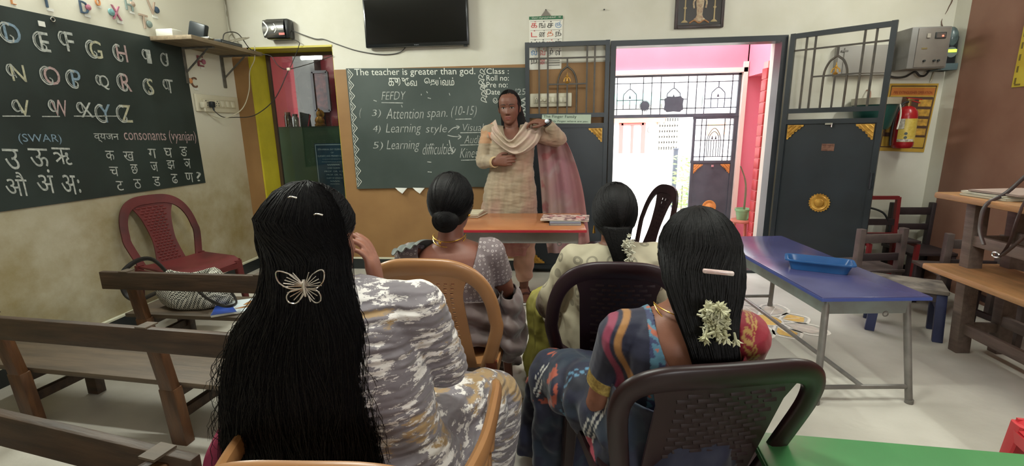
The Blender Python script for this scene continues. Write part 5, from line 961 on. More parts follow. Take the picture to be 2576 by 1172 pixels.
def head_geom(b, M, s=1.0, ears=True):
    """skull with face; local axes x right, y forwards, z up, eyes at z=0"""
    prof = [(-.122, .008, .062, .012), (-.116, .026, .078, .0), (-.104, .040, .087, .012), (-.088, .050, .089, .03), (-.07, .057, .090, .05), (-.05, .063, .090, .068), (-.03, .068, .090, .082), (-.01, .071, .089, .094), (.0, .0715, .088, .097), (.012, .072, .0905, .1), (.03, .0725, .094, .102), (.05, .071, .092, .1), (.07, .065, .083, .092), (.088, .054, .066, .075), (.102, .038, .045, .052), (.112, .018, .022, .026), (.116, .004, .005, .006)]
    z = np.concatenate([np.linspace(prof[i][0], prof[i+1][0], 4)[:-1] for i in range(len(prof)-1)]+[[.116]]); pa = np.array(prof); W_, F_, B_ = (np.interp(z, pa[:, 0], pa[:, k]) for k in (1, 2, 3)); n = 56; vs = []
    for i in range(len(z)):
        for j in range(n):
            a = 2*PI*j/n; sn, cs = math.sin(a), math.cos(a); x = W_[i]*math.copysign(abs(sn)**.92, sn); y = (F_[i] if cs > 0 else B_[i])*math.copysign(abs(cs)**(.85 if cs > 0 else 1), cs); zz = z[i]
            if cs > 0:
                G = lambda x0, z0, sx, sz: math.exp(-((x-x0)/sx)**2-((zz-z0)/sz)**2)
                nose = 0
                if -.05 < zz < .016: q = (.016-zz)/.054; nose = min(1, q)**1.2*.023*math.exp(-(x/(.007+.009*q))**2)*(1 if zz > -.04 else max(0, 1-(-.04-zz)/.010))
                y += nose+.006*G(0, -.064, .02, .006)+.007*G(0, -.076, .017, .006)-.003*G(0, -.070, .02, .003)+.006*G(0, -.105, .02, .013)-.007*(G(.031, .0, .016, .011)+G(-.031, .0, .016, .011))+.004*(G(.031, .001, .011, .007)+G(-.031, .001, .011, .007))+.004*(G(.03, .019, .02, .006)+G(-.03, .019, .02, .006))+.004*(G(.04, -.03, .018, .02)+G(-.04, -.03, .018, .02))
            vs.append(M @ (V(x, y, zz)*s))
    k = len(z); b.add(vs, [[i*n+j, i*n+(j+1) % n, (i+1)*n+(j+1) % n, (i+1)*n+j] for i in range(k-1) for j in range(n)]+[list(range(n)), [(k-1)*n+j for j in range(n)][::-1]])
    if ears:
        for sg in (-1, 1):
            C = M @ (V(sg*.073, -.012, -.012)*s); R3 = M.to_3x3(); b.ball(C, (.012*s, .017*s, .031*s), 12, 8, R3 @ Matrix.Rotation(-.15*sg, 3, 'Z'))
def head_paint(rgb, co, M, s, lip, open_eyes=True):
    q = (np.c_[co, np.ones(len(co))]@np.array(M.inverted()).T)[:, :3]/s; x, y, z = q.T; f = (y > .045) & (y < .104)
    def mix(mask, c): rgb[mask] = LIN(c) if isinstance(c, str) else c
    ax = np.abs(x)
    mix(f & (((ax-.031)/.0165)**2+((z-.0018)/.0062)**2 < 1), '#1c1210'); e = f & (((ax-.031)/.0145)**2+((z-.0)/.0046)**2 < 1); mix(e, '#8a7d76'); mix(e & ((ax-.030)**2+(z+.0004)**2 < 0.0062**2), '#1a100c')
    brow = .0205+.0045*np.sin(np.clip((ax-.010)/.046, 0, 1)*PI)-.003*np.clip((ax-.04)/.015, 0, 1); mix(f & (ax > .012) & (ax < .054) & (np.abs(z-brow) < .0030-.0018*np.clip((ax-.03)/.024, 0, 1)), '#1d1412')
    mix(f & (y > .07) & (ax < .025) & (((x/.025)**2+((z+.0695)/(.0125))**2) < 1), lip); mix(f & (y > .06) & (ax < .021) & (np.abs(z+.0695-.0015*np.cos(x*90)) < .0016), '#3a1d1a')
    mix(f & (((ax-.0075)/.0042)**2+((z+.0475)/.0026)**2 < 1), '#3a2019'); mix(f & (ax < .0032) & (np.abs(z-.027) < .0034), '#3c0f16')
    return rgb
def hand(b, Wp, Fd, N, thumb, curl=35, s=1., spread=.12):
    """palm and five fingers. Wp wrist, Fd towards the knuckles, N palm-side normal, thumb = side vector towards the thumb"""
    Fd = V(*Fd).normalized(); N = V(*N); N = (N-Fd*N.dot(Fd)).normalized(); S = Fd.cross(N); S = S if S.dot(V(*thumb)) > 0 else -S; Wp = V(*Wp)
    b.loft([(Wp-Fd*.02*s, S*.025*s, N*.018*s, 2.4), (Wp+Fd*.01*s, S*.027*s, N*.017*s, 2.6), (Wp+Fd*.04*s+S*.003*s, S*.037*s, N*.016*s, 2.8), (Wp+Fd*.07*s, S*.040*s, N*.0145*s, 2.8), (Wp+Fd*.086*s, S*.038*s, N*.011*s, 2.6)], 16)
    for k, (off, L, r, e) in enumerate(((.029, .072, .0085, 0), (.0098, .080, .009, 1), (-.0098, .074, .0086, .6), (-.029, .058, .0076, -1))):
        d = (Fd+S*(off*spread*10)).normalized(); P = [Wp+Fd*(.07+.004*e)*s+S*off*s, Wp+Fd*(.086+.004*e)*s+S*off*s]; a = 0
        for q, fr in enumerate((.44, .31, .25)):
            a += math.radians(curl*(.8, 1.1, .8)[q]*(1+.12*(k-1.5))); P.append(P[-1]+(d*math.cos(a)+N*math.sin(a))*L*fr*s)
        limb(b, P, [r*s, r*s*1.05, r*s, r*s*.9, r*s*.78], 10, 3)
    P = [Wp+Fd*.012*s+S*.022*s, Wp+Fd*.035*s+S*.046*s+N*.008*s, Wp+Fd*.062*s+S*.056*s+N*.018*s, Wp+Fd*.088*s+S*.05*s+N*.026*s]; limb(b, P, [.014*s, .0125*s, .0105*s, .0085*s], 10, 3)
def foot(b, ank, d, s=1.):
    d = V(*d).normalized(); S = d.cross(V(0, 0, 1)); A = V(*ank); g = V(A.x, A.y, 0)
    b.loft([(g-d*.055*s+V(0, 0, .03), S*.012, V(0, 0, .012)), (g-d*.05*s+V(0, 0, .033), S*.028, V(0, 0, .03), 2.4), (g-d*.02+V(0, 0, .042), S*.034, V(0, 0, .04), 2.5), (g+d*.05*s+V(0, 0, .034), S*.038, V(0, 0, .032), 2.6), (g+d*.11*s+V(0, 0, .022), S*.042, V(0, 0, .02), 2.6), (g+d*.155*s+V(0, 0, .015), S*.04, V(0, 0, .013), 2.6), (g+d*.185*s+V(0, 0, .012), S*.025, V(0, 0, .009), 2.4)], 18)
    for k in range(5): o = (k-2)*.0165; limb(b, [g+d*(.15)*s+S*o+V(0, 0, .013), g+d*(.195-.006*abs(k-1)-.004*k)*s+S*o+V(0, 0, .011)], [.0095, .008], 8, 2)
def torso(b, J, S, off=0., top=1.):
    """pelvis - waist - chest - neck loft with shoulder slope; off swells it for clothing"""
    ls = (J['sr']-J['sl']).normalized(); lh = (J['hr']-J['hl']).normalized(); C = smoothline([J['pelvis']+(J['pelvis']-J['waist'])*.35, J['pelvis'], J['waist'], J['chest'], J['neck']], 6); n = len(C); sw = (J['sr']-J['sl']).length/2; rings = []
    for i, c in enumerate(C):
        t = i/(n-1)*4; up = (C[min(i+1, n-1)]-C[max(i-1, 0)]).normalized(); w = min(1, max(0, (t-1)/2)); l = (lh*(1-w)+ls*w); l = (l-up*l.dot(up)).normalized(); f = up.cross(l)
        a = np.interp(t, [0, .5, 1, 1.6, 2, 2.6, 3, 3.35, 3.62, 3.8, 4], [S['hip']*.62, S['hip']*.93, S['hip'], S['waist']*1.06, S['waist'], S['chest']*.98, S['chest'], min(S['chest'], sw*1.0), sw*.74, sw*.5, .054]); d = np.interp(t, [0, .5, 1, 1.6, 2, 2.6, 3, 3.35, 3.7, 4], [S['dep']*.6, S['dep']*.95, S['dep'], S['dep']*.88, S['dep']*.84, S['dep'], S['dep']*.98, S['dep']*.82, .062, .05])
        rings.append((c, l*(a+off), f*(d+off), 2.35))
    b.loft(rings, 28)
def neck_head(b, J, M, s=1.): limb(b, [J['neck']-V(0, 0, .03), (J['neck']+M.translation)/2-V(0, 0, .02), M @ V(0, -.02, -.05)], [.056, .049, .05], 18)
def arm(b, sh, el, wr, S, off=0., t=1.):
    P = [sh, (sh*2+el)/3, el, (el*2+wr)/3, wr]; R = [S['arm']*1.12, S['arm'], S['arm']*.78, S['arm']*.76, S['arm']*.5]
    P, R = P[:3] if t == .5 else P, R[:3] if t == .5 else R; limb(b, P, [r+off for r in R], 16, 4)
def leg(b, hp, kn, an, S, off=0.): limb(b, [hp, (hp+kn)/2, kn, (kn*2+an)/3, (kn+an*3)/4, an], [S['thigh']+off, S['thigh']*.93+off, S['thigh']*.72+off, S['thigh']*.66+off, S['thigh']*.46+off, .034+off], 18, 4)
def basis(c, f, up=(0, 0, 1), roll=0.):
    """matrix whose y axis looks along f"""
    y = V(*f).normalized(); x = y.cross(V(*up)).normalized(); z = x.cross(y); M = Matrix((x, y, z)).transposed().to_4x4() @ Matrix.Rotation(roll, 4, 'Y'); M.translation = c; return M
def strands(P, rad, sides=3):
    """P: (n,k,3) array of hair paths -> one B of thin tapered tubes"""
    P = np.asarray(P); n, k, _ = P.shape; T = np.gradient(P, axis=1); T /= np.maximum(np.linalg.norm(T, axis=2, keepdims=True), 1e-9); ref = np.array([.3, -.8, .52]); X = np.cross(T, ref); X /= np.maximum(np.linalg.norm(X, axis=2, keepdims=True), 1e-9); Y = np.cross(T, X)
    r = (rad*np.interp(np.linspace(0, 1, k), [0, .1, .8, 1], [.7, 1, .8, .25]))[None, :, None]; vs = np.stack([P+r*(math.cos(2*PI*j/sides)*X+math.sin(2*PI*j/sides)*Y) for j in range(sides)], 2).reshape(-1, 3); fs = []
    for i in range(n):
        o = i*k*sides
        for a in range(k-1):
            for j in range(sides): fs.append([o+a*sides+j, o+a*sides+(j+1) % sides, o+(a+1)*sides+(j+1) % sides, o+(a+1)*sides+j])
    b = B(); b.v = [tuple(q) for q in vs]; b.f = fs; b.m = [0]*len(fs); return b
def resample(P, k):
    P = np.asarray(P, float); d = np.r_[0, np.cumsum(np.linalg.norm(np.diff(P, axis=0), axis=1))]; t = np.linspace(0, d[-1], k); return np.stack([np.interp(t, d, P[:, i]) for i in range(3)], 1)
def cap_strands(M, rad, G, n, k=12, front=.75, seed=1, side=1.05, z0=.55):
    """hair combed from a centre parting round the skull to the gathering direction G (head-local)"""
    r = np.random.default_rng(seed); A = np.array(M)[:3, :3]; c = np.array(M.translation); G = np.array(G, float); G /= np.linalg.norm(G); out = []
    for i in range(n):
        u = r.uniform(0, 1); st = np.array([0, front*(1-u)-.35*u, z0+.5*math.sin(u*2)]); st /= np.linalg.norm(st); sg = r.choice([-1, 1]); lat = np.array([sg*side*r.uniform(.05, 1)**.7, r.uniform(-.1, .45)*(1-u*.5), r.uniform(-.1, .6)]); t = np.linspace(0, 1, 18)[:, None]
        st = st+np.array([sg*.03, 0, 0]); q = (1-t)**2*st+2*t*(1-t)*lat*1.5+t**2*(G+r.normal(size=3)*.05); q /= np.linalg.norm(q, axis=1, keepdims=True); q = q*np.array(rad)*(1.0+r.uniform(-.004, .022)); out.append(resample(q@A.T+c, k))
    return np.array(out)
hair_m = mat('black_hair', '#080607', '#0d0a0b', scale=30, rough=.6, bump=.15, bscale=140, spec=.22); skin = attr_mat('skin', rough=.52, bump=.04, bscale=220, spec=.4)
gold_j = mat('gold_jewellery', '#d3a54e', '#b98a38', scale=40, rough=.25, metal=.9)
def skin_part(b, voxel, t, tone, M, s, lip, it=6, fine=False):
    me = remesh(b, voxel, it, .4)
    if fine: refine_face(me, M, s)
    co = coords(me); base = LIN(tone); rgb = base[None]*(1+.10*fbm(co, 6, 3)[:, None]); head_paint(rgb, co, M, s, lip); paint(me, rgb); o = mobj('body', me, skin, t, local=False, smooth=0); me.polygons.foreach_set('use_smooth', [True]*len(me.polygons)); return o
def refine_face(me, M, s):
    Mi = M.inverted(); bm = bmesh.new(); bm.from_mesh(me); bm.verts.ensure_lookup_table(); q = [Mi @ v.co for v in bm.verts]; bm.verts.index_update()
    es = [e for e in bm.edges if all(q[v.index].y > .03*s and abs(q[v.index].z) < .11*s and abs(q[v.index].x) < .07*s for v in e.verts)]
    bmesh.ops.subdivide_edges(bm, edges=es, cuts=3, use_grid_fill=True, smooth=0); bm.to_mesh(me); bm.free()
def hair_cap(b, voxel, t, M, s, extra=None, it=6, face=True):
    """solid hair: trimmed away over the face"""
    Mi = np.array(M.inverted())
    def g(co):
        q = (np.c_[co, np.ones(len(co))]@Mi.T)[:, :3]/s; x, y, z = q.T; return np.minimum(.012, np.maximum(np.maximum(.028-y-.45*np.clip(.03-z, 0, .1), z-.062+.55*np.abs(x)-.0*y), np.abs(x)-.30))
    me = remesh(b, voxel, it)
    if face: cut(me, g)
    o = mobj('hair', me, hair_m, t, local=False, smooth=0); me.polygons.foreach_set('use_smooth', [True]*len(me.polygons)); return o
def add_strands(t, P, rad, name='loose_hair', sides=3):
    o = part(name, strands(P, rad, sides), hair_m, t, smooth=60, recalc=False); return o
def knot(b, M, rad, G, r): c = M @ (V(*G).normalized()*1.0) if False else M @ V(*G); b.ball(c, r); return c
LEGM = lambda J, S, b: (leg(b, J['hl'], J['kl'], J['al'], S), leg(b, J['hr'], J['kr'], J['ar'], S))
def person(lab, loc): return thing('person', lab, 'person', loc)

# ---------------------------------------------------------------- 1: woman with loose waist-long hair
S = dict(hip=.185, waist=.165, chest=.165, dep=.125, arm=.052, thigh=.085)
J = dict(pelvis=V(-.455, .97, .50), waist=V(-.46, .96, .66), chest=V(-.485, .98, .83), neck=V(-.535, 1.0, .955), sl=V(-.635, 1.0, .89), sr=V(-.325, .985, .905), el=V(-.66, 1.12, .69), er=V(-.285, 1.09, .70), wl=V(-.60, 1.27, .60), wr=V(-.475, 1.15, .895), hl=V(-.555, 1.0, .50), hr=V(-.365, 1.0, .50), kl=V(-.47, 1.42, .46), kr=V(-.215, 1.36, .455), al=V(-.47, 1.46, .075), ar=V(-.22, 1.42, .075))
t = person('seated woman in mauve and white crinkled kurti with loose waist-long black hair', (-.455, .97, 0)); M = basis(V(-.555, 1.0, 1.064), (.5, .82, -.08))
b = B(); head_geom(b, M); neck_head(b, J, M); torso(b, J, S); arm(b, J['sl'], J['el'], J['wl'], S); arm(b, J['sr'], J['er'], J['wr'], S); LEGM(J, S, b); foot(b, J['al'], (.05, 1, 0)); foot(b, J['ar'], (.1, 1, 0))
hand(b, J['wr'], (-.12, -.05, 1), (-.95, -.1, -.1), (0, 1, 0), 24); hand(b, J['wl'], (.5, .8, -.1), (0, 0, -1), (1, 0, 0), 20); skin_part(b, .0045, t, '#7d5140', M, 1, '#6b3836')
kurti = mat('crinkled_print_cloth', '#6a6468', rough=.8, bump=0, sheen=.15); Nn, L_, p = nodes(kurti)
for l in list(p.inputs['Base Color'].links): L_.remove(l)
tc = Nn.new('ShaderNodeTexCoord'); mp = Nn.new('ShaderNodeMapping'); mp.inputs['Scale'].default_value = (1, 1, 3.2); L_.new(tc.outputs['Object'], mp.inputs[0])
def nramp(scale, det, c0, c1, p0, p1, vec, rough_=.6):
    n = Nn.new('ShaderNodeTexNoise'); n.inputs['Scale'].default_value = scale; n.inputs['Detail'].default_value = det; n.inputs['Roughness'].default_value = rough_; L_.new(vec, n.inputs['Vector']); r = Nn.new('ShaderNodeValToRGB'); r.color_ramp.elements[0].position = p0; r.color_ramp.elements[1].position = p1; r.color_ramp.elements[0].color = c0; r.color_ramp.elements[1].color = c1; L_.new(n.outputs['Fac'], r.inputs[0]); return r
wh = (1, 1, 1, 1); bk = (0, 0, 0, 1); a1 = nramp(13, 8, bk, wh, .52, .54, mp.outputs[0], .72); a2 = nramp(4.2, 6, bk, wh, .555, .60, mp.outputs[0], .7)
m1 = Nn.new('ShaderNodeMix'); m1.data_type = 'RGBA'; L_.new(a1.outputs[0], m1.inputs[0]); m1.inputs[6].default_value = lin('#6b6469'); m1.inputs[7].default_value = lin('#c9c3bf'); m2 = Nn.new('ShaderNodeMix'); m2.data_type = 'RGBA'; L_.new(a2.outputs[0], m2.inputs[0]); L_.new(m1.outputs[2], m2.inputs[6]); m2.inputs[7].default_value = lin('#8f7450'); L_.new(m2.outputs[2], p.inputs['Base Color'])
wv = Nn.new('ShaderNodeTexWave'); wv.bands_direction = 'Z'; wv.inputs['Scale'].default_value = 16; wv.inputs['Distortion'].default_value = 3.2; wv.inputs['Detail'].default_value = 2; L_.new(tc.outputs['Object'], wv.inputs[0]); bp_ = Nn.new('ShaderNodeBump'); bp_.inputs['Strength'].default_value = .55; bp_.inputs['Distance'].default_value = .008; L_.new(wv.outputs['Fac'], bp_.inputs['Height']); L_.new(bp_.outputs[0], p.inputs['Normal'])
b = B(); torso(b, J, S, .012); arm(b, J['sl'], J['el'], J['wl'], S, .013); arm(b, J['sr'], J['er'], (J['er']+J['wr']*2)/3, S, .016); limb(b, [J['neck']-V(0, 0, .05), J['sr']], [.07, .062]); limb(b, [J['neck']-V(0, 0, .05), J['sl']], [.07, .062])
leg(b, J['hl'], J['kl'], J['al']+V(0, 0, .1), S, .03); leg(b, J['hr'], J['kr'], J['ar']+V(0, 0, .1), S, .03); b.loft([(V(-.45, 1.0, .50), V(.24, 0, 0), V(0, 0, .075)), (V(-.40, 1.2, .485), V(.235, 0, 0), V(0, 0, .085)), (V(-.34, 1.38, .46), V(.21, 0, 0), V(0, 0, .075)), (V(-.34, 1.45, .36), V(.21, .0, 0), V(0, .05, .05))], 24)
b.loft([(V(-.46, .95, .60), V(.2, 0, 0), V(0, .15, 0)), (V(-.45, .98, .50), V(.245, 0, 0), V(0, .19, 0)), (V(-.44, .99, .44), V(.25, 0, 0), V(0, .19, 0))], 24)
zc = J['neck']; f1 = lambda co: .0024*np.sin(co[:, 2]*250+5*fbm(co, 2.5, 5))*(.6+.6*fbm(co, 4, 12))*np.clip((co[:, 2]-.5)*8, .2, 1)+.011*fbm(co*[1, .8, 1.2], 3.0, 8)*np.clip((.62-co[:, 2])*9, .12, 1)+.007*np.sin(co[:, 0]*60+co[:, 1]*38+3*fbm(co, 2, 4))*np.clip((.58-co[:, 2])*10, 0, 1)
cloth(b, .005, kurti, 'kurti', t, lambda co: np.minimum(.01, np.sqrt(((co-np.array(zc+V(0, .01, .02)))**2*[1, 1, .8]).sum(1))-.078), f1, it=14)
b = B(); leg(b, J['kl'], J['kl']-V(0, 0, .2), J['al'], S, .02); leg(b, J['kr'], J['kr']-V(0, 0, .2), J['ar'], S, .02); cloth(b, .008, kurti, 'leggings', t)
def bez(P, s):
    Q = smoothline(P, 12); f = s*(len(Q)-1); i = min(int(f), len(Q)-2); return Q[i]+(Q[i+1]-Q[i])*(f-i)
pinkc = mat('magenta_cloth', '#8f2a4e', '#7a2142', scale=7, rough=.75, bump=.2); b = B(); Q = [onY(528, 1150, .92), onY(548, 1085, .94), onY(575, 1035, .95), onY(560, 1120, .93), onY(600, 1172, .93)]
LS = [onY(590, 1022, .9), onY(556, 1062, .9), onY(530, 1115, .9), onY(519, 1165, .9), onY(524, 1260, .9)]
b.sheet(lambda u, v: bez(LS, v)+V(.17*u, .05*u+.014*math.sin(15*u+5*v), .05*u*(1-v)), 20, 24, .006); part('shawl', b, pinkc, t, smooth=60)
hr = (.091, .110, .118); b = B(); C0 = M @ V(0, -.010, .008); b.ball(C0, hr, 24, 16, M.to_3x3())
rows = [(575, 706, 824, .955, .055), (630, 688, 862, .938, .074), (690, 684, 866, .915, .072), (750, 664, 876, .89, .062), (820, 616, 896, .872, .058), (900, 592, 904, .865, .058), (1000, 582, 914, .858, .056), (1100, 588, 926, .85, .052), (1180, 598, 932, .845, .048), (1290, 600, 930, .84, .04), (1420, 650, 880, .835, .028)]
RG = [];
for y, xa, xb, Y, d in rows: A_, Z_ = onY(xa, y, Y), onY(xb, y, Y); RG.append(((A_+Z_)/2, (Z_-A_)/2, V(0, d, 0)))
b.loft(RG, 28); hair_cap(b, .006, t, M, 1)
r = np.random.default_rng(5); PS = []
def massp(th, i, k=1.): c, a, d = RG[i]; return c+a*(math.cos(th)*k)+d*(math.sin(th)*k)
A3 = M.to_3x3()
for i in range(3200):
    th = r.uniform(-PI*1.2, PI*.09); az = th; q = [C0+A3 @ V(hr[0]*1.02*math.cos(th)*math.sin(f), hr[1]*1.02*math.sin(th)*math.sin(f), hr[2]*1.02*math.cos(f)) for f in np.linspace(.05, 1.35, 6)]
    k = 1+r.uniform(-.01, .05); e = r.integers(7, len(RG)) if r.random() < .25 else len(RG)-1; th2 = th
    for j in range(1, e+1): th2 += r.normal()*.05+.07*math.sin(j*1.1+4*th); q.append(massp(th2, j, k+.045*math.sin(j*1.5+i)))
    W_ = resample(np.array(smoothline(q, 3)), 30); tt = np.linspace(0, 1, 30); cl_ = int((th+4)*4.5); rr_ = np.random.default_rng(cl_); am = (.011*np.clip((tt-.42)*3, 0, 1))[:, None]
    W_ = W_+am*np.stack([np.sin(tt*(15+4*rr_.random())+rr_.uniform(0, 6.3)+r.normal()*.35), .5*np.sin(tt*17+rr_.uniform(0, 6.3)), 0*tt], 1); PS.append(W_+np.cumsum(r.normal(size=(30, 3))*.0011, axis=0))
for i in range(260):
    sg = r.choice([-1, 1]); th = (-PI if sg < 0 else 0)+r.normal()*.25; j0 = r.integers(3, 7); q = [massp(th, j0, .98)]; k = 1.
    for j in range(j0+1, min(len(RG)-1, j0+4)): k += r.uniform(0, .09); q.append(massp(th+r.normal()*.1, j, k))
    if len(q) > 2: W_ = resample(np.array(smoothline(q, 5)), 30); tt = np.linspace(0, 1, 30); a_ = r.uniform(.004, .018); p_ = r.uniform(0, 6.3); PS.append(W_+np.stack([a_*tt*np.sin(tt*11+p_), a_*.6*tt*np.cos(tt*9+p_), 0*tt], 1)+np.cumsum(r.normal(size=(30, 3))*.0018, axis=0))
add_strands(t, PS, .0009)
add_strands(t, cap_strands(Matrix.Translation(C0) @ A3.to_4x4(), np.array(hr)*1.01, (-.1, -.85, -.45), 900, k=14, seed=31, front=.85, z0=.5), .0009)
# butterfly clip
cl = onY(770, 718, .815); b = B(); side = V(1, .15, 0).normalized()
for sg in (-1, 1):
    for P in ([(0, 0), (.018, .022), (.040, .034), (.048, .030), (.044, .012), (.026, -.002), (0, -.004)], [(.004, -.004), (.024, -.006), (.034, -.016), (.032, -.028), (.020, -.032), (.008, -.022), (.0, -.008)]): b.tube(smoothline([cl+side*(sg*x*.92)+V(0, -.004-.25*x, z) for x, z in P], 4), .0013, 6, True)
    for a in np.linspace(.1, 1.15, 6): b.tube([cl+V(0, -.004, 0), cl+side*(sg*.036*math.cos(a))+V(0, -.013, .036*math.sin(a)*.9)], .0009, 5)
    for a in np.linspace(-.3, -1.2, 4): b.tube([cl+V(0, -.004, -.004), cl+side*(sg*.031*math.cos(a))+V(0, -.012, .031*math.sin(a))], .0009, 5)
b.tube([cl+V(0, -.006, .014), cl+V(0, -.008, 0), cl+V(0, -.006, -.02)], [.003, .0045, .002], 8); part('hair_clip', b, mat('silver_clip', '#cfc8c2', rough=.2, metal=.9), t); 
for px, py in ((800, 540), (735, 497)): q = onY(px, py, C0.y-.108); part('hair_pin', B().tube(smoothline([q+V(-.008, 0, 0), q+V(0, -.003, .002), q+V(.01, 0, -.001)]), .0018, 6), MATS['silver_clip'], t)

# ---------------------------------------------------------------- 2: woman with a low bun
S = dict(hip=.175, waist=.15, chest=.155, dep=.115, arm=.048, thigh=.082)
J = dict(pelvis=V(-.415, 1.83, .50), waist=V(-.415, 1.81, .63), chest=V(-.42, 1.80, .765), neck=V(-.43, 1.80, .872), sl=V(-.595, 1.80, .80), sr=V(-.27, 1.80, .825), el=V(-.65, 1.92, .60), er=V(-.225, 1.93, .62), wl=V(-.52, 2.1, .57), wr=V(-.33, 2.12, .57), hl=V(-.51, 1.87, .5), hr=V(-.325, 1.87, .5), kl=V(-.53, 2.26, .46), kr=V(-.3, 2.26, .46), al=V(-.53, 2.3, .075), ar=V(-.3, 2.3, .075))
t = person('seated woman with low hair bun, scooped grey printed blouse and brown sari', (-.415, 1.83, 0)); M = basis(V(-.42, 1.83, 1.015), (.22, .95, -.12)); sc = .95
b = B(); head_geom(b, M, sc); neck_head(b, J, M); torso(b, J, S)
for a, e, w in (('sl', 'el', 'wl'), ('sr', 'er', 'wr')): arm(b, J[a], J[e], J[w], S)
LEGM(J, S, b); foot(b, J['al'], (0, 1, 0)); foot(b, J['ar'], (0, 1, 0)); hand(b, J['wr'], (-.7, .6, -.1), (0, 0, -1), (-.3, -1, 0), 25); hand(b, J['wl'], (.7, .6, -.1), (0, 0, -1), (.3, -1, 0), 25); skin_part(b, .006, t, '#6e4234', M, sc, '#5a2e2c')
def vor_mat(name, c1, c2, c3, scale, lo, hi, rough=.75):
    m = mat(name, c1, rough=rough); Nn, L_, p = nodes(m)
    for l in list(p.inputs['Base Color'].links): L_.remove(l)
    tc = Nn.new('ShaderNodeTexCoord'); v = Nn.new('ShaderNodeTexVoronoi'); v.inputs['Scale'].default_value = scale; v.inputs['Randomness'].default_value = .25; L_.new(tc.outputs['Object'], v.inputs['Vector']); r = Nn.new('ShaderNodeValToRGB'); r.color_ramp.interpolation = 'CONSTANT'; e = r.color_ramp.elements; e[0].color = lin(c2); e[0].position = 0; e[1].color = lin(c3); e[1].position = lo; x = e.new(hi); x.color = lin(c1); L_.new(v.outputs['Distance'], r.inputs[0]); L_.new(r.outputs[0], p.inputs['Base Color']); return m
blz = vor_mat('grey_printed_blouse', '#6e6264', '#6a5c5e', '#a39a98', 62, .18, .34); nk = J['neck']
b = B(); torso(b, J, S, .009); arm(b, J['sl'], J['el'], J['wl'], S, .011, .5); arm(b, J['sr'], J['er'], J['wr'], S, .011, .5); limb(b, [J['neck']-V(0, 0, .055), J['sr']], [.06, .056]); limb(b, [J['neck']-V(0, 0, .055), J['sl']], [.06, .056])
scoop = lambda co: np.sqrt(((co[:, 0]-nk.x)/.122)**2+((co[:, 2]-(nk.z+.0))/.20)**2)*.11-.11
def sleeve(a, e, fr): a, e = np.array(a), np.array(e); d = (e-a)/np.linalg.norm(e-a); L = np.linalg.norm(e-a)*fr; return lambda co: np.minimum(.02, L-(co-a)@d)
cloth(b, .006, blz, 'blouse', t, [lambda co: np.minimum(.012, scoop(co)), lambda co: np.minimum(.012, co[:, 2]-.60), lambda co: np.where(co[:, 0] > -.30, sleeve(J['sr'], J['er'], .62)(co), .02), lambda co: np.where(co[:, 0] < -.56, sleeve(J['sl'], J['el'], .62)(co), .02)], lambda co: .0025*fbm(co, 6, 2))
sari = mat('brown_grey_sari', '#5f4f4b', '#4b3d3c', scale=5, rough=.6, bump=.08, sheen=.2)
b = B(); torso(b, J, dict(S, hip=.19, dep=.13), .022); leg(b, J['hl'], J['kl'], J['al'], S, .035); leg(b, J['hr'], J['kr'], J['ar'], S, .035); b.loft([(V(-.415, 1.84, .52), V(.215, 0, 0), V(0, 0, .09)), (V(-.415, 2.05, .49), V(.21, 0, 0), V(0, 0, .09)), (V(-.415, 2.27, .45), V(.2, 0, 0), V(0, 0, .08)), (V(-.415, 2.32, .25), V(.2, 0, 0), V(0, .06, .05)), (V(-.415, 2.33, .06), V(.22, 0, 0), V(0, .08, .0))], 24)
b.loft([(V(-.2, 1.88, .66), V(.03, 0, 0), V(0, .09, 0)), (V(-.195, 1.88, .55), V(.045, 0, 0), V(0, .13, 0)), (V(-.19, 1.86, .42), V(.055, 0, 0), V(0, .14, 0)), (V(-.2, 1.85, .36), V(.04, 0, 0), V(0, .1, 0))], 18)
fold = lambda co: .012*np.sin(co[:, 2]*70+co[:, 0]*22+2.5*fbm(co, 2.5, 3))*np.clip((.72-co[:, 2])*8, .1, 1)+.006*fbm(co, 4, 6)
cloth(b, .007, sari, 'sari', t, lambda co: np.minimum(.012, .66-.12*(co[:, 0]+.42)-co[:, 2]), fold, it=10)
b = B(); P0 = [onY(1028, 604, 1.70), onY(990, 640, 1.72), V(-.66, 1.78, .70)]
b.sheet(lambda u, v: (V(-.535, 1.70, .872)*(1-v)+V(-.645, 1.72, .83)*v)*(1-u)**2+(V(-.525, 1.80, .895)*(1-v)+V(-.665, 1.80, .875)*v)*(2*u*(1-u))+(V(-.47, 1.95, .80)*(1-v)+V(-.62, 1.95, .72)*v)*u*u+V(0, -.004*math.sin(v*22), .006*math.sin(v*19)), 16, 26, .004); part('sari_pallu', b, mat('sheer_grey_green_cloth', '#6f7470', '#585c5a', scale=9, rough=.6, bump=.1), t, smooth=60)
hr = (.088, .104, .112); b = B(); C0 = M @ V(0, -.014, .012); b.ball(C0, hr, 24, 16, M.to_3x3()); bn = V(-.430, 1.742, .962); b.ball(bn, (.050, .042, .047), 18, 12); hair_cap(b, .006, t, M, sc)
add_strands(t, cap_strands(Matrix.Translation(C0) @ M.to_3x3().to_4x4(), np.array(hr), (0, -.75, -.5), 420, seed=3), .0009); r = np.random.default_rng(8); PS = []
for i in range(260):
    w = np.array([0, -1, .1])+r.normal(size=3)*.07; w /= np.linalg.norm(w); x = np.cross(w, [0, .1, 1]); x /= np.linalg.norm(x); y = np.cross(w, x); a0 = r.uniform(0, 6.28); ps = r.uniform(-.2, 1.35); PS.append(np.array([np.array(bn)+np.array([.051, .043, .048])*(math.cos(ps+.12*a)*(math.cos(a0+a)*x+math.sin(a0+a)*y)+math.sin(ps+.12*a)*w) for a in np.linspace(0, 2.6, 14)]))
add_strands(t, PS, .0009)
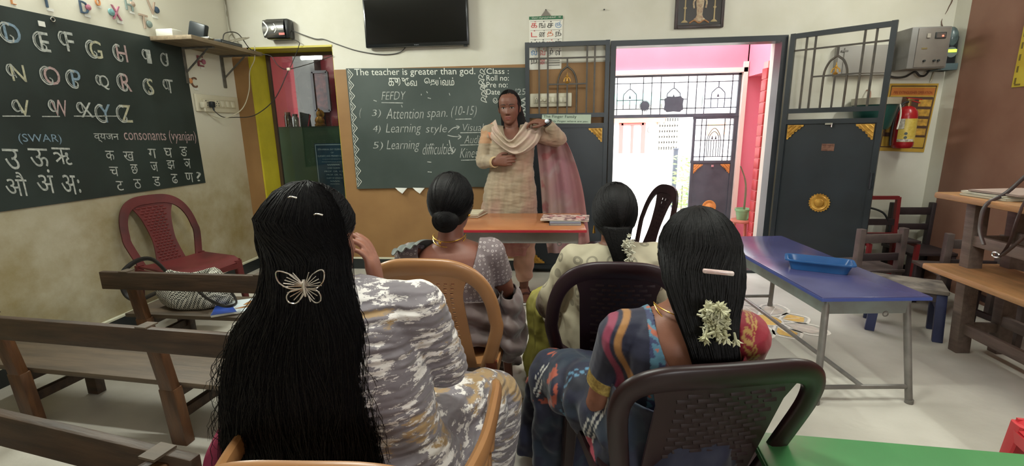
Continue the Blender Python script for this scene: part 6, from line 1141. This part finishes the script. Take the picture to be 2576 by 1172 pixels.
for k, dz in ((0, .0), (1, -.011)): part('necklace', B().tube(smoothline([V(nk.x+.062*math.cos(a)*1.05, nk.y+.058*math.sin(a), nk.z+.022+dz-.018*max(0, -math.sin(a))-.01*k*max(0, -math.sin(a))) for a in np.linspace(-3.3, .2, 16)], 2), .0024, 6), gold_j, t)
part('necklace_clasp', B().ball(V(nk.x-.025, nk.y-.06, nk.z+.0), .006), gold_j, t); part('earring', B().ball(M @ V(.078, -.012, -.045), .006), gold_j, t); part('earring', B().ball(M @ V(-.078, -.012, -.045), .006), gold_j, t)

# ---------------------------------------------------------------- 3: woman by the doorway
S = dict(hip=.165, waist=.14, chest=.145, dep=.11, arm=.044, thigh=.078)
J = dict(pelvis=V(.195, 1.86, .50), waist=V(.2, 1.83, .63), chest=V(.215, 1.82, .755), neck=V(.222, 1.82, .855), sl=V(.075, 1.82, .79), sr=V(.37, 1.82, .80), el=V(-.035, 1.90, .555), er=V(.43, 1.93, .58), wl=V(.05, 2.1, .53), wr=V(.33, 2.12, .55), hl=V(.1, 1.9, .5), hr=V(.29, 1.9, .5), kl=V(-.03, 2.18, .45), kr=V(.27, 2.26, .46), al=V(-.09, 2.2, .075), ar=V(.26, 2.3, .075))
t = person('seated woman in cream patterned kurta and olive trousers with jasmine in her hair', (.195, 1.86, 0)); M = basis(V(.217, 1.84, .972), (-.08, .98, -.1)); sc = .92
b = B(); head_geom(b, M, sc); neck_head(b, J, M); torso(b, J, S); arm(b, J['sl'], J['el'], J['wl'], S); arm(b, J['sr'], J['er'], J['wr'], S); LEGM(J, S, b); foot(b, J['al'], (-.25, 1, 0)); foot(b, J['ar'], (0, 1, 0)); hand(b, J['wr'], (-.7, .5, -.1), (0, 0, -1), (-.3, -1, 0), 25); hand(b, J['wl'], (.6, .6, -.1), (0, 0, -1), (.3, -1, 0), 25); skin_part(b, .006, t, '#7a503f', M, sc, '#5a2e2c')
cream_k = vor_mat('cream_patterned_cloth', '#a89f88', '#a89f88', '#7f7866', 15, .22, .34); nk = J['neck']
b = B(); torso(b, J, S, .012); arm(b, J['sl'], (J['sl']*.1+J['el']*.9), (J['el']*2+J['wl'])/3, S, .024); arm(b, J['sr'], J['er'], (J['er']*2+J['wr'])/3, S, .022); limb(b, [nk-V(0, 0, .05), J['sr']], [.062, .058]); limb(b, [nk-V(0, 0, .05), J['sl']], [.062, .058]); leg(b, J['hl'], J['kl']+V(.03, -.05, .0), J['kl']-V(0, -.02, .12), S, .03); leg(b, J['hr'], J['kr'], J['kr']-V(0, -.02, .2), S, .03); b.loft([(V(.195, 1.86, .56), V(.18, 0, 0), V(0, .13, 0)), (V(.195, 1.88, .46), V(.2, 0, 0), V(0, .15, 0)), (V(.195, 1.88, .40), V(.2, 0, 0), V(0, .15, 0))], 24)
cloth(b, .0065, cream_k, 'kurta', t, [lambda co: np.minimum(.012, np.sqrt(((co-np.array(nk+V(0, .02, .03)))**2).sum(1))-.07), lambda co: np.minimum(.012, co[:, 2]-.42+.0*co[:, 0])], lambda co: .006*np.sin(co[:, 0]*80+co[:, 2]*20+2*fbm(co, 3, 2))*np.clip((.80-co[:, 2])*7, .1, 1)+.003*fbm(co, 5, 4))
b = B(); limb(b, [J['el']+V(.012, -.01, .045), J['el']+V(.005, .02, .0)], [.064, .066]); cloth(b, .006, mat('brown_cuff_print', '#5a4a40', '#8d8272', scale=40, rough=.7), 'cuff', t, None, lambda co: .003*fbm(co, 8, 2))
olive = mat('olive_cloth', '#8f8638', '#766e2c', scale=6, rough=.7, bump=.1); b = B(); leg(b, J['kl'], J['kl']-V(0, -.01, .18), J['al']+V(0, 0, .03), S, .045); b.loft([(J['kl']+V(0, 0, .02), V(.085, 0, 0), V(0, .085, 0)), (J['kl']-V(.01, 0, .18), V(.1, 0, 0), V(0, .095, 0)), (J['al']+V(.0, 0, .08), V(.085, 0, 0), V(0, .085, 0)), (J['al']+V(.0, 0, .0), V(.06, 0, 0), V(0, .065, 0))], 20); leg(b, J['kr'], J['kr']-V(0, 0, .18), J['ar']+V(0, 0, .03), S, .04)
cloth(b, .0065, olive, 'trousers', t, None, lambda co: .008*np.sin(np.arctan2(co[:, 1]-2.19, co[:, 0]+.06)*9+2*fbm(co, 3, 1))+.003*fbm(co, 5, 2))
b = B(); d = V(-.25, 1, 0).normalized(); S_ = V(1, .25, 0).normalized(); g0 = V(J['al'].x, J['al'].y, 0)
b.loft([(g0-d*.085+V(0, 0, .028), S_*.012, V(0, 0, .02)), (g0-d*.075+V(0, 0, .035), S_*.038, V(0, 0, .03), 3), (g0+V(0, 0, .04), S_*.045, V(0, 0, .035), 3), (g0+d*.1+V(0, 0, .03), S_*.05, V(0, 0, .026), 3), (g0+d*.2+V(0, 0, .022), S_*.04, V(0, 0, .018), 3)], 20); o = part('shoe', b, mat('grey_shoe', '#6d706c', rough=.6), t, smooth=60); b = B(); b.loft([(g0-d*.09+V(0, 0, .008), S_*.03, V(0, 0, .008)), (g0-d*.07+V(0, 0, .01), S_*.045, V(0, 0, .01), 3), (g0+d*.1+V(0, 0, .01), S_*.055, V(0, 0, .01), 3), (g0+d*.205+V(0, 0, .01), S_*.04, V(0, 0, .009), 3)], 18); part('sole', b, mat('white_sole', '#c9c8c0', rough=.6), o, smooth=60)
hr = (.086, .102, .112); b = B(); C0 = M @ V(0, -.012, .01); b.ball(C0, hr, 24, 16, M.to_3x3()); b.loft([(V(.217, 1.79, .97), V(.035, 0, 0), V(0, .03, 0)), (V(.219, 1.765, .93), V(.056, 0, 0), V(0, .04, 0)), (V(.225, 1.735, .87), V(.036, 0, 0), V(0, .03, 0)), (V(.24, 1.715, .80), V(.026, 0, 0), V(0, .022, 0)), (V(.245, 1.70, .70), V(.02, 0, 0), V(0, .018, 0)), (V(.245, 1.70, .62), V(.008, 0, 0), V(0, .008, 0))], 16); hair_cap(b, .006, t, M, sc)
add_strands(t, cap_strands(Matrix.Translation(C0) @ M.to_3x3().to_4x4(), np.array(hr), (.1, -.8, -.6), 420, seed=4), .0009)
PS = []; r = np.random.default_rng(22)
for i in range(220):
    th = r.uniform(-PI*1.1, PI*.1); ct, st = math.cos(th), math.sin(th); PS.append(resample(np.array(smoothline([V(.219+.06*ct, 1.768+.044*st, .935), V(.225+.038*ct, 1.735+.033*st, .87), V(.24+.028*ct, 1.715+.025*st, .80), V(.245+.022*ct, 1.70+.02*st, .70), V(.245+.01*ct, 1.70+.01*st, .62)], 3)), 12)+np.cumsum(r.normal(size=(12, 3))*.0006, axis=0))
add_strands(t, PS, .0009)
jm = mat('jasmine_petals', '#d9d6c6', '#bdb9a4', scale=50, rough=.6)
def petals(b, c, r, n=6, s=1.):
    ax = V(*rng.normal(size=3)).normalized(); x = ax.orthogonal().normalized(); y = ax.cross(x)
    for k in range(n): a = 2*PI*k/n; d = (x*math.cos(a)+y*math.sin(a)+ax*.55).normalized(); s_ = d.cross(ax).normalized()*r*.22; b.add([c-ax*r*.3, c+d*r*.55+s_, c+d*r, c+d*r*.55-s_, c+d*r*.5+ax*r*.14], [[0, 1, 4], [1, 2, 4], [2, 3, 4], [3, 0, 4], [0, 3, 2, 1]])
    b.tube([c-ax*r*1.2, c-ax*r*.2], [r*.14, r*.2], 5)
b = B()
for i in range(70): f = rng.uniform(0, 1); c = V(.250, 1.69, .905)*(1-f)+V(.232, 1.665, .775)*f+V(*rng.normal(size=3))*.009+V(.018*math.sin(f*3), 0, 0); petals(b, c, .011)
part('jasmine_string', b, jm, t, smooth=0, recalc=False); part('earring', B().tube([M @ V(-.078, -.01, -.045), M @ V(-.079, -.012, -.06), M @ V(-.079, -.012, -.075)], [.002, .004, .006], 8), gold_j, t)

# ---------------------------------------------------------------- 4: woman with ponytail and flowers
S = dict(hip=.165, waist=.14, chest=.145, dep=.11, arm=.045, thigh=.08)
J = dict(pelvis=V(.30, 1.17, .50), waist=V(.30, 1.14, .63), chest=V(.31, 1.13, .755), neck=V(.322, 1.13, .868), sl=V(.165, 1.13, .79), sr=V(.45, 1.12, .80), el=V(.115, 1.19, .555), er=V(.475, 1.25, .575), wl=V(.13, 1.41, .515), wr=V(.40, 1.42, .52), hl=V(.2, 1.2, .5), hr=V(.39, 1.19, .5), kl=V(.0, 1.52, .45), kr=V(.25, 1.58, .46), al=V(-.02, 1.56, .075), ar=V(.24, 1.62, .075))
t = person('seated woman in navy sari with tuberose flowers in her ponytail', (.30, 1.17, 0)); M = basis(V(.34, 1.17, .975), (-.15, .96, -.15)); sc = .97
b = B(); head_geom(b, M, sc); neck_head(b, J, M); torso(b, J, S); arm(b, J['sl'], J['el'], J['wl'], S); arm(b, J['sr'], J['er'], J['wr'], S); LEGM(J, S, b); foot(b, J['al'], (-.1, 1, 0)); foot(b, J['ar'], (0, 1, 0)); hand(b, J['wr'], (-.7, .5, -.1), (0, 0, -1), (-.3, -1, 0), 25); hand(b, J['wl'], (.6, .6, -.1), (0, 0, -1), (.3, -1, 0), 25); skin_part(b, .0052, t, '#7c4f3c', M, sc, '#5a2e2c')
prt = attr_mat('printed_sari_cloth', rough=.65, bump=.06, bscale=90, sheen=.15); nk = J['neck']
def sari_col(co):
    n = fbm(co, 5, 11); x, y, z = co.T; c = np.tile(LIN('#23264a'), (len(co), 1)); c[n > .35] = LIN('#1c2038'); d = (co-np.array(J['sl']))@(np.array(J['el']-J['sl'])/(J['el']-J['sl']).length)
    return c
def lap_col(co):
    x, y, z = co.T; n = fbm(co, 4, 21); c = np.tile(LIN('#171a31'), (len(co), 1)); c[n > .3] = LIN('#1b2738'); c[n < -.45] = LIN('#151828')
    v = y*.8-x*.5+.3*z; band = np.mod(v*9+.3*fbm(co, 3, 2), 3); st = (y < 1.46) & (np.mod(v*70, 1) < .4) & (band < .35); c[st] = LIN('#b9b8b4'); mo = (band > 1.2) & (band < 1.7) & (y > 1.3) & (np.sin(x*190)*np.sin((y+z)*190) > .15); c[mo] = LIN('#4f7894'); c[(x < .0) & (z > .38) & (fbm(co, 9, 5) > .35)] = LIN('#9c4a38'); c[(np.abs(x-.08+.2*(z-.5)) < .008) & (z < .46)] = LIN('#9c2740'); return c
b = B(); torso(b, J, S, .010); arm(b, J['sl'], J['el'], J['wl'], S, .014, .5); limb(b, [nk-V(0, 0, .06), J['sl']], [.06, .062]); E_ = np.array((J['el']-J['sl'])/(J['el']-J['sl']).length)
soft = lambda d, hw, k=.0035: np.clip((hw-d)/k+.5, 0, 1)
lerp = lambda c, x, w: c*(1-w[:, None])+x*w[:, None]
# striped left sleeve and back of the blouse
def bl_col(co):
    d = (co-np.array(J['sl']))@E_; c = np.tile(LIN('#161830'), (len(co), 1)); L = co[:, 0] < .215; w = co[:, 0]-.02*np.sin(co[:, 2]*30)
    c = lerp(c, LIN('#7d2c45'), L*soft(np.abs(w-.138), .0085)); c = lerp(c, LIN('#96693a'), L*soft(np.abs(w-.165), .0085)); c[(co[:, 0] >= .215)] = LIN('#5a2f2c'); m = (co[:, 0] > .215) & (co[:, 0] < .248); k = fbm(co, 14, 9); c[m] = LIN('#2f3558'); c[m & (k > .1)] = LIN('#4a7288'); c[m & (k > .55)] = LIN('#a55a44'); c[co[:, 0] > .40] = LIN('#8a1a2c'); return c
cloth(b, .0036, prt, 'blouse', t, [lambda co: np.minimum(.012, np.sqrt(((co[:, 0]-.345)/.115)**2+((co[:, 2]-(nk.z-.005))/.16)**2)*.11-.11), lambda co: np.minimum(.012, co[:, 2]-.60), lambda co: np.where(co[:, 0] < .2, sleeve(J['sl'], J['el'], .52)(co), .02)], lambda co: .0025*fbm(co, 6, 2), bl_col)
b = B(); arm(b, J['sr'], J['er'], J['wr'], S, .016, .5); limb(b, [nk+V(.07, 0, -.05), J['sr']], [.05, .06]); A = np.array(J['sr'])
def red_col(co): c = np.tile(LIN('#8a1a2c'), (len(co), 1)); k = np.abs(co[:, 0]-.452-.01*np.sin(co[:, 2]*60)); c[(k < .014) & (np.sin(co[:, 2]*260+3*np.sin(co[:, 0]*300))*np.sin(co[:, 0]*420) > -.1)] = LIN('#b08a4a'); return c
cloth(b, .004, prt, 'right_sleeve', t, [sleeve(J['sr'], J['er'], .62), lambda co: np.minimum(.012, co[:, 0]-.425)], None, red_col)
b = B(); torso(b, J, dict(S, hip=.18, dep=.125), .024); leg(b, J['hl'], J['kl'], J['al'], S, .035); leg(b, J['hr'], J['kr'], J['ar'], S, .035); b.loft([(V(.29, 1.18, .52), V(.21, 0, 0), V(0, 0, .09)), (V(.2, 1.35, .49), V(.22, 0, 0), V(0, 0, .095)), (V(.12, 1.55, .45), V(.22, 0, 0), V(0, 0, .085)), (V(.10, 1.62, .25), V(.23, 0, 0), V(0, .06, .05)), (V(.10, 1.63, .05), V(.25, 0, 0), V(0, .09, 0))], 24); b.loft([(V(.30, 1.15, .6), V(.17, 0, 0), V(0, .13, 0)), (V(.30, 1.17, .46), V(.2, 0, 0), V(0, .16, 0)), (V(.30, 1.17, .40), V(.2, 0, 0), V(0, .15, 0))], 22)
cloth(b, .006, prt, 'sari', t, lambda co: np.minimum(.012, .64-.15*(co[:, 0]-.3)-co[:, 2]), lambda co: .010*np.sin(co[:, 0]*52-co[:, 1]*30+2.5*fbm(co, 2.5, 3))*np.clip((.62-co[:, 2])*8, .1, 1)+.005*fbm(co, 4, 6), lap_col, it=10)
b = B()
for k in range(2): b.tube(smoothline([nk+V(.085*math.cos(a), .07*math.sin(a), -.012-.035*k*max(0, -math.sin(a))+.02*abs(math.cos(a))) for a in np.linspace(-PI, 0, 12)], 2), .0016, 6)
part('necklace', b, gold_j, t); dl = (J['el']-J['sl']).normalized(); c = J['sl']+(J['el']-J['sl'])*.60; x = dl.orthogonal().normalized(); y = dl.cross(x); part('armlet', B().loft([(c+dl*h, x*(.053-.0*h), y*.053) for h in (-.02, 0, .02)], 24, cap=False).loft([(c+dl*h, x*.049, y*.049) for h in (-.02, .02)], 24, cap=False), mat('gold_brocade', '#b8a05a', '#8a7440', scale=120, rough=.4, metal=.5), t)
hr = (.092, .108, .118); b = B(); C0 = M @ V(0, -.012, .012); b.ball(C0, hr, 24, 16, M.to_3x3())
rows = [(590, 1715, 1812, 1.14, .05), (650, 1672, 1860, 1.115, .07), (700, 1676, 1862, 1.08, .058), (745, 1690, 1858, 1.055, .045), (800, 1712, 1846, 1.035, .036), (860, 1734, 1846, 1.02, .032), (930, 1758, 1850, 1.01, .026), (975, 1782, 1842, 1.01, .012)]; RG = []
for y_, xa, xb, Y, d in rows: A_, Z_ = onY(xa, y_, Y), onY(xb, y_, Y); RG.append(((A_+Z_)/2, (Z_-A_)/2, V(0, d, 0)))
b.loft(RG, 24); hair_cap(b, .0055, t, M, sc); r = np.random.default_rng(15); PS = []; A3 = M.to_3x3()
for i in range(2200):
    th = r.uniform(-PI*1.05, PI*.05); q = [C0+A3 @ V(hr[0]*1.02*math.cos(th)*math.sin(f), hr[1]*1.02*math.sin(th)*math.sin(f), hr[2]*1.02*math.cos(f)) for f in np.linspace(.05, 1.35, 6)]; k = 1+r.uniform(-.01, .05); th2 = th
    for j in range(1, len(RG)): th2 += r.normal()*.04; q.append(massp(th2, j, k))
    PS.append(resample(np.array(smoothline(q, 3)), 18)+np.cumsum(r.normal(size=(18, 3))*.0009, axis=0))
add_strands(t, PS, .001)
b = B(); fp = mat('tuberose_petals', '#b9b79c', '#a3a07c', scale=40, rough=.6)
for i in range(60): u = rng.uniform(-1, 1); v = rng.uniform(-1, 1); q = onY(1806+44*u*(.75+.25*v)+12*v, 822+48*v-18*(1-abs(u)), .975+.012*rng.normal()); petals(b, q, .017)
part('flower_string', b, fp, t, smooth=0, recalc=False); q = onY(1808, 680, 1.0); part('hair_barrette', B().bar(q+V(-.034, -.004, .0), q+V(.028, -.01, -.004), .012, .009, bev=.003), mat('pink_pearl_barrette', '#a8807c', '#c9b9b4', scale=30, rough=.25), t)

# ---------------------------------------------------------------- the teacher
Y0 = 3.55; TP = lambda x, y, Y=Y0: onY(x, y, Y)
S = dict(hip=.185, waist=.15, chest=.16, dep=.115, arm=.046, thigh=.085)
J = dict(pelvis=TP(1283, 492), waist=TP(1286, 425), chest=TP(1288, 372, 3.54), neck=TP(1288, 322, 3.56), sr=TP(1336, 330), sl=TP(1233, 332), er=TP(1407, 352, 3.52), el=TP(1214, 405, 3.52), wr=TP(1376, 308, 3.44), wl=TP(1246, 408, 3.385), hr=TP(1312, 500), hl=TP(1254, 500), kr=TP(1318, 605), kl=TP(1248, 605), ar=V(-.265, 3.545, .08), al=V(-.47, 3.56, .08))
t = person('standing teacher in cream and pink kurta with draped dupatta by chalkboard', (J['pelvis'].x, Y0, 0)); M = basis(TP(1281, 270, 3.54), (-.05, -1, -.10), roll=.03); sc = 1.0
b = B(); head_geom(b, M, sc); neck_head(b, J, M); torso(b, J, S); arm(b, J['sl'], J['el'], J['wl'], S); arm(b, J['sr'], J['er'], J['wr'], S); LEGM(J, S, b); foot(b, J['ar'], (.25, -1, 0)); foot(b, J['al'], (-.1, -1, 0))
hand(b, J['wl'], (1, -.08, .12), (0, 1, -.1), (.1, 0, 1), 28); hand(b, J['wr'], (-1, .1, .12), (0, .35, -1), (0, -1, .2), 32); skin_part(b, .004, t, '#6b4436', M, sc, '#7a4038', it=4, fine=True)
kc = attr_mat('cream_pink_kurta_cloth', rough=.7, bump=.12, bscale=120, sheen=.2, stretch=(1, 1, 5)); X0 = J['pelvis'].x
def kurta_col(co):
    x, y, z = co.T; n = fbm(co, 2.2, 31); w = np.clip((1.05-z)*1.2+(x-X0)*1.6+.55*n, 0, 1)[:, None]; c = LIN('#94846e')*(1-w)+LIN('#98695e')*w; k = np.clip((n+.0+(x-X0)*2+(.9-z))*1.2-.9, 0, 1)[:, None]; c = c*(1-k)+LIN('#9c5a5c')*k; c = c*(1+.14*fbm(co*[2, 2, .6], 9, 4))[:, None]; s = (x < X0-.12) & (z > 1.2) & (n > .1); c[s] = LIN('#a8805f'); return np.clip(c, 0, 1)
KR = [(338, 1234, 1340, .10), (375, 1236, 1342, .125), (405, 1237, 1341, .125), (430, 1231, 1343, .125), (470, 1219, 1348, .135), (520, 1212, 1351, .142), (570, 1212, 1350, .142), (610, 1220, 1344, .14), (636, 1230, 1336, .13)]
b = B(); torso(b, J, S, .010); rg = []
for y_, xa, xb, d in KR: A_, Z_ = TP(xa, y_), TP(xb, y_); rg.append(((A_+Z_)/2, (Z_-A_)/2, V(0, d, 0), 2.3))
b.loft(rg, 32); arm(b, J['sl'], J['el'], (J['el']+J['wl']*4)/5, S, .016); arm(b, J['sr'], J['er'], (J['er']+J['wr']*4)/5, S, .018); limb(b, [J['neck']-V(0, 0, .05), J['sr']], [.06, .06]); limb(b, [J['neck']-V(0, 0, .05), J['sl']], [.06, .06]); nk = J['neck']; hem = TP(1283, 640).z
cloth(b, .0055, kc, 'kurta', t, [lambda co: np.minimum(.012, np.sqrt(((co[:, 0]-nk.x)/.062)**2+((co[:, 2]-(nk.z+.03))/.115)**2+((co[:, 1]-nk.y)/.5)**2)*.06-.06), lambda co: np.minimum(.012, co[:, 2]-hem-.03*np.abs(co[:, 0]-X0)), ], lambda co: .004*np.sin(co[:, 0]*70+1.5*fbm(co, 2, 3))*np.clip((.95-co[:, 2])*3, 0, 1)+.004*fbm(co*[1, 1, 2.5], 5, 6), kurta_col)
b = B()
for k_, a_ in (('kr', 'ar'), ('kl', 'al')): kn, an = J[k_], J[a_]; b.loft([(kn+V(0, 0, .1), V(.095, 0, 0), V(0, .1, 0)), (kn*.6+an*.4, V(.085, 0, 0), V(0, .09, 0)), (kn*.25+an*.75, V(.07, 0, 0), V(0, .072, 0)), (an+V(0, 0, .05), V(.046, 0, 0), V(0, .05, 0))], 20)
cloth(b, .006, kc, 'trousers', t, None, lambda co: .004*np.sin(co[:, 2]*60+co[:, 0]*40)+.003*fbm(co, 5, 2), lambda co: np.clip(LIN('#b08470')*(1+.15*fbm(co, 4, 8))[:, None], 0, 1))
# dupatta: swags across the chest, then a wide fall behind the raised arm
def bez(P, s):
    Q = smoothline(P, 12); f = s*(len(Q)-1); i = min(int(f), len(Q)-2); return Q[i]+(Q[i+1]-Q[i])*(f-i)
yc_ = Y0
IN = [TP(1247, 301, 3.56), TP(1256, 322, 3.47), TP(1280, 352, 3.42), TP(1305, 330, 3.44), TP(1322, 307, 3.53)]; OUT = [TP(1222, 322, 3.58), TP(1236, 352, 3.44), TP(1298, 391, 3.395), TP(1348, 366, 3.42), TP(1366, 322, 3.50)]
def swag(u, v): p = bez(IN, u)*(1-v)+bez(OUT, u)*v; w = math.sin(PI*u); return p+V(0, -.022*math.sin(v*PI*5.2+.6)*(.35+.65*w)-.02*w*math.sin(PI*v), -.01*math.sin(v*PI*5.2+1.8)*w)
dc = attr_mat('dupatta_cloth', rough=.75, bump=.08, bscale=150, sheen=.2)
def sheet_part(name, fn, nu, nv, th, col): b = B(); b.sheet(fn, nu, nv, th); me = b.bm_mesh(name); bm = bmesh.new(); bm.from_mesh(me); bmesh.ops.recalc_face_normals(bm, faces=bm.faces[:]); bm.to_mesh(me); bm.free(); paint(me, col(coords(me))); o = mobj(name, me, dc, t, local=False, smooth=60); return o
def swag_col(co): n = fbm(co, 4, 5); w = np.clip(.4+.7*n+(co[:, 0]-X0)*1.5, 0, 1)[:, None]; c = LIN('#ab9a84')*(1-w)+LIN('#b0938a')*w; c[(co[:, 0] < X0-.125) & (n > -.35)] = LIN('#b9714f'); return c
sheet_part('dupatta_swag', swag, 70, 60, .004, swag_col)
LFT = [TP(1345, 322, 3.58), TP(1352, 400, 3.60), TP(1360, 480, 3.62), TP(1368, 560, 3.64), TP(1380, 640, 3.64)]; RGT = [TP(1412, 330, 3.60), TP(1440, 385, 3.66), TP(1462, 460, 3.70), TP(1473, 540, 3.74), TP(1482, 612, 3.76)]
def fall(u, v): p = bez(LFT, v)*(1-u)+bez(RGT, v)*u; return p+V(.006*math.sin(v*5+u*4), .034*math.sin(u*PI*5.2+v*1.6)*(.3+.7*v), .03*math.sin(u*PI)*(v**4)*-1+.018*math.sin(u*9)*v**3)
def fall_col(co): n = fbm(co, 1.7, 41); q = fbm(co, 3.1, 43); w = np.clip(.5+.8*n, 0, 1)[:, None]; c = LIN('#9a8076')*(1-w)+LIN('#8f626a')*w; k = np.clip(q*2-.5, 0, 1)[:, None]; c = c*(1-k)+LIN('#9a7f80')*k; s = np.clip((co[:, 0]-.06)*6, 0, 1)[:, None]; c = c*(1-s*.6)+LIN('#a86e68')*s*.6; return lerp(c, LIN('#8a4a4c'), .8*np.clip((-.45-q)*5, 0, 1))
sheet_part('dupatta_fall', fall, 90, 120, .004, fall_col)
hr = (.083, .101, .106); b = B(); C0 = M @ V(0, -.016, .018); b.ball(C0, hr, 28, 18, M.to_3x3()); b.loft([(M @ V(0, -.07, .0), V(.085, 0, 0), V(0, .05, 0)), (M @ V(-.01, -.075, -.07), V(.09, 0, 0), V(0, .045, 0)), (M @ V(-.02, -.075, -.14), V(.10, 0, 0), V(0, .04, 0)), (M @ V(-.03, -.08, -.22), V(.08, 0, 0), V(0, .035, 0)), (M @ V(-.03, -.08, -.30), V(.05, 0, 0), V(0, .03, 0))], 20)
Mi = np.array(M.inverted())
def fg(co): q = (np.c_[co, np.ones(len(co))]@Mi.T)[:, :3]; x, y, z = q.T; return np.minimum(.012, np.maximum(.035-y-.25*np.clip(.03-z, 0, .2), z-.053+7*np.abs(x)**2))
me = remesh(b, .005, 6); cut(me, fg); mobj('hair', me, hair_m, t, local=False, smooth=0); me.polygons.foreach_set('use_smooth', [True]*len(me.polygons)); add_strands(t, cap_strands(Matrix.Translation(C0) @ M.to_3x3().to_4x4(), np.array(hr)*1.005, (0, -.9, -.3), 320, seed=6, front=.8, z0=.62), .0009)
def bangle(c, d, r, m, name='bangle', w=.003): d = d.normalized(); x = d.orthogonal().normalized(); y = d.cross(x); part(name, B().tube([c+x*(r*math.cos(a))+y*(r*math.sin(a)) for a in np.linspace(0, 2*PI, 24, False)], w, 6, True), m, t)
d = J['wl']-J['el']
for f in (.90, .98): bangle(J['el']+d*f, d, .036, mat('cream_bangle', '#c4ab84', rough=.3), w=.0045)
d = J['wr']-J['er']; bangle(J['er']+d*.98, d, .031, mat('watch_strap', '#1b1a1c', rough=.5), 'watch_strap', .007); part('watch_face', B().lathe([(0, 0), (.016, 0), (.016, .008), (0, .009)], J['er']+d*.98+V(0, -.03, .008), (0, -1, .3), 16), mat('watch_steel', '#5a5c60', rough=.2, metal=.8), t)
sh = mat('maroon_sandal', '#5a2522', '#45201e', scale=9, rough=.5)
for a_, dd in (('ar', V(.25, -1, 0)), ('al', V(-.1, -1, 0))):
    d = dd.normalized(); s_ = d.cross(V(0, 0, 1)); g0 = V(J[a_].x, J[a_].y, 0); o = part('sandal', B().loft([(g0-d*.075+V(0, 0, .006), s_*.02, V(0, 0, .006), 3), (g0-d*.06+V(0, 0, .007), s_*.036, V(0, 0, .007), 3), (g0+d*.05+V(0, 0, .007), s_*.042, V(0, 0, .007), 3), (g0+d*.13+V(0, 0, .007), s_*.046, V(0, 0, .007), 3), (g0+d*.215+V(0, 0, .007), s_*.026, V(0, 0, .006), 3)], 18), sh, t)
    for f, h in ((.095, .05), (.0, .09)): part('strap', B().tube([g0+d*f+s_*(.046*math.cos(a))+V(0, 0, .012+h*math.sin(a)) for a in np.linspace(0, PI, 12)], .007, 8, flat=.5), sh, o)
